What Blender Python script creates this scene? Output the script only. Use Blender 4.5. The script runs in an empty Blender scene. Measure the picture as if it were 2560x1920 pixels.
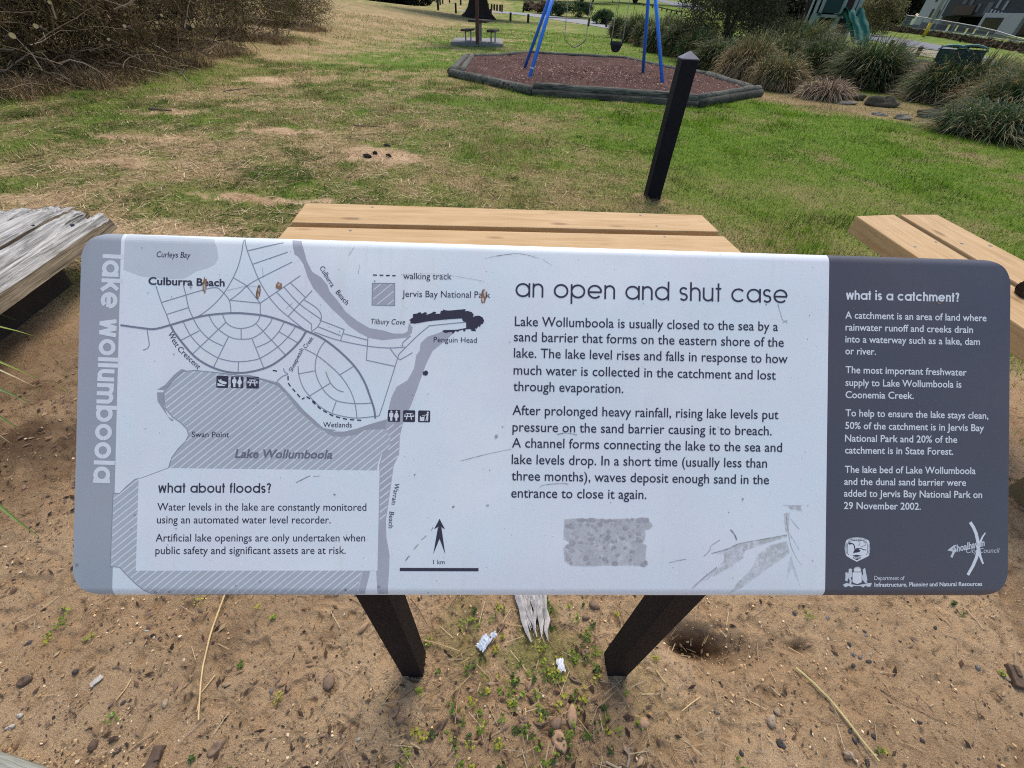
import bpy, bmesh, math, random
import numpy as np
from mathutils import Matrix, Vector
from mathutils.geometry import tessellate_polygon

# ---------------------------------------------------------------- camera, sky, sun, exposure
SC = bpy.context.scene
COL = SC.collection
F, CX, CY, CAMH = 1016.0, 1280.0, 960.0, 1.4        # focal length in pixels of the 2560 px wide frame
NAD = np.array([(1215 - CX) / F, (2050 - CY) / F, 1.0]); NAD /= np.linalg.norm(NAD)
_Z = -NAD
_Y = np.array([0, 0, 1.0]) - _Z[2] * _Z; _Y /= np.linalg.norm(_Y)
_X = np.cross(_Y, _Z)
ROT = np.array([_X, _Y, _Z])                         # world axes seen from the camera
EYE = np.array([0, 0, CAMH])
cam = bpy.data.cameras.new('camera')
cam.sensor_fit = 'HORIZONTAL'; cam.sensor_width = 36.0
cam.lens = 36.0 * F / 2560.0
cam.clip_start = 0.01; cam.clip_end = 2000
cam_ob = bpy.data.objects.new('camera', cam); COL.objects.link(cam_ob)
_m = Matrix.Identity(4)
for _i in range(3):
    _m[_i][0] = ROT[_i][0]; _m[_i][1] = -ROT[_i][1]; _m[_i][2] = -ROT[_i][2]
_m[2][3] = CAMH
cam_ob.matrix_world = _m
SC.camera = cam_ob

SUN_EL, SUN_AZ = math.radians(58), math.radians(12)   # azimuth clockwise from +Y
world = bpy.data.worlds.new('World'); SC.world = world; world.use_nodes = True
_nt = world.node_tree
_sky = _nt.nodes.new('ShaderNodeTexSky'); _sky.sky_type = 'NISHITA'; _sky.sun_disc = False
_sky.sun_elevation = SUN_EL; _sky.sun_rotation = SUN_AZ
_sky.air_density = 1.0; _sky.dust_density = 2.2; _sky.ozone_density = 1.0
_bg = _nt.nodes['Background']; _bg.inputs[1].default_value = 0.15
_nt.links.new(_sky.outputs[0], _bg.inputs[0])
sun = bpy.data.lights.new('sun', 'SUN'); sun.energy = 1.7; sun.angle = math.radians(34); sun.color = (1.0, 0.94, 0.85)
sun_ob = bpy.data.objects.new('sun', sun); COL.objects.link(sun_ob)
_d = Vector((math.sin(SUN_AZ) * math.cos(SUN_EL), math.cos(SUN_AZ) * math.cos(SUN_EL), math.sin(SUN_EL)))
sun_ob.rotation_euler = _d.to_track_quat('Z', 'Y').to_euler()
SC.view_settings.view_transform = 'Standard'; SC.view_settings.look = 'None'
SC.view_settings.gamma = 1.0; SC.view_settings.use_curve_mapping = False
SC.view_settings.exposure = 0.42
SC.render.film_transparent = False
try:
    SC.cycles.max_bounces = 6; SC.cycles.diffuse_bounces = 3; SC.cycles.glossy_bounces = 2
    SC.cycles.transmission_bounces = 3; SC.cycles.transparent_max_bounces = 6
    SC.cycles.use_denoising = False
    SC.cycles.filter_width = 1.1
except Exception:
    pass

# ---------------------------------------------------------------- small maths
rng = np.random.default_rng(7)
random.seed(5)
def sm(a, b, x):
    t = np.clip((np.asarray(x, float) - a) / (b - a), 0, 1); return t * t * (3 - 2 * t)
def _hash(ix, iy, seed):
    h = (ix.astype(np.int64) * 374761393 + iy.astype(np.int64) * 668265263 + seed * 974711) & 0x7fffffff
    h = ((h ^ (h >> 13)) * 1274126177) & 0x7fffffff
    h = (h ^ (h >> 16)) & 0xffff
    return h / 65535.0
def vn(x, y, seed=0):
    x = np.asarray(x, float); y = np.asarray(y, float)
    ix = np.floor(x); iy = np.floor(y); fx = x - ix; fy = y - iy
    fx = fx * fx * (3 - 2 * fx); fy = fy * fy * (3 - 2 * fy)
    a = _hash(ix, iy, seed); b = _hash(ix + 1, iy, seed); c = _hash(ix, iy + 1, seed); d = _hash(ix + 1, iy + 1, seed)
    return (a * (1 - fx) + b * fx) * (1 - fy) + (c * (1 - fx) + d * fx) * fy
def fbm(x, y, seed=0, octv=4):
    x = np.asarray(x, float); y = np.asarray(y, float)
    s = 0; a = .5; n = 0
    for o in range(octv):
        s = s + a * vn(x, y, seed + o * 17); n += a; a *= .5
        x, y = x * 2.03 * .8 + y * 2.03 * .6, y * 2.03 * .8 - x * 2.03 * .6
    return s / n
def gauss(x, y, cx, cy, sx, sy, rot=0.0):
    c, s = math.cos(rot), math.sin(rot)
    dx = x - cx; dy = y - cy
    return np.exp(-(((dx * c + dy * s) / sx) ** 2 + ((-dx * s + dy * c) / sy) ** 2))
def H(x, y):
    """height of the ground"""
    x = np.asarray(x, float); y = np.asarray(y, float)
    r = np.hypot(x, y); az = np.degrees(np.arctan2(x, y))
    z = .07 * (fbm(x / 2.3, y / 2.3, 3, 2) - .5) * sm(1.5, 5, r)
    z = z + .022 * (fbm(x * 2.6, y * 2.6, 5, 3) - .5)
    z = z + .012 * (fbm(x * 13, y * 13, 9, 3) - .5) * (1 - sm(2.5, 7, r))
    z = z + .017 * np.maximum(0, r - 25) * sm(14, 30, az) * (r < 600)
    z = z + .042 * np.maximum(0, r - 74) * sm(-13, -5, az) * (1 - sm(20, 29, az)) * (r < 600)
    z = z + .07 * np.maximum(0, -(x + 6.5)) * sm(5, 9, y) * (1 - sm(60, 140, r))
    z = z - .11 * gauss(x, y, .61, .395, .075, .030, -.12) ** .7 - .02 * gauss(x, y, .76, .38, .12, .04) + .016 * gauss(x, y, .60, .465, .12, .03)
    z = z - .025 * gauss(x, y, .93, .402, .04, .016)
    z = z + .05 * gauss(x, y, -1.82, 5.35, .5, .35) + .03 * gauss(x, y, -1.0, 2.35, .25, .2)
    return z
def rayd(px, py):
    return ROT @ np.array([(px - CX) / F, (py - CY) / F, 1.0])
def P(px, py, z):
    """the point at height z that is seen at a pixel of the photograph"""
    r = rayd(px, py); return EYE + (z - CAMH) / r[2] * r
_TS = np.geomspace(.4, 900, 1500)
def G(px, py):
    """the point of the ground seen at a pixel"""
    r = rayd(px, py); pts = EYE[None] + _TS[:, None] * r[None]
    below = pts[:, 2] < H(pts[:, 0], pts[:, 1])
    if not below.any():
        p = EYE + 150 * r; p[2] = H(p[0], p[1]); return p
    k = max(1, int(np.argmax(below))); a, b = _TS[k - 1], _TS[k]
    for _ in range(24):
        m = (a + b) / 2; p = EYE + m * r
        if p[2] < H(p[0], p[1]): b = m
        else: a = m
    p = EYE + b * r; p[2] = float(H(p[0], p[1])); return p
def V(px, py, q):
    """the point straight above ground point q whose height matches a pixel"""
    r = rayd(px, py); s = math.hypot(q[0], q[1]) / math.hypot(r[0], r[1])
    return np.array([q[0], q[1], CAMH + s * r[2]])

# ---------------------------------------------------------------- materials
def lin(r, g, b):
    f = lambda c: (c / 255 / 12.92) if c <= 10 else (((c / 255) + .055) / 1.055) ** 2.4
    return (f(r), f(g), f(b))
def newmat(name, rough=.8, spec=.3):
    m = bpy.data.materials.new(name); m.use_nodes = True
    b = m.node_tree.nodes['Principled BSDF']
    b.inputs['Roughness'].default_value = rough
    b.inputs['Specular IOR Level'].default_value = spec
    return m, m.node_tree, b
def nd(nt, t, **kw):
    n = nt.nodes.new(t)
    for k, v in kw.items():
        if k.startswith('i_'): n.inputs[k[2:].replace('_', ' ')].default_value = v
        else: setattr(n, k, v)
    return n
def mixc(nt, a, b, fac, mode='MIX'):
    n = nt.nodes.new('ShaderNodeMix'); n.data_type = 'RGBA'; n.blend_type = mode
    for sock, v in ((n.inputs[0], fac), (n.inputs[6], a), (n.inputs[7], b)):
        if hasattr(v, 'links'): nt.links.new(v, sock)
        elif sock is n.inputs[0]: sock.default_value = v
        else: sock.default_value = (*v[:3], 1)
    return n.outputs[2]
def ramp(nt, src, stops):
    n = nt.nodes.new('ShaderNodeValToRGB'); e = n.color_ramp.elements
    while len(e) < len(stops): e.new(.5)
    for i, (p, c) in enumerate(stops):
        e[i].position = p; e[i].color = (c, c, c, 1) if not hasattr(c, '__len__') else (*c[:3], 1)
    nt.links.new(src, n.inputs[0]); return n.outputs[0]
def noise(nt, scale, detail=4, rough=.55, vec=None, dist=0.0):
    n = nd(nt, 'ShaderNodeTexNoise'); n.inputs['Scale'].default_value = scale
    n.inputs['Detail'].default_value = detail; n.inputs['Roughness'].default_value = rough
    n.inputs['Distortion'].default_value = dist
    if vec is None:
        tc = nd(nt, 'ShaderNodeTexCoord'); vec = tc.outputs['Object']
    nt.links.new(vec, n.inputs['Vector']); return n.outputs[0]
def bump(nt, bsdf, src, strength=.3, dist=.01):
    n = nd(nt, 'ShaderNodeBump'); n.inputs['Strength'].default_value = strength; n.inputs['Distance'].default_value = dist
    nt.links.new(src, n.inputs['Height']); nt.links.new(n.outputs[0], bsdf.inputs['Normal'])
def mat_plain(name, col, rough=.7, var=.25, scale=20, spec=.3, bmp=.0, metal=0.0, col2=None):
    m, nt, b = newmat(name, rough, spec)
    n1 = noise(nt, scale, 5, .65); n2 = noise(nt, scale * .17, 3)
    lo = tuple(c * (1 - var) for c in col); hi = tuple(min(1, c * (1 + var)) for c in (col2 or col))
    f = nd(nt, 'ShaderNodeMath', operation='MULTIPLY_ADD'); nt.links.new(n1, f.inputs[0]); f.inputs[1].default_value = .6
    g = nd(nt, 'ShaderNodeMath', operation='MULTIPLY'); nt.links.new(n2, g.inputs[0]); g.inputs[1].default_value = .4
    nt.links.new(g.outputs[0], f.inputs[2])
    rr = ramp(nt, f.outputs[0], [(.3, 0.0), (.7, 1.0)])
    nt.links.new(mixc(nt, lo, hi, rr), b.inputs['Base Color'])
    b.inputs['Metallic'].default_value = metal
    if bmp: bump(nt, b, n1, bmp, .004)
    return m
def mat_tint(name, rough=.75, spec=.25, trans=0.0):
    """a colour of its own for every leaf, blade or chip, kept in the attribute tint"""
    m, nt, b = newmat(name, rough, spec)
    a = nd(nt, 'ShaderNodeAttribute', attribute_name='tint')
    nt.links.new(a.outputs['Color'], b.inputs['Base Color'])
    if trans:
        t = nd(nt, 'ShaderNodeBsdfTranslucent'); nt.links.new(a.outputs['Color'], t.inputs[0])
        mx = nd(nt, 'ShaderNodeMixShader'); mx.inputs[0].default_value = trans
        out = nt.nodes['Material Output']
        nt.links.new(b.outputs[0], mx.inputs[1]); nt.links.new(t.outputs[0], mx.inputs[2]); nt.links.new(mx.outputs[0], out.inputs[0])
    return m
def mat_wood(name, dark, light, axis, ring=1.0, rough=.7, weather=0.0, knots=False):
    """long grain running along the direction axis (x, y)"""
    m, nt, b = newmat(name, rough, .3)
    tc = nd(nt, 'ShaderNodeTexCoord'); mp = nd(nt, 'ShaderNodeMapping', vector_type='POINT')
    ang = math.atan2(axis[1], axis[0])
    rt = nd(nt, 'ShaderNodeVectorRotate', rotation_type='Z_AXIS'); rt.inputs['Angle'].default_value = -ang
    nt.links.new(tc.outputs['Object'], rt.inputs['Vector']); nt.links.new(rt.outputs[0], mp.inputs['Vector'])
    mp.inputs['Scale'].default_value = (1.0, 14.0, 14.0)
    n1 = noise(nt, 2.6 * ring, 6, .6, mp.outputs[0], .6)
    mp2 = nd(nt, 'ShaderNodeMapping'); mp2.inputs['Scale'].default_value = (2.0, 70.0, 70.0)
    nt.links.new(rt.outputs[0], mp2.inputs['Vector'])
    n2 = noise(nt, 3.0, 4, .7, mp2.outputs[0])
    n3 = noise(nt, 3.2, 3, .5, rt.outputs[0])
    c = mixc(nt, dark, light, ramp(nt, n1, [(.32, 0.0), (.66, 1.0)]))
    c = mixc(nt, c, tuple(x * .62 for x in dark), ramp(nt, n2, [(.52 - .10 * weather, 0.0), (.74, .62 + .35 * weather)]))
    c = mixc(nt, c, tuple(min(1, x * 1.1) for x in light), ramp(nt, n3, [(.45, 0.0), (.75, .45)]))
    if weather:
        n4 = noise(nt, 5, 3, .6, rt.outputs[0])
        c = mixc(nt, c, (.12, .13, .07), ramp(nt, n4, [(.6, 0.0), (.8, .35)]))
        n5 = noise(nt, 1.5 , 5, .6, mp.outputs[0], .3)
        c = mixc(nt, c, (.03, .025, .02), ramp(nt, n5, [(.36, .95), (.46, 0.0)]))
        bump(nt, b, n5, 1.0, .02)
    else:
        bump(nt, b, n2, .12, .002)
    if knots:
        vo = nd(nt, 'ShaderNodeTexVoronoi'); vo.inputs['Scale'].default_value = 2.3
        mp3 = nd(nt, 'ShaderNodeMapping'); mp3.inputs['Scale'].default_value = (.9, 2.6, 2.6); nt.links.new(rt.outputs[0], mp3.inputs['Vector'])
        nt.links.new(mp3.outputs[0], vo.inputs['Vector'])
        c = mixc(nt, c, (.24, .13, .05), ramp(nt, vo.outputs['Distance'], [(.05, .85), (.13, 0.0)]))
    nt.links.new(c, b.inputs['Base Color'])
    return m

# ---------------------------------------------------------------- objects
def tag(o, label=None, cat=None, group=None, kind=None):
    if label: o['label'] = label
    if cat: o['category'] = cat
    if group: o['group'] = group
    if kind: o['kind'] = kind
    return o
def thing(name, label, cat, loc=(0, 0, 0), group=None):
    o = bpy.data.objects.new(name, None); COL.objects.link(o); o.location = loc; o.empty_display_size = .1
    return tag(o, label, cat, group)
def wloc(o):
    v = Vector((0, 0, 0))
    while o is not None: v = v + o.location; o = o.parent
    return np.array(v)
class MB:
    """collects vertices and faces in world coordinates and links them as ONE mesh object"""
    def __init__(s): s.v = []; s.f = []; s.mi = []; s.tint = []
    def add(s, vs, fs, mi=0, tint=None):
        n = len(s.v); s.v += [tuple(map(float, q)) for q in vs]; s.f += [tuple(i + n for i in q) for q in fs]; s.mi += [mi] * len(fs)
        if tint is not None: s.tint += [tint] * len(vs)
        return s
    def prism(s, poly, z0, z1, mi=0):
        n = len(poly); zz = lambda z, i: z[i] if hasattr(z, '__len__') else z
        vs = [(p[0], p[1], zz(z0, i)) for i, p in enumerate(poly)] + [(p[0], p[1], zz(z1, i)) for i, p in enumerate(poly)]
        a = sum(poly[i][0] * poly[(i + 1) % n][1] - poly[(i + 1) % n][0] * poly[i][1] for i in range(n))
        o = list(range(n)) if a > 0 else list(range(n))[::-1]
        fs = [tuple(reversed(o)), tuple(i + n for i in o)]
        for k in range(n):
            i, j = o[k], o[(k + 1) % n]; fs.append((i, j, j + n, i + n))
        return s.add(vs, fs, mi)
    def box(s, c, d, rot=0.0, mi=0):
        """c centre, d full sizes, rot about z"""
        cs, sn = math.cos(rot), math.sin(rot); hx, hy, hz = d[0] / 2, d[1] / 2, d[2] / 2
        poly = [(c[0] + x * cs - y * sn, c[1] + x * sn + y * cs) for x, y in ((-hx, -hy), (hx, -hy), (hx, hy), (-hx, hy))]
        return s.prism(poly, c[2] - hz, c[2] + hz, mi)
    def beam(s, a, b, w, h, up=(0, 0, 1), mi=0):
        a = np.array(a, float); b = np.array(b, float); d = b - a; d /= np.linalg.norm(d)
        side = np.cross(d, np.array(up, float)); side /= np.linalg.norm(side); u = np.cross(side, d)
        vs = [q + side * sx * w / 2 + u * sy * h / 2 for q in (a, b) for sx, sy in ((-1, -1), (1, -1), (1, 1), (-1, 1))]
        return s.add(vs, [(3, 2, 1, 0), (4, 5, 6, 7), (0, 1, 5, 4), (1, 2, 6, 5), (2, 3, 7, 6), (3, 0, 4, 7)], mi)
    def tube(s, pts, rad, n=8, mi=0, cap=True, tint=None, wob=0.0):
        pts = [np.array(p, float) for p in pts]; m = len(pts)
        rad = rad if hasattr(rad, '__len__') else [rad] * m
        ref = None; vs = []; fs = []
        for i, p in enumerate(pts):
            d = pts[min(i + 1, m - 1)] - pts[max(i - 1, 0)]; d = d / (np.linalg.norm(d) + 1e-12)
            if ref is None:
                ref = np.array([0, 0, 1.0]) if abs(d[2]) < .8 else np.array([1.0, 0, 0])
            e = ref - ref.dot(d) * d; e /= np.linalg.norm(e) + 1e-12; g = np.cross(d, e); ref = e
            for k in range(n):
                t = 2 * math.pi * k / n; rr = rad[i] * (1 + wob * (random.random() - .5) * 2 if wob else 1)
                vs.append(p + rr * (math.cos(t) * e + math.sin(t) * g))
        for i in range(m - 1):
            for k in range(n):
                k2 = (k + 1) % n; fs.append((i * n + k, i * n + k2, (i + 1) * n + k2, (i + 1) * n + k))
        if cap:
            fs.append(tuple(range(n))[::-1]); fs.append(tuple((m - 1) * n + k for k in range(n)))
        return s.add(vs, fs, mi, tint)
    def blob(s, c, r, seg=10, rings=7, seed=0, jag=.15, flat=0.0, mi=0, tint=None, rot=0.0):
        """a lumpy stone"""
        R = random.Random(seed); ph = [R.random() * 6.28 for _ in range(6)]; vs = []; fs = []
        cs, sn = math.cos(rot), math.sin(rot)
        for i in range(rings + 1):
            th = math.pi * i / rings
            for k in range(seg):
                a = 2 * math.pi * k / seg
                q = 1 + jag * (math.sin(2 * a + ph[0]) * math.sin(th + ph[1]) + .6 * math.sin(3 * a + ph[2] + 2 * th) + .5 * math.sin(5 * th + ph[3] + a))
                x, y, z = r[0] * q * math.sin(th) * math.cos(a), r[1] * q * math.sin(th) * math.sin(a), r[2] * q * math.cos(th)
                vs.append((c[0] + x * cs - y * sn, c[1] + x * sn + y * cs, c[2] + max(z, -r[2] * (1 - flat))))
        for i in range(rings):
            for k in range(seg):
                k2 = (k + 1) % seg; fs.append((i * seg + k, (i + 1) * seg + k, (i + 1) * seg + k2, i * seg + k2))
        return s.add(vs, fs, mi, tint)
    def shell(s, fn):
        """gives an open surface a second skin, fn moves each point to the other skin"""
        N = len(s.v); ed = {}
        for f in s.f:
            for a, b in zip(f, f[1:] + f[:1]): ed[(a, b)] = ed.get((a, b), 0) + 1
        s.v += [tuple(map(float, fn(np.array(q)))) for q in s.v]; nf = [tuple(i + N for i in reversed(f)) for f in s.f]
        rim = [(b, a, a + N, b + N) for (a, b) in ed if (b, a) not in ed]
        s.f += nf + rim; s.mi += [0] * (len(nf) + len(rim)); return s
    def build(s, name, mats, parent=None, loc=None, smooth=False, bevel=0.0, seg=2, merge=False, sharp=0.0):
        base = wloc(parent) if parent is not None else np.zeros(3)
        org = np.array(loc, float) if loc is not None else base
        me = bpy.data.meshes.new(name)
        v = np.array(s.v, float) - org
        me.from_pydata([tuple(q) for q in v], [], s.f)
        mats = mats if isinstance(mats, (list, tuple)) else [mats]
        for m in mats: me.materials.append(m)
        if len(mats) > 1: me.polygons.foreach_set('material_index', s.mi)
        if s.tint and len(s.tint) == len(s.v):
            at = me.attributes.new('tint', 'FLOAT_COLOR', 'POINT')
            at.data.foreach_set('color', np.array([(*t[:3], 1) for t in s.tint], np.float32).ravel())
        if bevel or merge:
            bm = bmesh.new(); bm.from_mesh(me)
            if merge: bmesh.ops.remove_doubles(bm, verts=bm.verts, dist=1e-5)
            if bevel:
                bmesh.ops.recalc_face_normals(bm, faces=bm.faces)
                ed = [e for e in bm.edges if len(e.link_faces) == 2 and e.calc_face_angle(0) > .5]
                bmesh.ops.bevel(bm, geom=ed, offset=bevel, segments=seg, profile=.6, affect='EDGES', clamp_overlap=True)
            bm.to_mesh(me); bm.free()
        if smooth: me.polygons.foreach_set('use_smooth', [True] * len(me.polygons))
        me.update()
        if sharp: me.set_sharp_from_angle(angle=sharp)
        o = bpy.data.objects.new(name, me); COL.objects.link(o)
        if parent is not None: o.parent = parent
        o.location = org - base if parent is not None else org
        return o
def npmesh(name, v, f, mat, tint=None, parent=None, loc=None, smooth=False):
    """a large mesh straight from arrays; f is (n,3) or (n,4); tint one colour per vertex"""
    base = wloc(parent) if parent is not None else np.zeros(3)
    org = np.array(loc, float) if loc is not None else base
    me = bpy.data.meshes.new(name); v = np.asarray(v, np.float64) - org; f = np.asarray(f, np.int32)
    me.vertices.add(len(v)); me.vertices.foreach_set('co', v.astype(np.float32).ravel())
    k = f.shape[1]; me.loops.add(f.size); me.loops.foreach_set('vertex_index', f.ravel())
    me.polygons.add(len(f)); me.polygons.foreach_set('loop_start', np.arange(0, f.size, k, dtype=np.int32))
    me.polygons.foreach_set('loop_total', np.full(len(f), k, np.int32))
    if smooth: me.polygons.foreach_set('use_smooth', np.ones(len(f), bool))
    if tint is not None:
        at = me.attributes.new('tint', 'FLOAT_COLOR', 'POINT')
        c = np.ones((len(v), 4), np.float32); c[:, :3] = tint; at.data.foreach_set('color', c.ravel())
    me.materials.append(mat); me.update(calc_edges=True); me.validate()
    o = bpy.data.objects.new(name, me); COL.objects.link(o)
    if parent is not None: o.parent = parent
    o.location = org - base if parent is not None else org
    return o
# ---------------------------------------------------------------- the ground
SANDSPOTS = [(-1.82, 5.35, .51, .30), (-2.2, 3.9, .5, .16), (-1.45, 3.55, .34, .13), (-3.4, 2.9, 1.6, .24), (-4.2, 4.6, .6, .14),
             (-1.25, 2.5, .35, .28), (-3.2, 6.3, .5, .16), (-4.6, 5.6, .6, .18), (-5.2, 7.2, .6, .2), (1.35, 4.35, .18, .14), (-5.5, 10.5, .9, .35), (-4.6, 3.3, 1.0, .16)]
def masks(x, y):
    """how much grass stands at a point, and how green it is"""
    x = np.asarray(x, float); y = np.asarray(y, float); r = np.hypot(x, y)
    edge = 2.15 + .5 * (fbm(x * 1.1, y * 1.1, 21, 3) - .5) - .30 * sm(1.2, 3.0, x) - .1 * sm(-1, -3, x)
    g = sm(edge - .15, edge + .35, y)
    n1 = fbm(x * .75, y * .75, 31, 4); n2 = fbm(x * 2.6, y * 2.6, 33, 3)
    nb = fbm(x * 7, y * 7, 39, 3)
    left = 1 - sm(-3.4, .8, x + .12 * (y - 4) * -1)
    patch = sm(.40, .56, .55 * n1 + .45 * n2 + .02)
    g = g * (1 - left * .50 * (1 - patch) * (.4 + 1.0 * nb))
    for (cx, cy, sx, sy) in SANDSPOTS:
        q = gauss(x + .9 * (n2 - .5) + .5 * (nb - .5), y + .6 * (n1 - .5) + .35 * (nb - .5), cx, cy, sx * 1.15, sy * 1.15)
        g = g * (1 - np.clip(sm(.22, .70, q) * ((.55 + .6 * nb) if sx > .52 else (.95 + .2 * nb)), 0, 1))
    # worn strip along the edge of the plant bed
    d = (y - 12.6) + .93 * (x - 5.6) + 1.2 * (n1 - .5)
    strip = sm(-1.3, -.3, d) * sm(4.6, 5.6, x) * (1 - sm(14, 18, r))
    g = g * (1 - .8 * strip)
    right = sm(.2, 2.4, x - .1 * (y - 4)) * (1 - sm(-2.2, -.4, d) * .8 * (x > 4))
    far = sm(9, 14, y) * sm(-7, -3, x)
    n3 = fbm(x * 5.5, y * 5.5, 35, 3); n4 = fbm(x * .42, y * .42, 37, 3)
    green = np.clip(.49 + .46 * np.maximum(right, far) + .9 * (n1 - .5) + .9 * (n2 - .5) + .7 * (n3 - .5) + .5 * (n4 - .5), 0, 1)
    dryfront = gauss(x, y, 1.9, 3.3, 1.5, .75, .1) + .8 * gauss(x, y, .2, 3.6, 1.2, .5) + .55 * gauss(x, y, 3.2, 5.0, 1.6, .5, -.1)
    green = green * (1 - .72 * np.clip(dryfront, 0, 1) * sm(.35, .6, .5 * n1 + .5 * n3))
    bank = sm(-4.5, -9, x) * sm(9, 16, y) * (1 - sm(45, 70, y))
    green = green * (1 - .75 * bank)
    return np.clip(g, 0, 1), np.clip(green, 0, 1)

def ground_mat():
    m, nt, b = newmat('ground_soil', .95, .12)
    at = nd(nt, 'ShaderNodeAttribute', attribute_name='tint')
    sp = nd(nt, 'ShaderNodeSeparateColor'); nt.links.new(at.outputs['Color'], sp.inputs[0])
    tc = nd(nt, 'ShaderNodeTexCoord'); ob = tc.outputs['Object']
    # sand
    a = noise(nt, 2.2, 4, .6, ob); c = noise(nt, 38, 6, .75, ob); e = noise(nt, 210, 4, .8, ob); k = noise(nt, 9, 5, .7, ob, .4)
    col = mixc(nt, lin(184, 149, 110), lin(220, 187, 146), ramp(nt, a, [(.35, 0.0), (.65, 1.0)]))
    col = mixc(nt, col, lin(144, 112, 80), ramp(nt, k, [(.52, 0.0), (.70, .7)]))
    col = mixc(nt, col, lin(110, 90, 70), ramp(nt, c, [(.55, 0.0), (.66, .85)]))
    col = mixc(nt, col, lin(240, 216, 180), ramp(nt, e, [(.56, 0.0), (.72, .6)]))
    col = mixc(nt, col, lin(96, 76, 58), ramp(nt, e, [(.30, .75), (.43, 0.0)]))
    vo = nd(nt, 'ShaderNodeTexVoronoi'); vo.inputs['Scale'].default_value = 85; nt.links.new(ob, vo.inputs['Vector'])
    vs = nd(nt, 'ShaderNodeSeparateColor'); nt.links.new(vo.outputs['Color'], vs.inputs[0])
    dark = nd(nt, 'ShaderNodeMath', operation='MULTIPLY')
    nt.links.new(ramp(nt, vo.outputs['Distance'], [(.12, 1.0), (.36, 0.0)]), dark.inputs[0])
    nt.links.new(ramp(nt, vs.outputs[0], [(.90, 0.0), (.92, .8)]), dark.inputs[1])
    col = mixc(nt, col, lin(58, 48, 40), dark.outputs[0])
    w = noise(nt, 1.1, 3, .5, ob); col = mixc(nt, col, lin(150, 120, 88), ramp(nt, w, [(.50, 0.0), (.72, .55)]))
    # thatch and turf under the blades
    t1 = noise(nt, 60, 5, .75, ob); t2 = noise(nt, 5, 5, .65, ob); t3 = noise(nt, 300, 3, .7, ob)
    dry = mixc(nt, lin(122, 102, 66), lin(200, 172, 126), ramp(nt, t1, [(.35, 0.0), (.65, 1.0)]))
    grn = mixc(nt, lin(58, 84, 20), lin(122, 150, 50), ramp(nt, t1, [(.35, 0.0), (.65, 1.0)]))
    grn = mixc(nt, grn, lin(140, 152, 62), ramp(nt, t2, [(.45, 0.0), (.7, .6)]))
    turf = mixc(nt, dry, grn, sp.outputs[1])
    turf = mixc(nt, turf, lin(48, 48, 22), ramp(nt, t3, [(.30, .5), (.45, 0.0)]))
    col = mixc(nt, col, turf, sp.outputs[0])
    # dark soil, and by the old bench its shade put into the colour
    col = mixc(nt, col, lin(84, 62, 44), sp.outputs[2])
    nt.links.new(col, b.inputs['Base Color'])
    s = nd(nt, 'ShaderNodeMath', operation='ADD'); nt.links.new(c, s.inputs[0]); nt.links.new(e, s.inputs[1])
    bump(nt, b, s.outputs[0], .9, .012)
    return m
GROUND = ground_mat()
_az = np.radians(np.concatenate([np.linspace(-78, 78, 900), np.linspace(82, 278, 50)]))
_rr = np.concatenate([np.linspace(.0004, .22, 16)[:-1], np.geomspace(.22, 3.2, 420)[:-1], np.geomspace(3.2, 700, 330)])
_A, _R = np.meshgrid(_az, _rr)
_gx = _R * np.sin(_A); _gy = _R * np.cos(_A) ; _gz = H(_gx, _gy)
_gz = _gz + (.012 * (fbm(_gx * 40, _gy * 40, 41, 3) - .5) + .006 * (fbm(_gx * 95, _gy * 95, 43, 2) - .5) - .010 * sm(.62, .8, fbm(_gx * 22, _gy * 22, 47, 2))) * (1 - sm(2.2, 3.2, _R))
_m, _gn = masks(_gx, _gy)
_dirt_shade = .95 * gauss(_gx, _gy, .61, .395, .075, .030, -.12) + .45 * gauss(_gx, _gy, .72, .38, .10, .04) + .8 * gauss(_gx, _gy, .93, .402, .035, .014)  # darker inside the dug hole and the small dent
_dirt_shade = _dirt_shade + .55 * gauss(_gx, _gy, -1.12, 2.42, .28, .2)
_dirt_shade = np.clip(_dirt_shade + .55 * sm(.55, .75, fbm(_gx * 3.2, _gy * 3.2, 51, 4)) * (1 - sm(1.4, 2.6, _R)) * sm(-.15, .1, -np.abs(_gx + .45) + .35) , 0, 1)
_dirt_shade = np.clip(_dirt_shade + sm(1.15, .3, np.hypot((_gx + 2.2) / 1.1, (_gy - 1.25) / .75)) * (.34 + .6 * sm(.35, .72, fbm(_gx * 5, _gy * 5, 53, 4))), 0, 1)  # soil with litter, plus shade before the old bench painted into the colour
_d2 = (_gy - 12.6) + .93 * (_gx - 5.6)
_dirt_shade = np.clip(_dirt_shade + .55 * sm(-1.2, -.2, _d2) * sm(5.2, 6.2, _gx) * (1 - sm(20, 24, _R)) * (.5 + .8 * fbm(_gx * 1.5, _gy * 1.5, 57, 3)), 0, 1)
_ms = sm(.50, .66, fbm(_gx * 9, _gy * 9, 93, 4)) * gauss(_gx, _gy, .10, .34, .30, .22) * .75
_m = np.maximum(_m, _ms); _gn = np.where(_ms > .02, np.maximum(_gn, .62), _gn)
_na, _nr = len(_az), len(_rr)
_v = np.stack([_gx.ravel(), _gy.ravel(), _gz.ravel()], 1)
_i = np.arange(_nr - 1)[:, None] * _na; _j = np.arange(_na)[None]; _j2 = (np.arange(_na) + 1) % _na
_f = np.stack([_i + _j, _i + _j2[None], _i + _na + _j2[None], _i + _na + _j], -1).reshape(-1, 4)[:, ::-1]
ground = npmesh('ground', _v, _f, GROUND, np.stack([_m.ravel(), _gn.ravel(), _dirt_shade.ravel()], 1), smooth=True)
tag(ground, kind='structure')

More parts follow.
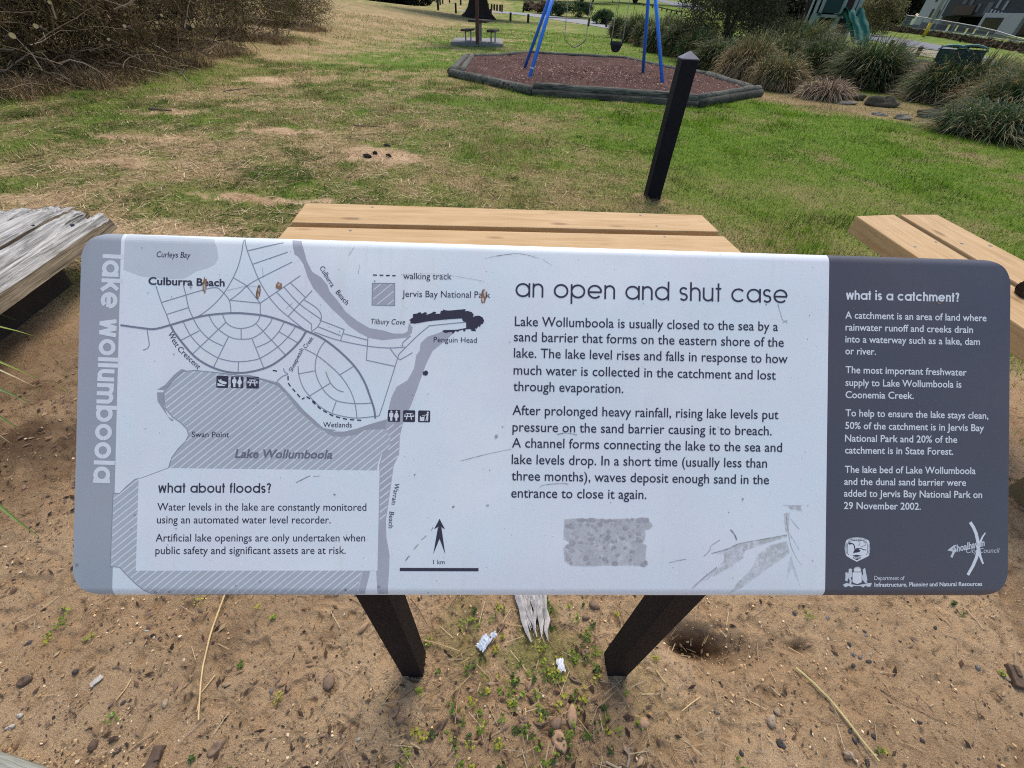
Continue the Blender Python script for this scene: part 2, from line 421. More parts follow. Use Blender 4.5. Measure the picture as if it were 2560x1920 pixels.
# ---------------------------------------------------------------- short grass of the lawn
BLADE = mat_tint('grass_blade', .85, .06, .25)
def blades(name, n, r0, r1, a0, a1, keep, lmin, lmax, wid, seed):
    R = np.random.default_rng(seed)
    r = R.uniform(r0, r1, n); a = np.radians(R.uniform(a0, a1, n))
    x = r * np.sin(a); y = r * np.cos(a)
    g, gr = masks(x, y)
    k = R.random(n) < keep(x, y, g); x, y, r, g, gr = x[k], y[k], r[k], g[k], gr[k]; n = len(x)
    tall = sm(.58, .75, fbm(x * 1.7, y * 1.7, 61, 3))
    L = R.uniform(lmin, lmax, n) * (.75 + .8 * tall) * (1 + .02 * r)
    w = wid * (.7 + .6 * R.random(n)) * (1 + .16 * r)
    th = R.uniform(0, 2 * math.pi, n); lean = np.where(R.random(n) < .55, R.uniform(.75, 1.45, n), R.uniform(.1, .8, n))
    d = np.stack([np.cos(th) * np.sin(lean), np.sin(th) * np.sin(lean), np.cos(lean)], 1)
    sd = np.stack([-np.sin(th), np.cos(th), np.zeros(n)], 1)
    # turned to a random angle about the blade
    o = np.stack([x, y, H(x, y) - .004], 1)
    v = np.empty((n, 3, 3)); v[:, 0] = o - sd * w[:, None] / 2; v[:, 1] = o + sd * w[:, None] / 2; v[:, 2] = o + d * L[:, None]
    v[:, 2, 2] = np.maximum(v[:, 2, 2], o[:, 2] + .006)
    isg = R.random(n) < np.clip(gr * 1.15 + .08, 0, 1)
    c1 = np.array(lin(92, 132, 26)); c2 = np.array(lin(146, 176, 50)); c3 = np.array(lin(44, 74, 24))
    q = R.random((n, 1)); dk = sm(.52, .66, fbm(x * 2.2, y * 2.2, 67, 3))[:, None]
    green = (c1 * (1 - q) + c2 * q) * (1 - .35 * dk)
    green = np.where(R.random((n, 1)) < .18 + .25 * dk, c3, green)
    lf = (1 - sm(-1.2, 1.0, x))[:, None] * .65
    green = green * (1 - lf) + np.array(lin(112, 116, 66)) * green.mean(1, keepdims=True) / .11 * lf
    d1 = np.array(lin(198, 176, 132)); d2 = np.array(lin(140, 116, 74)); q = R.random((n, 1)); dry = d1 * q + d2 * (1 - q)
    col = np.where(isg[:, None], green, dry) * R.uniform(.75, 1.2, (n, 1))
    f = np.arange(3 * n).reshape(n, 3)
    ob = npmesh(name, v.reshape(-1, 3), f, BLADE, np.repeat(col, 3, 0)); tag(ob, kind='stuff'); return ob
tag(blades('lawn_grass', 640000, 1.7, 15, -66, 66, lambda x, y, g: np.clip(g * .95 + .04 * (np.hypot(x, y) > 2.3), 0, 1), .020, .055, .0030, 11),
    'short patchy lawn grass, straw coloured on the left and green on the right', 'grass')
tag(blades('far_grass', 150000, 15, 42, -50, 52, lambda x, y, g: g * .9, .03, .07, .0035, 12),
    'short green park grass beyond the mulch pit', 'grass')
# ---------------------------------------------------------------- the information sign
def _ix(a, b, c, d):
    h = lambda q: np.array([q[0], q[1], 1.0])
    p = np.cross(np.cross(h(a), h(b)), np.cross(h(c), h(d))); return p[:2] / p[2]
_T = ((280, 581), (2488, 648)); _B = ((236, 1491), (2300, 1492.5)); _L = ((214.4, 642), (182.8, 1436)); _Rt = ((2536, 715), (2520, 1442))
_tl, _tr, _bl, _br = _ix(*_L, *_T), _ix(*_Rt, *_T), _ix(*_L, *_B), _ix(*_Rt, *_B)
SU = rayd(*_ix(*_T, *_B)); SU /= np.linalg.norm(SU); SU = SU if SU[0] > 0 else -SU
SV = rayd(*_ix(*_L, *_Rt)); SV /= np.linalg.norm(SV); SV = SV if SV[2] > 0 else -SV
SV = SV - SV.dot(SU) * SU; SV /= np.linalg.norm(SV)
SN = np.cross(SU, SV)
SW = 1.2
_o = rayd(*_bl); _q = rayd(*_br); _q = _q * (_o.dot(SN) / _q.dot(SN))
SO = EYE + _o * (SW / np.linalg.norm(_q - _o))
def S(px, py):
    r = rayd(px, py); t = (SO - EYE).dot(SN) / r.dot(SN); d = EYE + r * t - SO
    return np.array([d.dot(SU), d.dot(SV)])
SH = (S(*_tl)[1] + S(*_tr)[1]) / 2
FOLD, FDEP, CR = .011, .0045, .034
def fold(v):
    d = np.minimum(v, SH - v); e = np.maximum(0, FOLD - d) / FOLD
    return -FDEP * e * e
def SP(u, v, off=0.0):
    return SO + u * SU + v * SV + (off + float(fold(v))) * SN
Z1 = lambda x, y: (160 + x / 3.16, 560 + y / 3.16)
Z2 = lambda x, y: (680 + x / 3.6867, 560 + y / 3.6867)
Z3 = lambda x, y: (160 + x / 3.16, 980 + y / 3.16)
Z4 = lambda x, y: (680 + x / 3.318, 1000 + y / 3.318)
Z5 = lambda x, y: (1240 + x / 2.514, 600 + y / 2.514)
Z6 = lambda x, y: (1240 + x / 2.572, 1200 + y / 2.572)
Z7 = lambda x, y: (2040 + x / 3.456, 620 + y / 3.456)
Z8 = lambda x, y: (2040 + x / 3.771, 1060 + y / 3.771)
ZE = lambda x, y: (2080 + x / 9.22, 1300 + y / 9.22)
ZC = lambda x, y: (2340 + x / 9.217, 1280 + y / 9.217)
ZI = lambda x, y: (530 + x / 15.8, 930 + y / 15.8)
ZJ = lambda x, y: (960 + x / 17.02, 1015 + y / 17.02)
def SS(z, pts): return [S(*z(*p)) for p in pts]

def paint(name, col, rough=.42, var=.05, dirt=.12):
    m, nt, b = newmat(name, rough, .4)
    n1 = noise(nt, 60, 4, .7); n2 = noise(nt, 5, 4, .6); n3 = noise(nt, 260, 2, .6)
    c = mixc(nt, tuple(x * (1 - var) for x in col), tuple(min(1, x * (1 + var)) for x in col), ramp(nt, n2, [(.35, 0.0), (.65, 1.0)]))
    n4 = noise(nt, 9, 3, .5); n5 = noise(nt, 4, 4, .6, None, .8)
    c = mixc(nt, c, tuple(min(1, x * k) for x, k in zip(col, (.94, 1.0, 1.03))), ramp(nt, n4, [(.40, 0.0), (.62, .8)]))
    c = mixc(nt, c, tuple(min(1, x * k) for x, k in zip(col, (1.0, .955, 1.0))), ramp(nt, n5, [(.50, 0.0), (.66, .8)]))
    tcs = nd(nt, 'ShaderNodeTexCoord'); mps = nd(nt, 'ShaderNodeMapping'); mps.inputs['Scale'].default_value = (40, 3, 3); nt.links.new(tcs.outputs['Object'], mps.inputs['Vector']); n6 = noise(nt, 1.6, 4, .6, mps.outputs[0])
    c = mixc(nt, c, tuple(x * .9 for x in (col[0], col[1] * .93, col[2] * .82)), ramp(nt, n6, [(.60, 0.0), (.80, dirt * 3.5)]))
    c = mixc(nt, c, (.30, .27, .24), ramp(nt, n1, [(.60, 0.0), (.82, dirt)]))
    c = mixc(nt, c, (.06, .055, .05), ramp(nt, n3, [(.735, 0.0), (.76, dirt * 4)]))
    nt.links.new(c, b.inputs['Base Color'])
    nt.links.new(ramp(nt, n2, [(.3, rough - .1), (.7, rough + .12)]), b.inputs['Roughness'])
    return m
PW = paint('sign_white', (.86, .88, .855), .36)
PG = paint('sign_grey_band', (.405, .42, .425), .40, .05, .06)
PD = paint('sign_dark_band', (.090, .084, .100), .40, .08, .08)
PBACK = mat_plain('sign_back', (.02, .02, .03), .5, .3, 60)
def scuffed(name, col, rough, amt):
    m = mat_plain(name, col, rough, .4, 25, .12, .06); nt = m.node_tree; b = nt.nodes['Principled BSDF']; src = b.inputs['Base Color'].links[0].from_socket
    a = noise(nt, 14, 6, .8); k = noise(nt, 70, 4, .8)
    c = mixc(nt, src, (.20, .15, .10), ramp(nt, a, [(.60, 0.0), (.74, amt)])); c = mixc(nt, c, (.16, .15, .15), ramp(nt, k, [(.68, 0.0), (.74, amt)])); nt.links.new(c, b.inputs['Base Color']); return m
LEGM = scuffed('black_coated_steel', (.011, .009, .013), .6, .22)
INK = mat_plain('ink_dark', (.05, .045, .068), .55, .12, 40)
INKROAD = mat_plain('ink_road', (.30, .32, .37), .55, .1, 40)
INKROAD2 = mat_plain('ink_main_road', (.235, .24, .29), .55, .1, 40)
INKW = mat_plain('ink_white', (.80, .82, .81), .5, .06, 40)
INKLAKE = mat_plain('ink_lake', (.50, .525, .54), .5, .07, 20)
INKBEACH = mat_plain('ink_beach', (.475, .47, .50), .5, .07, 20)
INKBAY = mat_plain('ink_bay', (.66, .69, .69), .5, .06, 20)
INKSHORE = mat_plain('ink_shore', (.39, .40, .42), .5, .07, 20)
INKLBL = mat_plain('ink_lake_name', (.20, .195, .24), .5, .1, 40)
STAIN = mat_plain('brown_residue', (.30, .17, .10), .8, .5, 120)
GHOST = mat_plain('sticker_residue', (.50, .485, .505), .75, .12, 60)  # replaced below by a patchy coat
GHOSTD = mat_plain('sticker_mould', (.17, .165, .18), .8, .25, 60)
def broken(name, col, lo, hi, scale):
    m = mat_plain(name, col, .75, .15, 60); nt = m.node_tree; b = nt.nodes['Principled BSDF']; n = noise(nt, scale, 6, .75); n2 = noise(nt, scale * .12, 3)
    f = nd(nt, 'ShaderNodeMath', operation='MULTIPLY'); nt.links.new(ramp(nt, n, [(lo, 0.0), (hi, 1.0)]), f.inputs[0]); nt.links.new(ramp(nt, n2, [(.3, .35), (.6, 1.0)]), f.inputs[1]); nt.links.new(f.outputs[0], b.inputs['Alpha']); return m
SMEAR = broken('smear', (.60, .585, .56), .36, .66, 160)
SCRATCH = broken('scratch_grey', (.24, .24, .25), .30, .56, 240)
_SMEAR0 = mat_plain('smear', (.555, .56, .575), .75, .12, 60)

_lay = [0.0]
class SB(MB):
    """flat printing on the sign, in sign coordinates (u along, v up)"""
    def __init__(s, off): super().__init__(); s.off = .00004 + off * .13
    def nxt(s): s.off += .0000007; return s.off
    def poly(s, pts):
        off = s.nxt()
        def clip(p, lim, keep_above):
            out = []
            for i in range(len(p)):
                a, b = p[i], p[(i + 1) % len(p)]; ia = (a[1] >= lim) == keep_above; ib = (b[1] >= lim) == keep_above
                if ia: out.append(a)
                if ia != ib:
                    t = (lim - a[1]) / (b[1] - a[1]); out.append((a[0] + t * (b[0] - a[0]), lim))
            return out
        pts = [(float(a[0]), min(SH - .0003, max(.0003, float(a[1])))) for a in pts]
        lo, hi = min(p[1] for p in pts), max(p[1] for p in pts)
        cuts = [-1, .002, .004, .006, .0085, FOLD, SH - FOLD, SH - .0085, SH - .006, SH - .004, SH - .002, 9]
        for c0, c1 in zip(cuts[:-1], cuts[1:]):
            if hi < c0 or lo > c1: continue
            p = pts
            if lo < c0: p = clip(p, c0, True)
            if p and hi > c1: p = clip(p, c1, False)
            if len(p) < 3: continue
            q = [p[0]]
            for a in p[1:]:
                if abs(a[0] - q[-1][0]) + abs(a[1] - q[-1][1]) > 1e-7: q.append(a)
            if len(q) < 3: continue
            tr = tessellate_polygon([[Vector((a[0], a[1], 0)) for a in q]])
            fs = []
            for t in tr:
                a, b, c = (q[i] for i in t)
                ar = (b[0] - a[0]) * (c[1] - a[1]) - (c[0] - a[0]) * (b[1] - a[1])
                if abs(ar) < 1e-13: continue
                fs.append(tuple(t) if ar > 0 else tuple(reversed(t)))
            s.add([SP(a[0], a[1], off) for a in q], fs)
        return s
    def line(s, pts, w, smooth=True, closed=False):
        off = s.nxt(); pts = [np.array(p, float) for p in pts]
        if smooth and len(pts) > 2:
            q = []
            n = len(pts)
            for i in range(n if closed else n - 1):
                p0, p1, p2, p3 = pts[(i - 1) % n if closed or i else 0], pts[i], pts[(i + 1) % n], pts[(i + 2) % n if closed or i + 2 < n else n - 1]
                for k in range(5):
                    t = k / 5; q.append(.5 * ((2 * p1) + (p2 - p0) * t + (2 * p0 - 5 * p1 + 4 * p2 - p3) * t * t + (3 * p1 - p0 - 3 * p2 + p3) * t ** 3))
            if not closed: q.append(pts[-1])
            pts = q
        return s.ribbon(pts, w, off, closed)
    def ribbon(s, pts, w, off, closed=False):
        if not closed:
            q = [np.array(pts[0], float)]
            for a, b in zip(pts[:-1], pts[1:]):
                a = np.array(a, float); b = np.array(b, float); k = 1
                if min(a[1], b[1]) < FOLD or max(a[1], b[1]) > SH - FOLD: k = max(1, int(np.linalg.norm(b - a) / .0035))
                q += [a + (b - a) * i / k for i in range(1, k + 1)]
            pts = q
        n = len(pts); L = []
        for i in range(n):
            a = pts[(i - 1) % n] if (closed or i) else pts[i]; b = pts[(i + 1) % n] if (closed or i < n - 1) else pts[i]
            d1 = pts[i] - a; d2 = b - pts[i]
            d1 = d1 / (np.linalg.norm(d1) + 1e-12); d2 = d2 / (np.linalg.norm(d2) + 1e-12)
            if np.linalg.norm(d1) < .5: d1 = d2
            if np.linalg.norm(d2) < .5: d2 = d1
            t = d1 + d2; t = t / (np.linalg.norm(t) + 1e-12)
            nn = np.array([-t[1], t[0]]); c = max(.5, nn.dot(np.array([-d1[1], d1[0]])))
            L.append((pts[i] + nn * w / 2 / c, pts[i] - nn * w / 2 / c))
        vs = []
        for a, b in L: vs += [SP(a[0], min(SH, max(0, a[1])), off), SP(b[0], min(SH, max(0, b[1])), off)]
        fs = [(2 * i + 1, 2 * ((i + 1) % n) + 1, 2 * ((i + 1) % n), 2 * i) for i in range(n if closed else n - 1)]
        return s.add(vs, fs)
    def dash(s, pts, w, on, gap):
        pts = [np.array(p, float) for p in pts]; acc = 0; pos = []
        for a, b in zip(pts[:-1], pts[1:]):
            l = np.linalg.norm(b - a); m = max(1, int(l / .0004))
            for k in range(m): pos.append(a + (b - a) * k / m)
        pos.append(pts[-1]); cur = []; dist = 0; onq = True
        for a, b in zip(pos[:-1], pos[1:]):
            if onq: cur.append(a)
            dist += np.linalg.norm(b - a)
            if onq and dist >= on:
                cur.append(b); s.ribbon([cur[0], cur[-1]], w, s.nxt()); cur = []; onq = False; dist = 0
            elif not onq and dist >= gap: onq = True; dist = 0
        if onq and len(cur) > 4: s.ribbon([cur[0], cur[-1]], w, s.nxt())
        return s
    def disc(s, c, rx, ry=None, n=14, rot=0.0, jag=0.0, seed=0):
        ry = ry or rx; R = random.Random(seed); cs, sn = math.cos(rot), math.sin(rot); pp = []
        for k in range(n):
            a = 2 * math.pi * k / n; q = 1 + jag * (R.random() - .5); x, y = rx * q * math.cos(a), ry * q * math.sin(a)
            pp.append((c[0] + x * cs - y * sn, c[1] + x * sn + y * cs))
        return s.poly(pp)
# --- lettering with the built-in face
_tc = {}
def glyphs(txt, bold=0.0, shear=0.0):
    key = (txt, bold, shear)
    if key in _tc: return _tc[key]
    cu = bpy.data.curves.new('t', 'FONT'); cu.body = txt; cu.size = 1.0; cu.dimensions = '2D'; cu.fill_mode = 'FRONT'
    cu.resolution_u = 3; cu.offset = bold; cu.shear = shear
    ob = bpy.data.objects.new('t', cu); me = bpy.data.meshes.new_from_object(ob)
    v = np.array([q.co[:2] for q in me.vertices]) if len(me.vertices) else np.zeros((0, 2)); f = [tuple(p.vertices) for p in me.polygons]
    bpy.data.objects.remove(ob); bpy.data.curves.remove(cu); bpy.data.meshes.remove(me)
    _tc[key] = (v, f); return v, f
CAPH = None
def text(sb, txt, p0, p1, cap, bold=0.0, shear=0.0):
    """txt set from p0 to p1 (sign coordinates of its baseline), capitals cap high"""
    global CAPH
    if CAPH is None: CAPH = float(glyphs('H')[0][:, 1].max())
    v, f = glyphs(txt, bold, shear); off = sb.nxt()
    p0 = np.array(p0); p1 = np.array(p1); d = p1 - p0; L = np.linalg.norm(d); d = d / L; n = np.array([-d[1], d[0]])
    x0, x1 = v[:, 0].min(), v[:, 0].max(); sx = L / (x1 - x0); sy = cap / CAPH
    q = p0[None] + ((v[:, 0] - x0) * sx)[:, None] * d[None] + (v[:, 1] * sy)[:, None] * n[None]
    sb.add([SP(a[0], a[1], off) for a in q], f)
# --- round geometric lettering of the headings, drawn with strokes
def _arc(cx, cy, rx, ry, a0, a1, n=20):
    return [(cx + rx * math.cos(math.radians(a0 + (a1 - a0) * k / n)), cy + ry * math.sin(math.radians(a0 + (a1 - a0) * k / n))) for k in range(n + 1)]
def stroke_glyph(ch, w, asc=1.36, des=-.40):
    h = w / 2; R = .5 - h; ring = _arc(.5, .5, R, R, 0, 360, 30)
    if ch == 'o': return [ring], 1.0
    if ch == 'a': return [ring, [(1 - h, 0), (1 - h, 1)]], 1.0
    if ch == 'd': return [ring, [(1 - h, 0), (1 - h, asc)]], 1.0
    if ch == 'b': return [ring, [(h, 0), (h, asc)]], 1.0
    if ch == 'p': return [ring, [(h, des), (h, 1)]], 1.0
    if ch == 'e': return [_arc(.5, .5, R, R, 0, 318, 28), [(h, .47), (1 - h * .6, .47)]], 1.0
    if ch == 'c': return [_arc(.5, .5, R, R, 42, 318, 26)], .93
    if ch in 'nh':
        r = .37 - h; return [[(h, 0), (h, asc if ch == 'h' else 1)], _arc(.37, 1 - h - r, r, r, 180, 0, 16) + [(.74 - h, 0)]], .74
    if ch == 'm':
        r = .31 - h / 2; a = [(h, 0), (h, 1)]; c1 = h + r; c2 = c1 + 2 * r
        return [a, _arc(c1, 1 - h - r, r, r, 180, 0, 14) + [(c1 + r, 0)], _arc(c2, 1 - h - r, r, r, 180, 0, 14) + [(c2 + r, 0)]], c2 + r + h
    if ch == 'u':
        r = .37 - h; return [[(.74 - h, 0), (.74 - h, 1)], _arc(.37, h + r, r, r, 0, -180, 16) + [(h, 1)]], .74
    if ch == 's':
        r = (1 - w) / 4; rx = r * 1.05; c = rx + h
        return [_arc(c, 1 - h - r, rx, r, 28, 270, 16) + _arc(c, h + r, rx, r, 90, -152, 16)[1:]], 2 * rx + w
    if ch == 't': return [[(.2, 0), (.2, 1.32)], [(0, 1 - h), (.4, 1 - h)]], .4
    if ch == 'f': return [[(.16, 0), (.16, 1.1)] + _arc(.16 + .2, 1.1, .2, .2, 180, 95, 8)[1:], [(0, 1 - h), (.38, 1 - h)]], .4
    if ch == 'i': return [[(h, 0), (h, 1)], [(h, 1.18), (h, 1.18 + w * 1.05)]], w
    if ch == 'l': return [[(h, 0), (h, asc)]], w
    if ch == 'k': return [[(h, 0), (h, asc)], [(w * .9, .42), (.66, 1)], [(w * .9 + .12, .54), (.72, 0)]], .72
    if ch == 'w': return [[(h, 1), (.29, 0)], [(.27, 0), (.56, 1)], [(.56, 1), (.85, 0)], [(.83, 0), (1.12 - h, 1)]], 1.12
    if ch == '?': return [_arc(.30, asc - .30, .30 - h, .30 - h, 175, -55, 16) + [(.33, .5), (.33, .36)], [(.33, 0), (.33, w * 1.05)]], .62
    return [], .40
def strokes(sb, txt, p0, p1, xh, w, asc=1.36, gap=.13):
    p0 = np.array(p0); p1 = np.array(p1); d = p1 - p0; L = np.linalg.norm(d); d = d / L; n = np.array([-d[1], d[0]])
    x = 0; items = []
    for ch in txt:
        st, adv = stroke_glyph(ch, w, asc); items += [[(x + a, b) for a, b in s] for s in st]; x += adv + gap
    x -= gap; sx = L / x
    for s in items:
        sb.ribbon([p0 + a * sx * d + b * xh * n for a, b in s], w * (sx + xh) / 2, sb.nxt())

# --- the board
SCEN = SP(SW / 2, 0)
sign_ob = thing('information_sign', 'wide tilted information board about the lake on two black steel legs', 'sign',
                (float(SCEN[0]), float(SCEN[1]) + .1, float(H(SCEN[0], SCEN[1] + .1))))
ub1 = np.mean([S(312.8, 582)[0], S(288, 1082)[0], S(273, 1492)[0]]); ub2 = np.mean([S(2071.8, 634.5)[0], S(2067, 1060)[0], S(2065, 1495)[0]])
def panel_mesh():
    m = MB(); us = list(CR * (1 - np.cos(np.linspace(0, math.pi / 2, 14)))) + list(np.linspace(CR, ub1, 4)[1:]) + list(np.linspace(ub1, ub2, 30)[1:]) + \
        list(np.linspace(ub2, SW - CR, 10)[1:]) + list(SW - CR * (1 - np.cos(np.linspace(math.pi / 2, 0, 14)))[1:])
    ss = np.concatenate([[0, .002, .004, .006, .0085, FOLD], np.linspace(FOLD, SH - FOLD, 8)[1:-1], [SH - FOLD, SH - .0085, SH - .006, SH - .004, SH - .002, SH]])
    n = len(ss); vs = []; bk = []
    for u in us:
        e = CR - u if u < CR else (u - (SW - CR) if u > SW - CR else 0); ins = CR - math.sqrt(max(0, CR * CR - e * e))
        for v in ss:
            q = min(max(v, ins), SH - ins); vs.append(SP(u, q)); bk.append(SP(u, q, -.002))
    N = len(vs); fs = []; mi = []
    for i in range(len(us) - 1):
        um = (us[i] + us[i + 1]) / 2; k = 1 if um < ub1 else (2 if um > ub2 else 0)
        for j in range(n - 1):
            a, b, c, d = i * n + j, (i + 1) * n + j, (i + 1) * n + j + 1, i * n + j + 1
            fs.append((a, b, c, d)); mi.append(k); fs.append((a + N, d + N, c + N, b + N)); mi.append(3)
        for a, b in ((i * n, (i + 1) * n), ((i + 1) * n + n - 1, i * n + n - 1)): fs.append((b, a, a + N, b + N)); mi.append(3)
    m.add(vs + bk, fs); m.mi = mi
    return m
panel = panel_mesh().build('sign_panel', [PW, PG, PD, PBACK], sign_ob, smooth=True, merge=True, sharp=.6)
def rrect(u0, v0, u1, v1, r, n=8):
    out = []
    for cx, cy, a in ((u1 - r, v1 - r, 0), (u0 + r, v1 - r, 90), (u0 + r, v0 + r, 180), (u1 - r, v0 + r, 270)):
        out += [(cx + r * math.cos(math.radians(a + 90 * k / n)), cy + r * math.sin(math.radians(a + 90 * k / n))) for k in range(n + 1)]
    return out
bk = MB(); pp = rrect(.0005, .003, SW - .0005, SH - .002, .021)
vs = [SO + a * SU + b * SV - .0085 * SN for a, b in pp] + [SO + a * SU + b * SV - .014 * SN for a, b in pp]; n_ = len(pp)
bk.add(vs, [tuple(range(n_)), tuple(range(2 * n_ - 1, n_ - 1, -1))] + [(i, i + n_, (i + 1) % n_ + n_, (i + 1) % n_) for i in range(n_)])
for v_ in (.12, .34): bk.add([SO + u * SU + v * SV + w * SN for w in (-.0145, -.034) for u, v in ((.1, v_), (1.1, v_), (1.1, v_ + .03), (.1, v_ + .03))],
                            [(0, 1, 2, 3), (7, 6, 5, 4), (0, 4, 5, 1), (1, 5, 6, 2), (2, 6, 7, 3), (3, 7, 4, 0)])
bk.build('backing_frame', PBACK, sign_ob)
_fl = P(1006, 1691, 0); _fr = P(1518.5, 1690, 0); _dx = _fr - _fl; _dx /= np.linalg.norm(_dx); _dy = np.array([-_dx[1], _dx[0], 0])
for c in (_fl, _fr):
    m = MB(); q = [c, c + _dx * .058, c + _dx * .058 + _dy * .058, c + _dy * .058]; top = []
    for p in q:  # cut to the slope of the board
        t = ((SO - .036 * SN) - np.array([p[0], p[1], 0])).dot(SN) / SN[2]; top.append(t)
    m.prism(q, -.35, top); m.build('leg', LEGM, sign_ob, bevel=.0015)

# --- the map
mp = SB(.0003)
mp.poly(SS(Z1, [(484, 78), (900, 96), (1180, 118), (1210, 190), (1218, 270), (1190, 320), (1130, 350), (1050, 370), (1000, 400), (950, 428), (800, 435), (600, 410), (470, 360)]))
mp.build('bay_tint', INKBAY, panel)
LAKE = (SS(Z1, [(790, 1325), (850, 1250), (940, 1165), (1030, 1155), (1180, 1170), (1390, 1195), (1550, 1225), (1690, 1272), (1740, 1325)]) +
        SS(Z3, [(1850, 140), (1990, 265), (2060, 320)]) + SS(Z4, [(440, 262), (500, 295), (580, 305), (700, 285), (780, 245), (940, 238), (985, 300), (985, 370), (905, 450), (880, 520), (870, 575), (745, 1420), (705, 1622)]) +
        SS(Z3, [(690, 1616), (560, 1510), (490, 1440), (440, 1385), (366, 1378), (388, 800), (440, 800), (500, 740), (560, 690), (620, 676), (825, 600), (850, 520), (900, 450), (960, 390), (985, 340), (970, 290), (920, 240), (860, 200), (800, 130), (790, 50)]))
mp = SB(.0004); mp.poly(LAKE); mp.build('lake_tint', INKLAKE, panel)
BEACH = (SS(Z2, [(1575, 990), (1680, 1000), (1590, 1080), (1480, 1170), (1420, 1290), (1380, 1400), (1330, 1540), (1285, 1659)]) +
         SS(Z4, [(1085, 200), (1060, 300), (1055, 450), (1010, 540), (985, 720), (960, 900), (945, 1000), (948, 1130), (975, 1290), (970, 1420), (958, 1622), (875, 1622), (865, 1420), (875, 1300), (880, 1000), (890, 590), (890, 540), (915, 440), (985, 370), (985, 300), (940, 240), (955, 150)]) +
         SS(Z2, [(1085, 1659), (1100, 1600), (1150, 1500), (1250, 1440), (1310, 1330), (1330, 1210), (1360, 1170), (1370, 1100), (1430, 1040)]))
mp = SB(.0005); mp.poly(BEACH)
mp.poly(SS(Z2, [(180, 142), (266, 150), (300, 260), (320, 340), (370, 440), (450, 490), (510, 560), (530, 620), (600, 700), (680, 810), (780, 890), (900, 960), (1020, 980), (1120, 1010), (1210, 1010), (1250, 990), (1262, 915), (1295, 950), (1290, 1000), (1250, 1045), (1150, 1055), (1020, 1070), (900, 1050), (800, 1000), (700, 930), (650, 870), (560, 790), (460, 680), (380, 590), (330, 490), (290, 370), (240, 300), (208, 280)]))
mp.poly(SS(Z4, [(815, 1420), (750, 1420), (708, 1622), (765, 1622)]))
mp.build('beach_tint', INKBEACH, panel)
mp = SB(.0006)
mp.poly(SS(Z1, [(965, 1155), (930, 1145), (870, 1190), (800, 1270), (738, 1308), (790, 1312), (850, 1252), (940, 1166)]))
mp.poly(SS(Z1, [(735, 1330), (790, 1330), (790, 1440), (820, 1520), (870, 1550), (850, 1557), (800, 1490), (740, 1400)]))
mp.poly(SS(Z1, [(1390, 1195), (1460, 1190), (1550, 1215), (1700, 1255), (1770, 1330)]) + SS(Z3, [(1900, 150), (2050, 285), (2150, 300)]) + SS(Z4, [(500, 262), (600, 262), (700, 238), (830, 195), (952, 160), (942, 240), (780, 247), (700, 287), (580, 306), (500, 296), (440, 262)]) + SS(Z3, [(1990, 266), (1850, 141)]) + SS(Z1, [(1738, 1322), (1690, 1272), (1550, 1226)]))
mp.build('shore_tint', INKSHORE, panel)
def hatch(sb, poly, d, step, w, ph=0.0, u_lim=None):
    """white slanting lines clipped to a shape"""
    d = np.array(d, float); d /= np.linalg.norm(d); n = np.array([-d[1], d[0]]); pts = np.array(poly); pr = pts.dot(n); k = math.floor(pr.min() / step)
    off = sb.nxt()
    while k * step + ph < pr.max():
        c = k * step + ph; k += 1; ts = []
        for i in range(len(pts)):
            a, b = pts[i], pts[(i + 1) % len(pts)]; x, y = a.dot(n) - c, b.dot(n) - c
            if (x < 0) != (y < 0): q = a + (b - a) * (x / (x - y)); ts.append(q.dot(d))
        ts.sort()
        for t0, t1 in zip(ts[::2], ts[1::2]):
            if t1 - t0 > .004: sb.ribbon([n * c + d * (t0 + .0012), n * c + d * (t1 - .0012)], w, off)
hd = S(*Z3(1205, 0)) - S(*Z3(860, 262)); hd = S(*Z3(1680, 0)) - S(*Z3(915, 612))
mp = SB(.0007); hatch(mp, LAKE, hd, .0068, .00135)
NP = SS(Z4, [(1090, 190), (1060, 300), (1055, 450), (1010, 540), (985, 720), (960, 900), (945, 985), (888, 1000), (890, 540), (985, 370), (940, 240), (985, 200)])
hatch(mp, NP, hd, .0068, .00135, .0034)
mp.build('hatching', INKW, panel)
mp = SB(.0009); BOX = [S(*Z3(593, 598)), S(*Z4(893, 585)), S(*Z4(875, 1415)), S(*Z3(568, 1412))]
mp.poly(BOX); mp.build('inset_box', PW, panel)
rd = SB(.001); RW = .00105
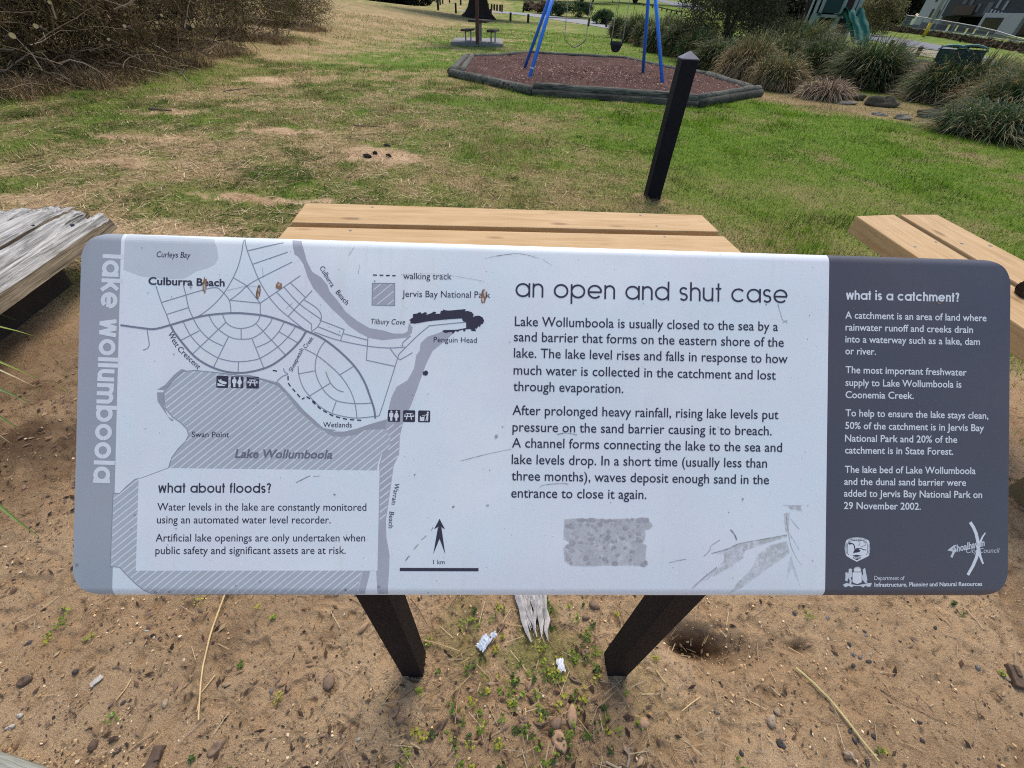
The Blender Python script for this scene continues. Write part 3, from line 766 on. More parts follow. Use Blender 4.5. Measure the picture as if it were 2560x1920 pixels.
for z, pts in [(Z1, [(727, 490), (770, 620), (810, 715), (840, 798)]), (Z1, [(945, 490), (965, 570), (985, 660), (1020, 742), (1070, 830), (1150, 910), (1255, 963)]),
    (Z1, [(770, 620), (950, 565), (1120, 515), (1200, 503), (1240, 525), (1305, 600), (1320, 700)]), (Z1, [(810, 715), (985, 660)]),
    (Z1, [(1050, 735), (1120, 690), (1220, 600), (1300, 490), (1370, 350), (1405, 220), (1418, 118)]), (Z1, [(1424, 118), (1450, 215), (1490, 320), (1540, 440), (1620, 575), (1700, 670), (1770, 730), (1850, 795), (1915, 845)]),
    (Z1, [(1450, 212), (1733, 145)]), (Z1, [(1490, 318), (1767, 222)]), (Z1, [(1310, 602), (1380, 550), (1445, 490), (1540, 432), (1803, 300)]), (Z1, [(1340, 425), (1445, 487)]), (Z1, [(1445, 490), (1550, 625)]), (Z1, [(1550, 625), (1310, 602)]),
    (Z1, [(1550, 625), (1552, 716)]), (Z1, [(1550, 625), (1690, 530), (1868, 408)]), (Z1, [(1680, 538), (1820, 680), (1940, 778), (1955, 795), (1957, 840)]), (Z1, [(1740, 500), (1860, 630), (2035, 755)]), (Z1, [(1790, 465), (1905, 577)]),
    (Z1, [(1960, 527), (1860, 632), (1770, 730)]), (Z1, [(1900, 600), (1985, 655), (2025, 700), (2033, 750), (2005, 810), (1955, 850)]),
    (Z1, [(1252, 712), (1280, 775), (1330, 812), (1400, 825), (1480, 808), (1530, 770), (1552, 716)]), (Z1, [(1147, 726), (1185, 795), (1250, 855), (1330, 900), (1410, 910), (1490, 900), (1570, 850), (1630, 780), (1645, 742)]),
    (Z1, [(942, 772), (1000, 880), (1080, 970), (1150, 1020), (1220, 1058), (1300, 1080), (1380, 1088), (1480, 1078), (1560, 1055), (1690, 970), (1780, 880), (1830, 808)]), (Z1, [(1740, 775), (1690, 860), (1620, 930), (1520, 975)]),
    (Z1, [(1400, 825), (1400, 910)]), (Z1, [(1280, 775), (1015, 1028)]), (Z1, [(1520, 790), (1750, 1035)]), (Z1, [(1300, 890), (1180, 1135)]), (Z1, [(1485, 905), (1580, 1140)]), (Z1, [(1380, 1088), (1375, 1170)]), (Z1, [(920, 920), (1070, 843)]), (Z1, [(1700, 852), (1850, 940)]),
    (Z1, [(657, 838), (670, 920), (673, 960), (655, 985), (625, 997)]), (Z1, [(1735, 1140), (1742, 1165), (1770, 1185)]), (Z1, [(1680, 1258), (1692, 1232), (1730, 1202), (1770, 1188)]),
    (Z2, [(490, 1080), (440, 1150), (405, 1250), (400, 1350), (430, 1450), (500, 1560), (600, 1630), (760, 1655), (915, 1650)]), (Z2, [(241, 1308), (250, 1400), (290, 1510), (350, 1590), (420, 1665), (525, 1733), (630, 1767), (780, 1788), (988, 1768)]),
    (Z2, [(300, 1150), (420, 1215), (540, 1310), (640, 1410), (720, 1530), (765, 1655), (783, 1785)]), (Z2, [(250, 1380), (400, 1352)]), (Z2, [(345, 1585), (540, 1465)]), (Z2, [(625, 1390), (755, 1310)]), (Z2, [(495, 1360), (540, 1465), (600, 1525), (660, 1548)]), (Z2, [(592, 1635), (555, 1735)])]:
    rd.line(SS(z, pts), RW)
for pts in [[(440, 885), (665, 972), (632, 1075)], [(420, 945), (635, 1030)], [(660, 1010), (880, 1070)], [(885, 1040), (870, 1255), (1135, 1312)], [(1235, 1135), (1170, 1200), (1025, 1659), (988, 1768)]]: rd.line(SS(Z2, pts), RW, False)
for pts in [[(390, 995), (600, 1068), (880, 1125), (1080, 1142), (1225, 1134)], [(1235, 1135), (1330, 1040), (1440, 948), (1480, 935), (1790, 905), (1855, 907)], [(1085, 1142), (1165, 1242), (1210, 1235), (1295, 1185)], [(1200, 1130), (1210, 1090), (1280, 1030)]]: rd.line(SS(Z2, pts), RW)
rd.line(LAKE[24:] + LAKE[:9], .0007, False)
rd.line([S(*Z2(925, 545)), S(*Z2(1133, 547)), S(*Z2(1131, 752)), S(*Z2(922, 748))], .0008, False, True)
rd.build('street_lines', INKROAD, panel)
rd = SB(.0016)
rd.line(SS(Z1, [(447, 799), (640, 825), (720, 829), (840, 798), (1030, 742), (1150, 718), (1300, 705), (1420, 706), (1600, 728), (1780, 785), (1915, 845)]) + SS(Z2, [(400, 1020), (490, 1070), (620, 1170), (760, 1310), (850, 1450), (900, 1580), (940, 1700), (953, 1792)]), .0023)
rd.line(SS(Z1, [(842, 800), (890, 880), (1010, 1025), (1100, 1095), (1200, 1143), (1300, 1170), (1420, 1175), (1550, 1150), (1650, 1110), (1760, 1030), (1860, 930), (1912, 850)]), .0023)
rd.build('main_road_lines', INKROAD2, panel)
mp = SB(.0017)
mp.poly(SS(Z2, [(1265, 885), (1300, 860), (1300, 830), (1340, 825), (1352, 815), (1372, 815), (1380, 828), (1410, 812), (1430, 820), (1420, 838), (1470, 822), (1490, 808), (1515, 812), (1505, 828), (1550, 828), (1556, 800), (1575, 800), (1580, 787), (1600, 796), (1640, 798), (1720, 790), (1785, 785), (1780, 806), (1800, 800), (1840, 812), (1860, 835), (1850, 858), (1880, 846), (1910, 845), (1940, 860), (1955, 890), (1945, 920), (1925, 925), (1918, 950), (1900, 940), (1890, 965), (1872, 960), (1880, 988), (1840, 985), (1830, 968), (1785, 970), (1780, 990), (1765, 988), (1760, 973), (1720, 985), (1718, 995), (1690, 985), (1670, 1012), (1655, 995), (1625, 998), (1600, 1005), (1570, 990), (1580, 978), (1700, 975), (1790, 958), (1790, 908), (1760, 895), (1750, 870), (1600, 880), (1450, 895), (1320, 918), (1270, 915), (1280, 900)]))
m2 = SB(.0017); m2.disc(S(*Z2(1415, 1373)), .0037, .0031, 16, 0, .5, 3); m2.build('rock_islet', INK, panel)
ar = SB(.0017)
ar.poly(SS(Z4, [(1390, 985), (1435, 1072), (1390, 1046), (1345, 1070)])); ar.poly(SS(Z4, [(1390, 1040), (1406, 1062), (1437, 1278), (1390, 1150), (1338, 1278), (1376, 1062)]))
ar.build('compass_arrow', INK, panel)
sb_ = SB(.0017); sb_.poly(SS(Z4, [(1060, 1392), (1713, 1394), (1713, 1420), (1060, 1418)])); sb_.build('scale_bar', INK, panel)
mp.build('headland_rocks', INK, panel)
mp = SB(.0018); DW = .0015
for z, pts in [(Z1, [(1650, 1156), (1715, 1168)]), (Z1, [(1770, 1200), (1772, 1262), (1885, 1390), (1912, 1360), (1990, 1412)])]: mp.dash(SS(z, pts), DW, .005, .0033)
mp.dash(SS(Z4, [(335, 12), (400, 72), (500, 130), (620, 160), (765, 170)]), DW, .005, .0033)
mp.build('walking_track_dashes', INK, panel)
mp = SB(.0018); mp.dash([S(*Z2(932, 470)), S(*Z2(1142, 477))], DW, .0047, .003); mp.build('legend_dashes', INK, panel)
lg = SB(.0006); LB = SS(Z2, [(927, 547), (1131, 549), (1129, 750), (924, 746)]); lg.poly(LB); lg.build('legend_swatch', INKBEACH, panel)
lg = SB(.0008); hatch(lg, LB, hd, .0086, .0011, .003); lg.build('legend_hatching', INKW, panel)
# --- map names
CPX = SW / 2330.0          # one photo pixel on the board, roughly
t = None
def tt(z, s, a, b, cap, **k):
    if t is not None: return text(t, s, S(*z(*a)), S(*z(*b)), cap * CPX, **k)
    q = SB(.0019); text(q, s, S(*z(*a)), S(*z(*b)), cap * CPX, **k); q.build('map_name', INK, panel)
tt(Z1, 'Curleys Bay', (733, 262), (1000, 268), 14, shear=.18); tt(Z1, 'Culburra Beach', (667, 478), (1270, 492), 17.5, bold=.022)
tt(Z2, 'walking track', (1210, 508), (1655, 512), 15.5); tt(Z2, 'Jervis Bay National Park', (1200, 672), (2012, 682), 16)
tt(Z2, 'Tilbury Cove', (912, 922), (1227, 927), 13, shear=.18); tt(Z2, 'Penguin Head', (1490, 1088), (1888, 1095), 13)
tt(Z1, 'West', (820, 868), (882, 975), 13); tt(Z1, 'Crescent', (893, 992), (1058, 1150), 13)
tt(Z1, 'Sheepwash', (1803, 1168), (1895, 990), 10); tt(Z1, 'Creek', (1912, 985), (1975, 905), 10)
tt(Z3, 'Swan Point', (1010, 355), (1305, 357), 13); tt(Z4, 'Wetlands', (425, 225), (662, 227), 12.5)
tt(Z2, 'Culburra', (438, 405), (545, 585), 12); tt(Z2, 'Beach', (585, 632), (682, 748), 12)
tt(Z4, 'Warrain', (1020, 690), (990, 865), 11.5, shear=.1); tt(Z4, 'Beach', (975, 925), (966, 1062), 11.5, shear=.1)
tt(Z4, '1 km', (1337, 1360), (1432, 1360), 10)
t = SB(.0019); tt(Z3, 'Lake Wollumboola', (1350, 518), (2120, 525), 20, bold=.022, shear=.2); t.build('lake_name', INKLBL, panel)
# --- headings and body text
t = SB(.002); strokes(t, 'an open and shut case', S(1288.5, 742.4), S(1968.7, 758.3), 35 * CPX, .125, 1.36, .15); t.build('title_lettering', INK, panel)
t = SB(.002); strokes(t, 'what about floods?', S(*Z3(745, 795)), S(*Z3(1637, 797)), 17.5 * CPX, .20, 1.36, .13); t.build('inset_heading', INK, panel)
t = SB(.0008); strokes(t, 'what is a catchment?', S(*Z7(258, 445)), S(*Z7(1238, 466)), 17.5 * CPX, .235, 1.36, .10); t.build('catchment_heading', INKW, panel)
t = SB(.0006); strokes(t, 'lake wollumboola', S(257.0, 635), S(232.7, 1207), 39 * CPX, .25, 1.25, .11); t.build('band_lettering', INKW, panel)
t = SB(.002)
for s, a, b in [('Lake Wollumboola is usually closed to the sea by a', (118, 540), (1772, 572)), ('sand barrier that forms on the eastern shore of the', (112, 636), (1808, 672)),
    ('lake. The lake level rises and falls in response to how', (112, 738), (1832, 775)), ('much water is collected in the catchment and lost', (110, 845), (1758, 878)), ('through evaporation.', (108, 948), (800, 962)),
    ('After prolonged heavy rainfall, rising lake levels put', (103, 1098), (1775, 1126)), ('pressure on the sand barrier causing it to breach.', (103, 1203), (1732, 1228)), ('A channel forms connecting the lake to the sea and', (100, 1303), (1797, 1332)),
    ('lake levels drop. In a short time (usually less than', (98, 1407), (1703, 1431)), ('three months), waves deposit enough sand in the', (97, 1510), (1715, 1535)), ('entrance to close it again.', (95, 1618), (945, 1628))]:
    tt(Z5, s, a, b, 23.5, bold=.006)
t.build('body_text', INK, panel)
t = SB(.002); ID = lambda x, y: (x, y)
for s, a, b in [('Water levels in the lake are constantly monitored', (393.5, 1276), (916, 1276.7)), ('using an automated water level recorder.', (392.6, 1308.2), (826.8, 1308.4)),
    ('Artificial lake openings are only undertaken when', (389.4, 1353.4), (913, 1353.2)), ('public safety and significant assets are at risk.', (388.8, 1385), (864.5, 1384.5))]:
    tt(ID, s, a, b, 18, bold=.004)
t.build('inset_text', INK, panel)
t = SB(.0008)
for z, s, a, b in [(Z7, 'A catchment is an area of land where', (252, 608), (1472, 633)), (Z7, 'rainwater runoff and creeks drain', (254, 712), (1355, 735)), (Z7, 'into a waterway such as a lake, dam', (252, 815), (1415, 838)), (Z7, 'or river.', (252, 918), (517, 923)),
    (Z7, 'The most important freshwater', (254, 1080), (1300, 1103)), (Z7, 'supply to Lake Wollumboola is', (254, 1190), (1255, 1207)), (Z7, 'Coonemia Creek.', (254, 1296), (843, 1304)),
    (Z7, 'To help to ensure the lake stays clean,', (254, 1453), (1488, 1477)), (Z7, '50% of the catchment is in Jervis Bay', (252, 1562), (1450, 1583)), (Z8, 'National Park and 20% of the', (272, 165), (1330, 178)), (Z8, 'catchment is in State Forest.', (272, 277), (1293, 290)),
    (Z8, 'The lake bed of Lake Wollumboola', (270, 459), (1503, 472)), (Z8, 'and the dunal sand barrier were', (265, 573), (1413, 583)), (Z8, 'added to Jervis Bay National Park on', (262, 684), (1565, 698)), (Z8, '29 November 2002.', (262, 800), (987, 808))]:
    tt(z, s, a, b, 17.5, bold=.012)
t.build('catchment_text', INKW, panel)
t = SB(.0008); tt(Z8, 'Department of', (550, 1470), (833, 1471), 10.5, bold=-.002); tt(Z8, 'Infrastructure, Planning and Natural Resources', (550, 1533), (1565, 1525), 10, bold=.02); t.build('department_lettering', INKW, panel)
# --- emblems
e = SB(.0006); e.poly(SS(ZE, [(330, 470), (380, 430), (470, 408), (580, 402), (700, 410), (790, 435), (850, 480), (872, 560), (880, 660), (868, 770), (840, 830), (720, 890), (570, 960), (430, 890), (335, 830), (300, 760), (290, 650), (298, 560)]))
em = e.build('parks_emblem', INKW, panel)
e = SB(.0010); E_ = lambda *p: SS(ZE, p)
e.line(E_((375, 500), (460, 478), (580, 470), (700, 478), (790, 505), (815, 580), (822, 680), (808, 770), (780, 800)), .0006); e.line(E_((375, 500), (355, 580), (352, 680), (360, 770), (390, 805)), .0006)
e.disc(S(*ZE(408, 540)), .0020, .0015); e.line(E_((420, 540), (480, 550), (510, 590), (525, 660), (550, 690)), .0014)
e.poly(E_((480, 775), (500, 710), (540, 660), (600, 640), (630, 660), (610, 690), (660, 690), (640, 730), (570, 750), (510, 755))); e.line(E_((610, 665), (660, 655), (720, 680), (790, 692)), .0010)
e.line(E_((600, 480), (645, 520), (630, 560), (600, 590)), .0005); e.line(E_((720, 500), (775, 530), (760, 580), (660, 620)), .0005)
e.poly(E_((455, 822), (560, 800), (690, 822), (600, 845), (530, 845))); e.poly(E_((490, 850), (660, 855), (665, 880), (570, 925), (485, 880)))
e.build('emblem_drawing', INK, em)
e = SB(.0010); text(e, 'NATIONAL', S(*ZE(340, 780)), S(*ZE(345, 520)), .0026); text(e, 'PARKS & WILDLIFE', S(*ZE(380, 468)), S(*ZE(800, 470)), .0026); text(e, 'SERVICE', S(*ZE(845, 545)), S(*ZE(838, 780)), .0026); e.build('emblem_lettering', INK, em)
e = SB(.0014); text(e, 'NSW', S(*ZE(505, 890)), S(*ZE(650, 888)), .0024, .03); e.build('emblem_initials', INKW, em)
e = SB(.0006)
e.poly(E_((472, 1205), (684, 1205), (682, 1430), (640, 1452), (575, 1475), (510, 1450), (472, 1430))); e.poly(E_((500, 1190), (515, 1130), (560, 1105), (620, 1110), (655, 1140), (668, 1190)))
for k in range(9): a = math.radians(20 + 140 * k / 8); e.ribbon(SS(ZE, [(583 + 60 * math.cos(a), 1160 - 60 * math.sin(a)), (583 + 92 * math.cos(a), 1160 - 84 * math.sin(a))]), .0009, e.nxt())
cr = e.build('coat_of_arms', INKW, panel)
e = SB(.0006)
e.poly(E_((385, 1130), (430, 1115), (465, 1140), (455, 1190), (466, 1300), (430, 1330), (452, 1400), (440, 1480), (395, 1470), (410, 1400), (375, 1330), (350, 1420), (320, 1400), (300, 1390), (310, 1290), (305, 1220), (340, 1195), (370, 1240), (380, 1200)))
e.poly(E_((705, 1150), (740, 1110), (765, 1115), (775, 1180), (800, 1300), (815, 1390), (790, 1400), (815, 1440), (770, 1460), (720, 1400), (695, 1380), (690, 1290), (720, 1240)))
e.poly(E_((250, 1490), (330, 1450), (440, 1480), (575, 1500), (720, 1480), (830, 1455), (915, 1450), (900, 1500), (890, 1530), (820, 1540), (770, 1510), (720, 1555), (660, 1520), (500, 1520), (440, 1550), (390, 1515), (300, 1550)))
e.build('arms_supporters', INKBAY, cr)
C_ = lambda *p: SS(ZC, p)
e = SB(.0007)
def taper(sb, pts, w0, w1):
    off = sb.nxt(); q = []
    for i in range(len(pts) - 1):
        for k in range(4): q.append(pts[i] + (pts[i + 1] - pts[i]) * k / 4)
    q.append(pts[-1]); L = []; R = []
    for i, p in enumerate(q):
        d = q[min(i + 1, len(q) - 1)] - q[max(0, i - 1)]; d = d / np.linalg.norm(d); n = np.array([-d[1], d[0]]); w = w0 + (w1 - w0) * i / (len(q) - 1); L.append(p + n * w / 2); R.append(p - n * w / 2)
    for i in range(len(q) - 1): sb.add([SP(*R[i], off), SP(*R[i + 1], off), SP(*L[i + 1], off), SP(*L[i], off)], [(0, 1, 2, 3)])
taper(e, C_((785, 235), (860, 350), (920, 490), (955, 640), (975, 760)), .0042, .0046); taper(e, C_((1135, 478), (1070, 570), (1020, 690), (990, 780)), .0016, .0034)
taper(e, C_((975, 740), (970, 880), (930, 1050), (850, 1240), (730, 1450)), .0048, .0040); taper(e, C_((985, 860), (1010, 1000), (1050, 1110), (1085, 1195)), .0042, .0022)
lg_ = e.build('council_emblem', INKW, panel)
e = SB(.0009); text(e, 'Shoalhaven', S(*ZC(400, 930)), S(*ZC(1130, 775)), .0088, .03, .25); e.ribbon(C_((420, 790), (310, 870), (420, 890), (350, 1045)), .0032, e.nxt())
text(e, 'City Council', S(*ZC(690, 942)), S(*ZC(1460, 935)), .0062, 0, .18); e.build('council_lettering', INKBAY, lg_)
# --- facility symbols
def symbol(z, x0, y0, x1, y1, white, kind):
    sy = SB(.0012); a, b = S(*z(x0, y1)), S(*z(x1, y0)); sy.poly(rrect(a[0], a[1], b[0], b[1], .0014, 4)); o = sy.build('facility_symbol', INK, panel)
    w = SB(.0017); white(w, lambda *p: [(a[0] + (b[0] - a[0]) * x, b[1] + (a[1] - b[1]) * y) for x, y in p]); w.build(kind, INKW, o)
def boat(w, q):
    w.poly(q((.12, .30), (.34, .37), (.88, .52), (.84, .66), (.80, .70), (.55, .67), (.28, .55), (.20, .46))); w.poly(q((.1, .60), (.75, .79), (.72, .84), (.10, .84)))
    w.disc(q((.52, .62))[0], .0011); w.poly(q((.29, .34), (.35, .26), (.44, .33), (.42, .41)))
def couple(w, q):
    for cx in (.28, .70): w.disc(q((cx, .14))[0], .00125)
    w.poly(q((.16, .24), (.40, .24), (.44, .30), (.44, .58), (.37, .58), (.37, .92), (.19, .92), (.19, .58), (.11, .58), (.11, .30)))
    w.poly(q((.62, .23), (.78, .23), (.91, .56), (.85, .58), (.78, .42), (.86, .66), (.77, .66), (.77, .92), (.62, .92), (.62, .66), (.53, .66), (.62, .42), (.55, .58), (.49, .56)))
def picnic(w, q):
    for l in (((.22, .25), (.78, .25), (.78, .32), (.22, .32)), ((.08, .48), (.92, .48), (.92, .56), (.08, .56)), ((.08, .38), (.25, .38), (.25, .44), (.08, .44)), ((.75, .38), (.92, .38), (.92, .44), (.75, .44)),
              ((.36, .32), (.44, .32), (.31, .80), (.22, .80)), ((.56, .32), (.64, .32), (.76, .80), (.67, .80))): w.poly(q(*l))
def grill(w, q):
    w.disc(q((.80, .17))[0], .0012); w.poly(q((.77, .24), (.86, .28), (.84, .52), (.84, .90), (.76, .90), (.76, .62), (.68, .90), (.60, .90), (.70, .52), (.70, .40), (.50, .44), (.42, .44), (.34, .48), (.34, .42), (.62, .37)))
    w.poly(q((.15, .48), (.20, .48), (.24, .58), (.40, .54), (.48, .56), (.48, .48), (.53, .48), (.52, .90), (.15, .90)))
symbol(ZI, 170, 158, 652, 622, boat, 'boat_ramp_drawing'); symbol(ZI, 745, 178, 1250, 632, couple, 'toilets_drawing'); symbol(ZI, 1360, 190, 1862, 645, picnic, 'picnic_drawing')
symbol(ZJ, 160, 172, 695, 665, couple, 'toilets_drawing'); symbol(ZJ, 808, 185, 1330, 675, picnic, 'picnic_drawing'); symbol(ZJ, 1448, 195, 1970, 685, grill, 'barbecue_drawing')
# --- wear on the board
PALEC = mat_plain('pale_chip', (.62, .5, .42), .8, .3, 100)
for z, x, y, a_, b_, r_, chips_ in [(Z1, 1113, 482, .0027, .0098, -.02, [(1113, 500, .0014, .0055)]), (Z1, 1537, 540, .0025, .0092, -.15, [(1540, 520, .0011, .003), (1535, 565, .0010, .003)]), (Z1, 1698, 490, .0038, .0046, 0, [(1700, 480, .0016, .0018)]),
        (Z2, 1950, 668, .0038, .0092, 0, [(1960, 640, .0014, .004), (1945, 700, .0016, .003)]), (Z7, 1063, 478, .0026, .0010, 0, [])]:
    w = SB(.0023); w.disc(S(*z(x, y)), a_, b_, 16, r_, .4, int(x)); o_ = w.build('residue_mark', STAIN, panel)
    for (cx_, cy_, ca, cb) in chips_: w = SB(.0027); w.disc(S(*z(cx_, cy_)), ca, cb, 12, .1, .6, int(cx_)); w.build('pale_chip', PALEC, o_)
w = SB(.0021); R_ = random.Random(9)
pp = [(440, 252), (520, 246), (700, 250), (930, 246), (960, 262), (1000, 275), (1010, 292), (985, 318), (955, 318), (962, 350), (955, 392), (940, 400), (968, 420), (962, 480), (958, 552), (700, 548), (600, 556), (480, 552), (440, 520), (432, 430), (480, 400), (434, 380), (436, 300)]
w.poly(SS(Z6, pp)); w.build('sticker_residue', broken('sticker_coat', (.63, .605, .595), .28, .56, 130), panel)
w = SB(.0024)
for k in range(120):
    x = R_.uniform(450, 970); y = 252 + 296 * R_.random() ** 1.1; s = R_.choice([.0009, .0012, .0016, .0022, .0032]) * R_.uniform(.5, 1.1)
    w.disc(S(*Z6(x, y)), s * 1.25, s, 9, R_.uniform(-.3, .3), .5, k)
for k in range(26): w.disc(S(*Z6(R_.uniform(520, 960), R_.uniform(248, 268))), R_.uniform(.001, .004), .0011, 9, 0, .6, 200 + k)
w.build('sticker_mould_spots', mat_plain('mould_spots', (.43, .41, .415), .8, .3, 80), panel)['kind'] = 'stuff'
w = SB(.0021)
w.poly(SS(Z6, [(1385, 472), (1480, 440), (1560, 405), (1700, 380), (1880, 348), (1880, 362), (1720, 410), (1600, 455), (1590, 500), (1520, 555), (1470, 575), (1400, 620), (1320, 655), (1250, 712), (1340, 620), (1420, 565), (1465, 520), (1470, 480), (1420, 470)]))
w.poly(SS(Z6, [(1890, 470), (1760, 560), (1690, 610), (1600, 680), (1500, 735), (1560, 650), (1650, 560), (1680, 480), (1760, 420), (1870, 390)]))
w.poly(SS(Z6, [(1850, 215), (1890, 210), (1880, 345), (1862, 330)])); w.poly(SS(Z6, [(1870, 165), (1960, 165), (1968, 200), (1900, 190)]))
w.poly(SS(Z6, [(1895, 480), (1910, 520), (1960, 690), (1900, 560), (1870, 640), (1875, 560)]))
w.build('pale_smears', SMEAR, panel)
w = SB(.0025)
for z, pts, wd in [(Z6, [(1255, 700), (1320, 640), (1420, 560)], .0009), (Z6, [(1385, 472), (1500, 440), (1560, 410), (1720, 380), (1870, 352)], .0008), (Z6, [(1880, 340), (1895, 420), (1930, 500), (1968, 550)], .0006), (Z6, [(1870, 210), (1870, 280), (1885, 345)], .0006), (Z6, [(1890, 350), (1950, 450)], .0005),
    (Z6, [(1110, 533), (1160, 520), (1222, 508)], .0009), (Z6, [(1335, 492), (1375, 450), (1380, 425), (1440, 385)], .0007), (Z6, [(1505, 318), (1530, 345), (1548, 385)], .0018), (Z6, [(1845, 162), (1965, 165)], .0007), (Z6, [(1890, 245), (1950, 318)], .0006),
    (Z4, [(1105, 1335), (1140, 1290)], .0012), (Z4, [(1175, 1240), (1215, 1195)], .0012), (Z4, [(1240, 1160), (1280, 1125)], .0011), (Z4, [(1318, 1085), (1336, 1055)], .0013), (Z4, [(1565, 505), (1800, 445), (1985, 408)], .0008), (Z4, [(200, 685), (290, 640), (318, 628)], .0011), (Z4, [(345, 635), (400, 628)], .0006),
    (Z5, [(0, 103), (140, 85), (280, 118)], .0006), (Z5, [(290, 118), (350, 160)], .0005), (Z5, [(1770, 400), (1790, 470), (1800, 500), (1835, 525)], .0008), (Z5, [(1800, 520), (1830, 505)], .0007), (Z5, [(385, 1222), (440, 1213), (510, 1225)], .0010), (Z5, [(275, 1555), (300, 1540), (410, 1530), (455, 1535)], .0010),
    (Z2, [(705, 295), (758, 212)], .0006), (Z2, [(795, 460), (810, 370)], .0004), (Z2, [(1190, 465), (1500, 460), (1740, 490), (1960, 530)], .0004), (Z2, [(1960, 320), (2080, 292), (2212, 280)], .0005), (Z1, [(1290, 525), (1450, 492), (1560, 497)], .0005), (Z1, [(1570, 340), (1575, 430)], .0004), (Z1, [(1755, 668), (1810, 622)], .0006)]:
    w.line(SS(z, pts), wd)
for k in range(380):
    u, v = R_.uniform(.05, SW - .01), SH * R_.random() ** (1.7 if R_.random() < .7 else .8)
    s = .00028 + .0008 * R_.random() ** 5; w.disc((u, min(SH - .004, max(.004, v))), s, s * R_.uniform(.5, 1.4), 6, R_.uniform(0, 3), .6, k)
for z, x, y, s in [(Z4, 1860, 302, .0030), (Z4, 1785, 875, .0020), (Z4, 1505, 885, .0018), (Z4, 1185, 618, .0014), (Z4, 1912, 222, .0012), (Z6, 1585, 124, .0018), (Z4, 610, 1575, .0018), (Z3, 715, 1590, .0028), (Z3, 825, 1585, .0020), (Z1, 1003, 503, .0016), (Z1, 665, 545, .0009), (Z3, 105, 1365, .002), (Z4, 890, 1550, .0025), (Z3, 560, 970, .0012)]:
    w.disc(S(*z(x, y)), s, s * .75, 9, .6, .7, int(x))
w.build('scratches', SCRATCH, panel)['kind'] = 'stuff'
# ---------------------------------------------------------------- benches, post, old timber
def axis_of(a, b): d = np.array(b[:2]) - np.array(a[:2]); return d / np.linalg.norm(d)
BZ, BT = .60, .075
def screw_at(px, py, parent, z, mat, r=.0065):
    c = P(px, py, z); m = MB(); m.tube([c + np.array([0, 0, -.004]), c + np.array([0, 0, .0012])], r, 10); m.tube([c + np.array([0, 0, .0011]), c + np.array([0, 0, .0017])], r * .45, 6)
    return m.build('screw', mat, parent)
SCREWM = mat_plain('screw_zinc', (.20, .20, .20), .45, .3, 200, .5, 0, .7)
POSTW = mat_plain('treated_support', (.20, .14, .07), .8, .3, 20)
def plank(name, quad, z, th, mat, parent, bev=.006):
    m = MB(); m.prism([q[:2] for q in quad], z - th, z); return m.build(name, mat, parent, bevel=bev, seg=2)
# bench behind the sign
a1, b1, c1, d1 = P(764.6, 506.5, BZ), P(1754.9, 537, BZ), P(1797.8, 578.7, BZ), P(727.5, 555.2, BZ)
a2, b2 = P(719, 566, BZ), P(1810, 590, BZ); dv = (d1 - a1 + c1 - b1) / 2
ax = axis_of(a1, b1)
NEWWOOD = mat_wood('new_pine', lin(182, 144, 92), lin(204, 170, 124), ax, 1.0, .65, 0, True)
bx = (a1 + c1) / 2
bench = thing('timber_bench', 'new pale timber bench of wide planks directly behind the information sign', 'bench', (bx[0], bx[1] - .15, float(H(bx[0], bx[1] - .15))), 'new timber benches')
p_ = plank('plank', [a1, b1, c1, d1], BZ, BT, NEWWOOD, bench)
for q in [(931, 518), (892, 547), (1601, 538), (1641, 565)]: screw_at(*q, p_, BZ, SCREWM)
p2_ = plank('plank', [a2, b2, b2 + dv, a2 + dv], BZ, BT, NEWWOOD, bench)
for q in [(876, 576.5), (1662, 592)]: screw_at(*q, p2_, BZ, SCREWM)
for k in (.2, .8):
    c = a1 + (b1 - a1) * k + dv * 1.03; m = MB(); m.box((c[0], c[1], BZ - BT - .05), (.1, .52, .1), math.atan2(ax[1], ax[0])); m.build('bearer', POSTW, bench)
    m = MB(); m.box((c[0], c[1], (BZ - BT - .1) / 2 - .1), (.12, .12, BZ - BT - .1 + .2), math.atan2(ax[1], ax[0])); m.build('leg', POSTW, bench)
# bench at the right, seen end on
A, B, C, D = P(2141.6, 539.8, BZ), P(2234.5, 536, BZ), P(2251, 536, BZ), P(2343, 536, BZ)
e1, e2, e3 = P(2535, 786, BZ), P(2531, 699, BZ), P(2560, 658, BZ)
dl = (e1 - A); dl = dl / np.linalg.norm(dl); dr = (e3 - D) / np.linalg.norm(e3 - D); dd = dl + dr; dd /= np.linalg.norm(dd); LEN = 2.05
NEWWOOD2 = mat_wood('new_pine_b', lin(180, 142, 92), lin(202, 168, 122), dd[:2], 1.0, .65, 0, True)
bc = (A + D) / 2 + dd * LEN / 2
bench2 = thing('timber_bench', 'new pale timber bench at the right, running towards the viewer past the sign corner', 'bench', (bc[0], bc[1], float(H(bc[0], bc[1]))), 'new timber benches')
BT2 = min(.12, max(.06, BZ - float(V(2120, 579.6, A)[2])))
pa = plank('plank', [A, B, B + dd * LEN, A + dd * LEN], BZ, BT2, NEWWOOD2, bench2); pb = plank('plank', [C, D, D + dd * LEN, C + dd * LEN], BZ, BT2, NEWWOOD2, bench2)
Z9 = lambda x, y: (2050 + x / 4.147, 500 + y / 4.147)
for q in [(985, 485), (1200, 435)]: screw_at(*Z9(*q), pa, BZ, SCREWM)
for q in [(1470, 452), (1765, 475)]: screw_at(*Z9(*q), pb, BZ, SCREWM, .009)
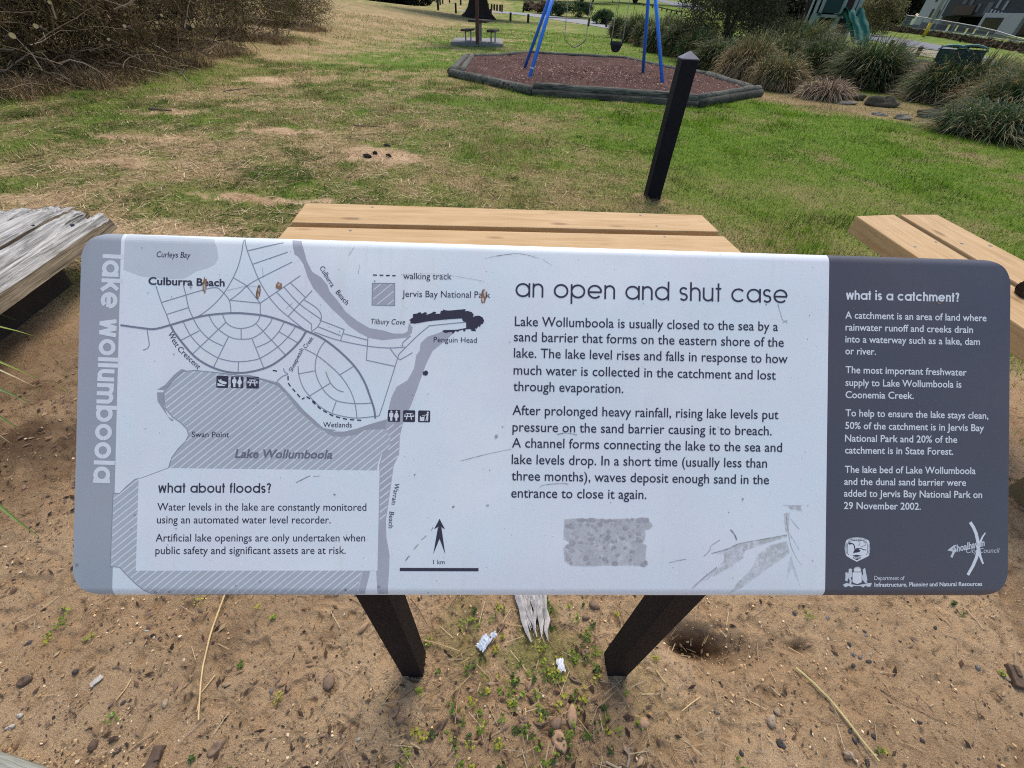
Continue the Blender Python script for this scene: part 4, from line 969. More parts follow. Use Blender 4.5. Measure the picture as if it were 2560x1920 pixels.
for k in (.3, .75):
    c = (B + C) / 2 + dd * LEN * k; m = MB(); m.box((c[0], c[1], BZ - BT2 - .05), (.5, .1, .1), math.atan2(dd[1], dd[0]) + math.pi / 2); m.build('bearer', POSTW, bench2)
    m = MB(); m.box((c[0], c[1], (BZ - BT2 - .1) / 2 - .1), (.12, .12, BZ - BT2 - .1 + .2)); m.build('leg', POSTW, bench2)
# pine cone lying on that bench
pc = P(2556, 738, BZ); m = MB(); R_ = random.Random(3)
CONEA = np.array([.6, .8, 0])
for i in range(13):
    t = i / 12; rad = .024 * math.sin(math.pi * (.12 + .8 * t)) ** .8 + .002
    for k in range(9):
        a = 2 * math.pi * (k / 9 + .5 * (i % 2) / 9); s = np.array([-CONEA[1], CONEA[0], 0]); ring = s * math.cos(a) + np.array([0, 0, 1]) * math.sin(a)
        c = pc + np.array([0, 0, .024]) + CONEA * (t - .5) * .09; tan = np.cross(ring, CONEA)
        p0 = c; p1 = c + ring * (rad + .006) + CONEA * .010
        m.add([p0 - tan * .003, p1 - tan * .0065, p1 + ring * .003 + CONEA * .004, p1 + tan * .0065, p0 + tan * .003, p1 - CONEA * .005 + ring * .002], [(0, 1, 2, 3, 4), (1, 5, 3, 2), (0, 4, 3, 5, 1)])
tag(m.build('pine_cone', mat_plain('cone_brown', (.05, .028, .018), .8, .5, 90), None, pc), 'dark brown pine cone lying on the right bench', 'pine cone')
# black bollard post with a pointed grey cap
q = G(1632, 501); w_ = np.linalg.norm(G(1652, 501) - G(1613, 496)); zt = float(V(1724, 150, q)[2]); zp = float(V(1724, 127.5, q)[2])
pz = thing('bollard_post', 'tall square black post with pointed grey cap standing on the lawn', 'post', q)
yaw = math.atan2(-.046, .152) + .32; s_ = w_ * .86; m = MB(); m.box((q[0], q[1] + s_ / 2, (zt + q[2] - .3) / 2), (s_, s_, zt - q[2] + .3), yaw)
m.build('post_shaft', scuffed('black_painted_post', (.012, .012, .017), .65, .14), pz, bevel=.004)
cs, sn = math.cos(yaw), math.sin(yaw); m = MB(); h_ = s_ / 2 + .002
base = [(q[0] + x * cs - y * sn, q[1] + s_ / 2 + x * sn + y * cs, zt + .001) for x, y in ((-h_, -h_), (h_, -h_), (h_, h_), (-h_, h_))]
m.add(base + [(b[0], b[1], zt + .008) for b in base] + [(q[0], q[1] + s_ / 2, zp)], [(3, 2, 1, 0)] + [(i, (i + 1) % 4, 4 + (i + 1) % 4, 4 + i) for i in range(4)] + [(4 + i, 4 + (i + 1) % 4, 8) for i in range(4)])
m.build('cap', mat_plain('grey_cap', (.155, .155, .185), .6, .25, 40), pz)
# weathered grey timbers at the left
OZ = .34
OLDW_AX = axis_of(P(0, 692, OZ), P(267, 517.7, OZ))
OLDW = mat_wood('weathered_timber', lin(134, 128, 120), lin(216, 213, 206), OLDW_AX, 1.2, .9, 1.0)
OLDS = mat_wood('weathered_edge', lin(106, 90, 70), lin(160, 144, 118), OLDW_AX, 1.2, .9, 1.0)
def old_plank(f0, f1, width, th, seed, parent, jag):
    """f0 near end, f1 far end of the front top edge; grows to the left of that edge"""
    R = random.Random(seed); d = (f1 - f0); L = np.linalg.norm(d); d = d / L; n = np.array([-d[1], d[0], 0]); nu, nv = 90, 26; vs = []; fs = []
    ends = []; e = 0
    for j in range(nv + 1):
        if R.random() < .3: e = R.uniform(-jag, .02)
        ends.append(e)
    for i in range(nu + 1):
        for j in range(nv + 1):
            u = i / nu; v = j / nv; l = L * u + (ends[j] * max(0, (u - .75) / .25) ** 1)
            gro = float(fbm(v * 9 + seed, l * .9, seed, 3)); z = -.034 * float(sm(.50, .64, gro)) - .014 * float(fbm(v * 26, l * 2.5, seed + 3, 2)) - .012 * (abs(v - .5) * 2) ** 6
            z -= .02 * float(sm(.85, 1.0, u)) * R.uniform(.3, 1)
            p = f0 + d * l + n * (v * width) + np.array([0, 0, z]); vs.append(p)
    N = len(vs); mi = []
    vs = vs + [p - np.array([0, 0, th + (p[2] - f0[2])]) + (-n * .015 if k % (nv + 1) == 0 else 0) for k, p in enumerate(vs)]
    idx = lambda i, j: i * (nv + 1) + j
    for i in range(nu):
        for j in range(nv):
            a, b, c, e_ = idx(i, j), idx(i + 1, j), idx(i + 1, j + 1), idx(i, j + 1); fs.append((a, b, c, e_)); mi.append(0); fs.append((e_ + N, c + N, b + N, a + N)); mi.append(1)
        for j, fl in ((0, False), (nv, True)):
            a, b = idx(i, j), idx(i + 1, j); fs.append((b, a, a + N, b + N) if not fl else (a, b, b + N, a + N)); mi.append(1)
    for j in range(nv):
        for i, fl in ((0, True), (nu, False)):
            a, b = idx(i, j), idx(i, j + 1); fs.append((a, a + N, b + N, b) if fl else (b, b + N, a + N, a)); mi.append(1)
    m = MB(); m.add(vs, fs); m.mi = mi; return m
f1 = P(270, 517.7, OZ); f0 = P(0, 692, OZ); dd0 = (f0 - f1) / np.linalg.norm(f0 - f1); nl = np.array([dd0[1], -dd0[0], 0])
if nl[0] > 0: nl = -nl
oc = f1 + dd0 * .9 + nl * .3
old = thing('weathered_bench', 'old split grey timber bench at the left edge of the sign', 'bench', (oc[0], oc[1], float(H(oc[0], oc[1]))))
TH = OZ - float(V(241, 584, P(258, 528, OZ))[2]); TH = min(.21, max(.09, TH))
W1 = abs(np.dot((P(150, 527, OZ) - f1), nl)); W1 = min(.45, max(.2, W1))
old_plank(f1 + dd0 * 2.0, f1, W1, TH, 3, old, .12).build('plank', [OLDW, OLDS], old)
g1 = P(89.5, 507, OZ); g1 = f1 + nl * (W1 + .03) + dd0 * np.dot(g1 - f1, dd0)
old_plank(g1 + dd0 * 1.7, g1, .36, TH, 8, old, .07).build('plank', [OLDW, OLDS], old)
nut = mat_plain('rusty_bolt', (.05, .06, .07), .6, .4, 90, .4, 0, .4)
for q in [(33, 560), (78, 560), (130, 560), (178, 558)]:
    c = P(*q, OZ - .006); m = MB(); m.tube([c - np.array([0, 0, .02]), c + np.array([0, 0, -.006])], .011, 6); m.build('bolt', nut, old)
m = MB(); c0_ = f1 + dd0 * .36 + nl * .20; c1o = f1 + dd0 * 1.85 + nl * .20
m.prism([q[:2] for q in (c0_, c1o, c1o + nl * .30, c0_ + nl * .30)], -.2, OZ - TH - .045); m.build('base', mat_plain('light_block_base', (.045, .035, .027), .9, .45, 9, .15, .5), old, bevel=.012)  # solid base, put in to block light and keep the gap below dark
# grey edging timber at the bottom left corner
c0 = P(-60, 1862, .03); c1_ = P(130, 1925, .03); d_ = (c1_ - c0) / np.linalg.norm(c1_ - c0); n_ = np.array([d_[1], -d_[0], 0]); n_ = n_ if n_[1] < 0 else -n_
m = MB(); m.prism([c[:2] for c in (c0 - d_ * .5, c1_ + d_ * .35, c1_ + d_ * .35 + n_ * .045, c0 - d_ * .5 + n_ * .045)], -.06, .03)
tag(m.build('edging_board', mat_wood('edging_grey', lin(120, 118, 104), lin(165, 164, 150), d_[:2], 1.5, .9, .6), None, (c0 + c1_) / 2, bevel=.004), 'thin grey weathered edging board in the sand at the bottom left corner', 'edging')

# ---------------------------------------------------------------- swing set in its mulch pit
def pl(*pts): return [G(*p) for p in pts]
PIT = pl((1128, 191), (1225, 216), (1330, 238), (1530, 254), (1741, 269), (1825, 256), (1896, 241), (1830, 215), (1766, 196), (1655, 170), (1566, 153.5), (1440, 147), (1320, 140), (1240, 144), (1166, 150), (1145, 168))
LOGM = mat_wood('mossy_log', (.04, .04, .028), (.21, .205, .165), (1, 0), .8, .95, .8)
LOGD = mat_wood('dark_log', (.03, .028, .02), (.12, .115, .085), (1, 0), .8, .95, .8)
def log(name, a, b, r, lift, label, grp='logs edging the mulch pit', mat=None, n=10):
    a = np.array(a, float); b = np.array(b, float); N = 9; pts = []
    for k in range(N):
        p = a + (b - a) * k / (N - 1); p[2] = float(H(p[0], p[1])) + lift; pts.append(p)
    m = MB(); m.tube(pts, [r * (1 + .12 * (random.random() - .5)) for _ in pts], n, wob=.07)
    return tag(m.build(name, mat or LOGM, None, (a + b) / 2, smooth=True), label, 'log', grp)
cen = sum(PIT) / len(PIT)
ins = lambda p, k: p + (cen - p) / np.linalg.norm(cen - p) * k
r0 = .10
def L(i, j, lift, label, r=r0, k=0.0, mat=None): return log('edging_log', ins(PIT[i], k), ins(PIT[j], k), r, lift, label, mat=mat)
L(0, 2, .07, 'mossy edging log curving along the front left of the mulch pit', .09)
L(2, 4, .03, 'dark lower edging log under the long front log of the mulch pit', .10, 0, LOGD); L(2, 4, .15, 'long mossy upper edging log along the front of the mulch pit', .08, .06)
L(4, 6, .06, 'lower edging log under the right front log of the mulch pit', .10, 0, LOGD); L(4, 6, .15, 'upper edging log running to the right hand corner of the mulch pit', .08, .06)
L(6, 8, .09, 'edging log from the right corner back along the mulch pit'); L(8, 10, .08, 'thin back right edging log of the mulch pit behind the swing legs', .08)
L(10, 12, .08, 'long thin edging log along the back of the mulch pit', .08); L(12, 14, .08, 'back left edging log of the mulch pit', .08)
L(14, 0, .09, 'outer short log at the left end of the mulch pit', .09); log('edging_log', ins(PIT[14], .22), ins(PIT[0], .26), .08, .09, 'inner short log at the left end of the mulch pit')
def mulch(name, poly, lift, cxy=None):
    c = sum(poly) / len(poly); per = []
    for i in range(len(poly)):
        a, b = poly[i], poly[(i + 1) % len(poly)]
        for k in range(10): per.append(a + (b - a) * k / 10)
    per = np.array(per); n = len(per); rings = 26; v = [c]; f = []
    for r in range(1, rings + 1):
        for p in per: v.append(c + (p - c) * r / rings)
    v = np.array(v); dome = 1 - np.concatenate([[0], np.repeat(np.arange(1, rings + 1) / rings, n)]) ** 3
    v[:, 2] = H(v[:, 0], v[:, 1]) + lift + .05 * dome * 0 + .05 * (fbm(v[:, 0] * 2.5, v[:, 1] * 2.5, 71, 3) - .5)
    q = []
    for k in range(n): q.append((0, 1 + k, 1 + (k + 1) % n, 1 + (k + 1) % n))
    for r in range(rings - 1):
        for k in range(n):
            a = 1 + r * n + k; b = 1 + r * n + (k + 1) % n; q.append((a, a + n, b + n, b))
    fs = []
    for t in q: fs.append((t[0], t[1], t[2])); (t[2] != t[3]) and fs.append((t[0], t[2], t[3]))
    return tag(npmesh(name, v, np.array(fs), MULCHM), kind='structure'), v
MULCHM, nt_, b_ = newmat('bark_mulch', .95, .15)
_a = noise(nt_, 26, 5, .75); _b = noise(nt_, 90, 4, .8); _c = noise(nt_, 1.3, 3)
cc = mixc(nt_, lin(70, 46, 40), lin(110, 80, 68), ramp(nt_, _a, [(.35, 0.0), (.68, 1.0)])); cc = mixc(nt_, cc, lin(150, 118, 102), ramp(nt_, _b, [(.62, 0.0), (.74, .8)])); cc = mixc(nt_, cc, lin(52, 34, 32), ramp(nt_, _c, [(.45, 0.0), (.7, .55)]))
nt_.links.new(cc, b_.inputs['Base Color']); bump(nt_, b_, _a, .8, .03)
pit_ob, pitv = mulch('mulch_bed', [ins(p, .06) for p in PIT], .09)
CHIP = mat_tint('chip', .85, .2)
def chips(name, pts, n, size, cols, lift, seed, label, cat, lmax=2.2):
    R = np.random.default_rng(seed); p = pts[R.integers(0, len(pts), n)] + np.concatenate([R.normal(0, .16, (n, 2)), np.zeros((n, 1))], 1); p[:, 2] += lift
    th = R.uniform(0, 6.283, n); l = size * R.uniform(.6, lmax, n); w = size * R.uniform(.25, .7, n); t1 = R.uniform(-.5, .5, n); t2 = R.uniform(-.5, .5, n)
    d = np.stack([np.cos(th), np.sin(th), t1], 1) * l[:, None] / 2; s = np.stack([-np.sin(th), np.cos(th), t2], 1) * w[:, None] / 2
    v = np.stack([p - d - s * .6, p + d * .3 - s, p + d + s * .2, p - d * .2 + s], 1).reshape(-1, 3); f = np.arange(4 * n).reshape(n, 4)
    c = np.array(cols)[R.integers(0, len(cols), n)] * R.uniform(.7, 1.25, (n, 1))
    return tag(npmesh(name, v, f, CHIP, np.repeat(c, 4, 0)), label, cat, kind='stuff')
chips('bark_chips', pitv[1:-180], 9000, .035, [lin(96, 60, 54), lin(120, 80, 72), lin(150, 112, 98), lin(70, 44, 42), lin(190, 156, 136)], .018, 5, 'reddish brown bark chips scattered over the swing pit', 'mulch')
# frame
FL, BL, FR, BR = (G(*p) for p in ((1324, 203), (1312, 178), (1653, 216), (1605, 191)))
for p in (FL, BL, FR, BR): p[2] += .10
def apex(front, back, fp, bp, z=2.45):
    mid = (front + back) / 2
    def xs(foot, a, b):
        n = np.cross(rayd(*a), rayd(*b)); y = mid[1]; return CAMH * 0 + (-(n[1] * y + n[2] * (z - CAMH)) / n[0])
    x = (xs(front, *fp) + xs(back, *bp)) / 2; return np.array([x, mid[1], z])
AL = apex(FL, BL, ((1324, 203), (1387, 0)), ((1312, 178), (1369.5, 0))); AR = apex(FR, BR, ((1653, 216), (1636, 0)), ((1605, 191), (1614.5, 0)))
AL[1] = AR[1] = (AL[1] + AR[1]) / 2
SWB = mat_plain('blue_powder_coat', (.035, .22, .82), .38, .08, 8, .5); CHAINM = mat_plain('chain_steel', (.35, .35, .34), .45, .3, 200, .5, 0, .8)
sc_ = (FL + FR + BL + BR) / 4
swing = thing('swing_frame', 'blue tubular swing frame with two A shaped ends in the mulch pit', 'swing set', sc_)
for foot, ap in ((FL, AL), (BL, AL), (FR, AR), (BR, AR)):
    m = MB(); m.tube([foot - (ap - foot) * .12, ap + (foot - ap) * .02], .045, 14); m.build('leg', SWB, swing, smooth=True)
m = MB(); ex = (AR - AL) / np.linalg.norm(AR - AL); m.tube([AL - ex * .15, AR + ex * .15], .05, 14); m.build('top_bar', SWB, swing, smooth=True)
m = MB(); f_ = FL + (AL - FL) * .055; m.tube([f_, f_ + (AL - FL) * .012], .047, 14); m.build('collar', mat_plain('worn_collar', (.5, .56, .64), .5, .2, 60), swing)
def Yp(px, py, y): r = rayd(px, py); return EYE + r * (y / r[1])
ys = AL[1]; RUB = mat_plain('black_rubber', (.018, .02, .022), .55, .2, 60, .4)
def chain(m, a, b, top):
    k = 26; a = np.array(a); b = np.array(b)
    m.tube([a + (b - a) * i / k for i in range(k + 1)], [.007 if i % 2 else .011 for i in range(k + 1)], 5)
def bar_at(x): t = (x - AL[0]) / (AR[0] - AL[0]); return AL + (AR - AL) * t - np.array([0, 0, .05])
l_, b0, r_ = Yp(1410.8, 95, ys), Yp(1438, 117, ys), Yp(1464.6, 97, ys)
sw1 = thing('strap_swing', 'black rubber strap swing seat hanging by chains on the left bay', 'swing', b0)
m = MB(); pts = []; W_ = .07; vs = []
for i in range(17):
    t = -1 + i / 8; c = (l_ + r_) / 2 + (r_ - l_) / 2 * t; c[2] = b0[2] + (l_[2] - b0[2]) * abs(t) ** 1.7; pts.append(c)
for p in pts: vs += [p + np.array([0, -W_, .0]), p + np.array([0, W_, 0]), p + np.array([0, W_, -.014]), p + np.array([0, -W_, -.014])]
m.add(vs, [q for i in range(16) for q in ((4 * i, 4 * i + 4, 4 * i + 5, 4 * i + 1), (4 * i + 3, 4 * i + 2, 4 * i + 6, 4 * i + 7), (4 * i, 4 * i + 3, 4 * i + 7, 4 * i + 4), (4 * i + 1, 4 * i + 5, 4 * i + 6, 4 * i + 2))] + [(0, 1, 2, 3), (67, 66, 65, 64)])
m.build('seat', RUB, sw1)
for p in (pts[0], pts[-1]):
    m = MB(); m.tube([p, p + np.array([0, 0, .1])], .012, 6); m.build('hanger', mat_plain('yellowed_hanger', (.5, .45, .2), .5, .2, 60), sw1); m = MB(); chain(m, p + np.array([0, 0, .1]), bar_at(p[0]), 0); m.build('chain', CHAINM, sw1)
bl_, bb, br_ = Yp(1527, 101, ys), Yp(1541, 131, ys), Yp(1558, 101, ys)
bw = np.linalg.norm(br_ - bl_); bc_ = (bl_ + br_) / 2; hb = bc_[2] - bb[2]
sw2 = thing('bucket_swing', 'black toddler bucket swing hanging on the right bay', 'swing', bb)
m = MB(); vs = []; n = 16
prof = [(1.0, 0.0), (.98, -.25), (.9, -.55), (.7, -.85), (.35, -1.0), (.02, -1.02)]
for k in range(n):
    a = 2 * math.pi * k / n
    for (rr, zz) in prof: vs.append((bc_[0] + .46 * bw * rr * math.cos(a), bc_[1] + .36 * bw * rr * math.sin(a), bc_[2] - .12 * hb + zz * hb * .88))
fs = []; pn = len(prof)
for k in range(n):
    for j in range(pn - 1):
        if j in (1, 2) and k in (11, 12, 14): continue      # leg openings
        fs.append((k * pn + j, ((k + 1) % n) * pn + j, ((k + 1) % n) * pn + j + 1, k * pn + j + 1))
m.add(vs, fs); m.shell(lambda q: (bc_[0] + (q[0] - bc_[0]) * .93, bc_[1] + (q[1] - bc_[1]) * .93, q[2] + .008)); m.build('bucket', RUB, sw2, smooth=True, sharp=1.0)
for sx in (-1, 1):
    p = bc_ + np.array([sx * bw * .45, 0, -.1 * hb]); m = MB(); m.beam(p - np.array([0, 0, .35 * hb]), p + np.array([0, 0, .25 * hb]), .03, .05, (0, 1, 0)); m.build('side_strap', RUB, sw2)
    m = MB(); chain(m, p + np.array([0, 0, .2 * hb]), bar_at(p[0]), 0); m.build('chain', CHAINM, sw2)

# ---------------------------------------------------------------- picnic place beyond the pit
CONC = mat_plain('concrete', (.26, .25, .24), .9, .2, 8, .2, .2)
Z5b = lambda x, y: (1080 + x / 5.53, y / 5.53)
sl = [G(*Z5b(*p)) for p in ((262, 625), (985, 655), (960, 570), (320, 550))]
zt = max(p[2] for p in sl) + .09; m = MB(); m.prism([p[:2] for p in sl], min(p[2] for p in sl) - .1, zt); sc2 = sum(sl) / 4
slab = tag(m.build('concrete_slab', CONC, None, sc2), 'thin grey concrete slab carrying the picnic table', 'slab'); slab['kind'] = 'structure'
OLDT = mat_plain('old_brown_timber', (.075, .055, .042), .85, .35, 14); GALV = mat_plain('galvanised_steel', (.30, .30, .29), .5, .2, 60, .5, 0, .5)
pt = thing('picnic_table', 'old timber picnic table with two bench seats on a concrete slab', 'picnic table', (sc2[0], sc2[1], zt))
yb = (sl[2] + sl[3]) / 2
def onz(px, py): return P(px, py, zt)
for (px, pyb, pyt, wpx) in ((1162, 105.5, 76, 17), (1226, 109.5, 78, 14.5)):
    q = onz(px, pyb); top = V(px - 1.5 + (3 if px < 1200 else 0), pyt, q); s = np.linalg.norm(q - EYE) / F; far_ = np.array([.12, 1.75, 0])
    m = MB(); m.beam(np.array([q[0], q[1] - .12, top[2]]), np.array([q[0], q[1] - .12, top[2]]) + far_, .33, .07); m.build('seat', OLDT, pt)
    for k in (.12, .85):
        c = q + far_ * k; m = MB(); m.tube([(c[0], c[1], zt - .01), (c[0], c[1], top[2] - .03)], .035, 8); m.build('seat_post', GALV, pt)
qc = (onz(1162, 105.5) + onz(1226, 109.5)) / 2
m = MB(); a = np.array([qc[0], qc[1] - .15, zt + .72]); m.beam(a, a + np.array([.12, 1.8, 0]), .78, .07); m.build('table_top', OLDT, pt)
for k in (.5, 1.45): m = MB(); m.tube([(qc[0], qc[1] + k, zt - .01), (qc[0], qc[1] + k, zt + .70)], .05, 8); m.build('table_post', GALV, pt)
q = onz(1193.5, 110); sh = thing('shelter', 'brown timber post of a small shelter in front of the picnic table', 'shelter', (q[0], q[1], zt))
BRP = mat_plain('brown_stained_post', (.115, .05, .032), .7, .3, 8)
m = MB(); m.box((q[0], q[1], zt + 1.25), (.14, .14, 2.52)); m.build('post', BRP, sh, bevel=.006)
m = MB(); cx_, cy_ = q[0] + .05, q[1] + 1.1; m.add([(cx_ - 1.6, cy_ - 1.6, zt + 2.5), (cx_ + 1.6, cy_ - 1.6, zt + 2.5), (cx_ + 1.6, cy_ + 1.6, zt + 2.5), (cx_ - 1.6, cy_ + 1.6, zt + 2.5), (cx_, cy_, zt + 3.2)], [(3, 2, 1, 0), (0, 1, 4), (1, 2, 4), (2, 3, 4), (3, 0, 4)]); m.build('roof', GALV, sh)

# ---------------------------------------------------------------- path, road and their bollards
ASPH = mat_plain('asphalt', (.20, .20, .21), .9, .15, 5, .2, .2); PATHM = mat_plain('path_concrete', (.30, .295, .29), .9, .15, 5, .2)
def strip(name, up, lo, mat, lift=.03):
    m = MB(); n = len(up); N = 8
    def re(ps):
        out = []
        for a, b in zip(ps[:-1], ps[1:]):
            for k in range(N): t = k / N; out.append((a[0] + (b[0] - a[0]) * t, a[1] + (b[1] - a[1]) * t))
        out.append(ps[-1]); return [G(*p) + np.array([0, 0, lift]) for p in out]
    U, Lo = re(up), re(lo); vs = []
    K = 6
    for a, b in zip(Lo, U):
        for k in range(K + 1): p = a + (b - a) * k / K; p[2] = float(H(p[0], p[1])) + lift; vs.append(p)
    fs = [(i * (K + 1) + k, (i + 1) * (K + 1) + k, (i + 1) * (K + 1) + k + 1, i * (K + 1) + k + 1) for i in range(min(len(U), len(Lo)) - 1) for k in range(K)]
    m.add(vs, fs); return tag(m.build(name, mat), kind='structure')
strip('path', [(1150, 27), (1262, 29.5), (1330, 34), (1370, 38.5), (1480, 53), (1560, 66)], [(1150, 29.5), (1255, 33.5), (1300, 37.5), (1365, 47), (1480, 64.5), (1560, 80)], PATHM)
strip('road', [(2080, 73), (2200, 89), (2298, 104.5), (2351, 114), (2440, 137), (2560, 170), (2640, 196)], [(2080, 83), (2160, 98), (2232, 112), (2346, 127), (2450, 160), (2560, 198), (2640, 228)], ASPH)
strip('street', [(1640, -2), (1700, 6), (1760, 14)], [(1640, 2), (1700, 19), (1760, 27)], ASPH)
VERGE = mat_plain('bare_verge', (.30, .24, .165), .95, .25, 3)
strip('dirt_verge', [(2225, 113.5), (2290, 122), (2346, 129)], [(2225, 125), (2290, 139), (2346, 148)], VERGE, .025)
BOLM = mat_plain('dark_bollard', (.03, .024, .02), .85, .4, 20)
def bollard(px, pb, ptop, label, grp='dark timber bollards', w=.17, lean=0.0, mat=None):
    q = G(px, pb); t = V(px, ptop, q); h = max(.35, float(t[2] - q[2])); m = MB()
    m.tube([q - np.array([0, 0, .2]), q + np.array([lean * h, 0, h * .9]), q + np.array([lean * h, 0, h * .93]), q + np.array([lean * h, 0, h])], [w / 2, w / 2, w / 2 * .98, w / 2 * .8], 10)
    return tag(m.build('bollard', mat or BOLM, None, q), label, 'bollard', grp)
for px, pb, ptp, lab in [(1095.5, 25.5, -4, 'tall dark bollard farthest left of the big tree'), (1100.5, 13, -4, 'thin bollard just behind the farthest left one'), (1107, 9.5, -4, 'small far bollard left of the big tree'), (1124, 7, -3, 'small far bollard nearest the left side of the trunk'),
        (1139.8, 33, 7, 'dark bollard standing alone in the grass just left of the trunk'), (1152, 13, -2, 'far bollard partly behind the left root of the big tree'),
        (1227, 45, 22, 'dark bollard touching the right side of the big trunk'), (1220, 22, 9, 'small far bollard beside the right side of the trunk'), (1229, 25, 10, 'first small bollard of the receding row right of the trunk'), (1235.5, 25.5, 10.5, 'second small bollard of the receding row'), (1242.5, 27, 11, 'third small bollard of the receding row'),
        (1250, 28.5, 11.5, 'fourth small bollard of the receding row'), (1255, 30.5, 11, 'last and right hand small bollard of the receding row'),
        (1276, 53, 31, 'dark bollard on the near side of the path, first right of the tree'), (1320, 57, 35, 'dark bollard on the near side of the path left of the swing legs'), (1366.5, 57.5, 37, 'dark bollard half hidden behind the left swing legs'),
        (1470.5, 66, 45, 'dark bollard at the right end of the low rail'), (1515, 69, 46, 'dark bollard at the edge of the tussock bed by the path'), (1308, 30.5, 15, 'small bollard on the far side of the path')]:
    bollard(px, pb, ptp, lab, w=.26 if pb > 30 else .30)
a, b = G(1366.5, 57.5), G(1470.5, 66); a[2] = V(1366.5, 43.5, a)[2]; b[2] = V(1470.5, 47, b)[2]
m = MB(); m.tube([a, b], .05, 8); tag(m.build('low_rail', mat_plain('grey_rail', (.22, .22, .21), .7), None, (a + b) / 2), 'low grey rail between two bollards beside the path', 'rail')
for px, pb, ptp, lab in [(2219, 128, 99, 'dark bollard by the road half hidden by the tussock'), (2247, 135, 106.5, 'brown bollard by the road, second from the bins'), (2290, 142, 115, 'brown bollard by the road nearest the wheelie bins')]:
    bollard(px, pb, ptp, lab, 'brown bollards along the road', .24, 0, mat_plain('brown_bollard', (.06, .03, .026), .85, .3, 20))
# far post and rail fence
fp = [(1587, 8.5, 5), (1598, 11, 6.5), (1609, 14, 8.5), (1620, 17, 10.5), (1631, 20, 13), (1642, 23, 15.5), (1654, 26.5, 18), (1666, 30, 21), (1678, 33, 23.5), (1690, 35.5, 26), (1703, 38, 28)]
g_ = G(1650, 26); fen = thing('rail_fence', 'low dark post and rail fence far across the grass behind the swing', 'fence', g_); tops = []
for px, pb, ptp in fp:
    q = G(px, pb); t = float(V(px, ptp, q)[2]); m = MB(); m.box((q[0], q[1], (q[2] + t) / 2 - .1), (.2, .2, t - q[2] + .2)); m.build('post', BOLM, fen); tops.append((q[0], q[1], t - .1))
m = MB()
for a, b in zip(tops[:-1], tops[1:]): m.beam(a, b, .15, .15)
m.build('rail', BOLM, fen)
# ---------------------------------------------------------------- vegetation makers
LEAF = mat_tint('leaf', .6, .3, .3); DRYLEAF = mat_tint('dry_leaf', .8, .2, .15)
BARK = mat_plain('bark_dark', (.045, .033, .026), .9, .4, 9, .2, .4); TWIG = mat_tint('twig', .85, .2)
def leafcloud(ells, n, ll, lw, cols, seed, clumps=40, spread=.16, down=0.0):
    """leaves in clumps through the outer volume of some ellipsoids (x, y, z, rx, ry, rz)"""
    R = np.random.default_rng(seed); cols = np.array(cols); V_, T_ = [], []
    vol = np.array([e[3] * e[4] * e[5] for e in ells]) ** .8; vol /= vol.sum()
    for e, w in zip(ells, vol):
        c = R.normal(size=(clumps, 3)); c /= np.linalg.norm(c, axis=1)[:, None]; c *= (R.uniform(.25, 1.0, (clumps, 1))) ** .5
        cl = R.integers(0, clumps, int(n * w)); p = c[cl] + R.normal(0, spread, (len(cl), 3)); p = p * np.array(e[3:6]) + np.array(e[:3])
        br = R.uniform(.62, 1.3, clumps)[cl]; base = R.integers(0, len(cols), clumps)[cl]; mixk = R.random(len(cl)) < .35; base = np.where(mixk, R.integers(0, len(cols), len(cl)), base)
        k = len(cl); d = R.normal(size=(k, 3)); d[:, 2] -= down; d /= np.linalg.norm(d, axis=1)[:, None]; s = np.cross(d, R.normal(size=(k, 3))); s /= np.linalg.norm(s, axis=1)[:, None]
        L = ll * R.uniform(.6, 1.4, (k, 1)); W = lw * R.uniform(.6, 1.4, (k, 1))
        V_.append(np.stack([p - d * L / 2, p + s * W / 2, p + d * L / 2, p - s * W / 2], 1)); T_.append(np.repeat(cols[base] * (br * R.uniform(.8, 1.2, k))[:, None], 4, 0))
    v = np.concatenate(V_).reshape(-1, 3); t = np.concatenate(T_); f = np.arange(len(v)).reshape(-1, 4)
    z = H(v[:, 0], v[:, 1]); v[:, 2] = np.maximum(v[:, 2], z + .01); return v, f, t
def twigs(n, box, ln, rad, cols, seed, up=.5):
    R = random.Random(seed); m = MB()
    for _ in range(n):
        p = np.array([R.uniform(*box[0]), R.uniform(*box[1]), R.uniform(*box[2])]); d = np.array([R.gauss(0, 1), R.gauss(0, 1), R.gauss(0, .6) + up]); d /= np.linalg.norm(d); l = R.uniform(*ln); pts = [p]
        for k in range(5): d = d + np.array([R.gauss(0, .22), R.gauss(0, .22), R.gauss(-.04, .2)]); d /= np.linalg.norm(d); pts.append(pts[-1] + d * l / 5)
        r = R.uniform(*rad); c = R.choice(cols); f = R.uniform(.7, 1.2); m.tube(pts, [r * (1 - .15 * k) for k in range(6)], 5, tint=tuple(x * f for x in c))
    return m
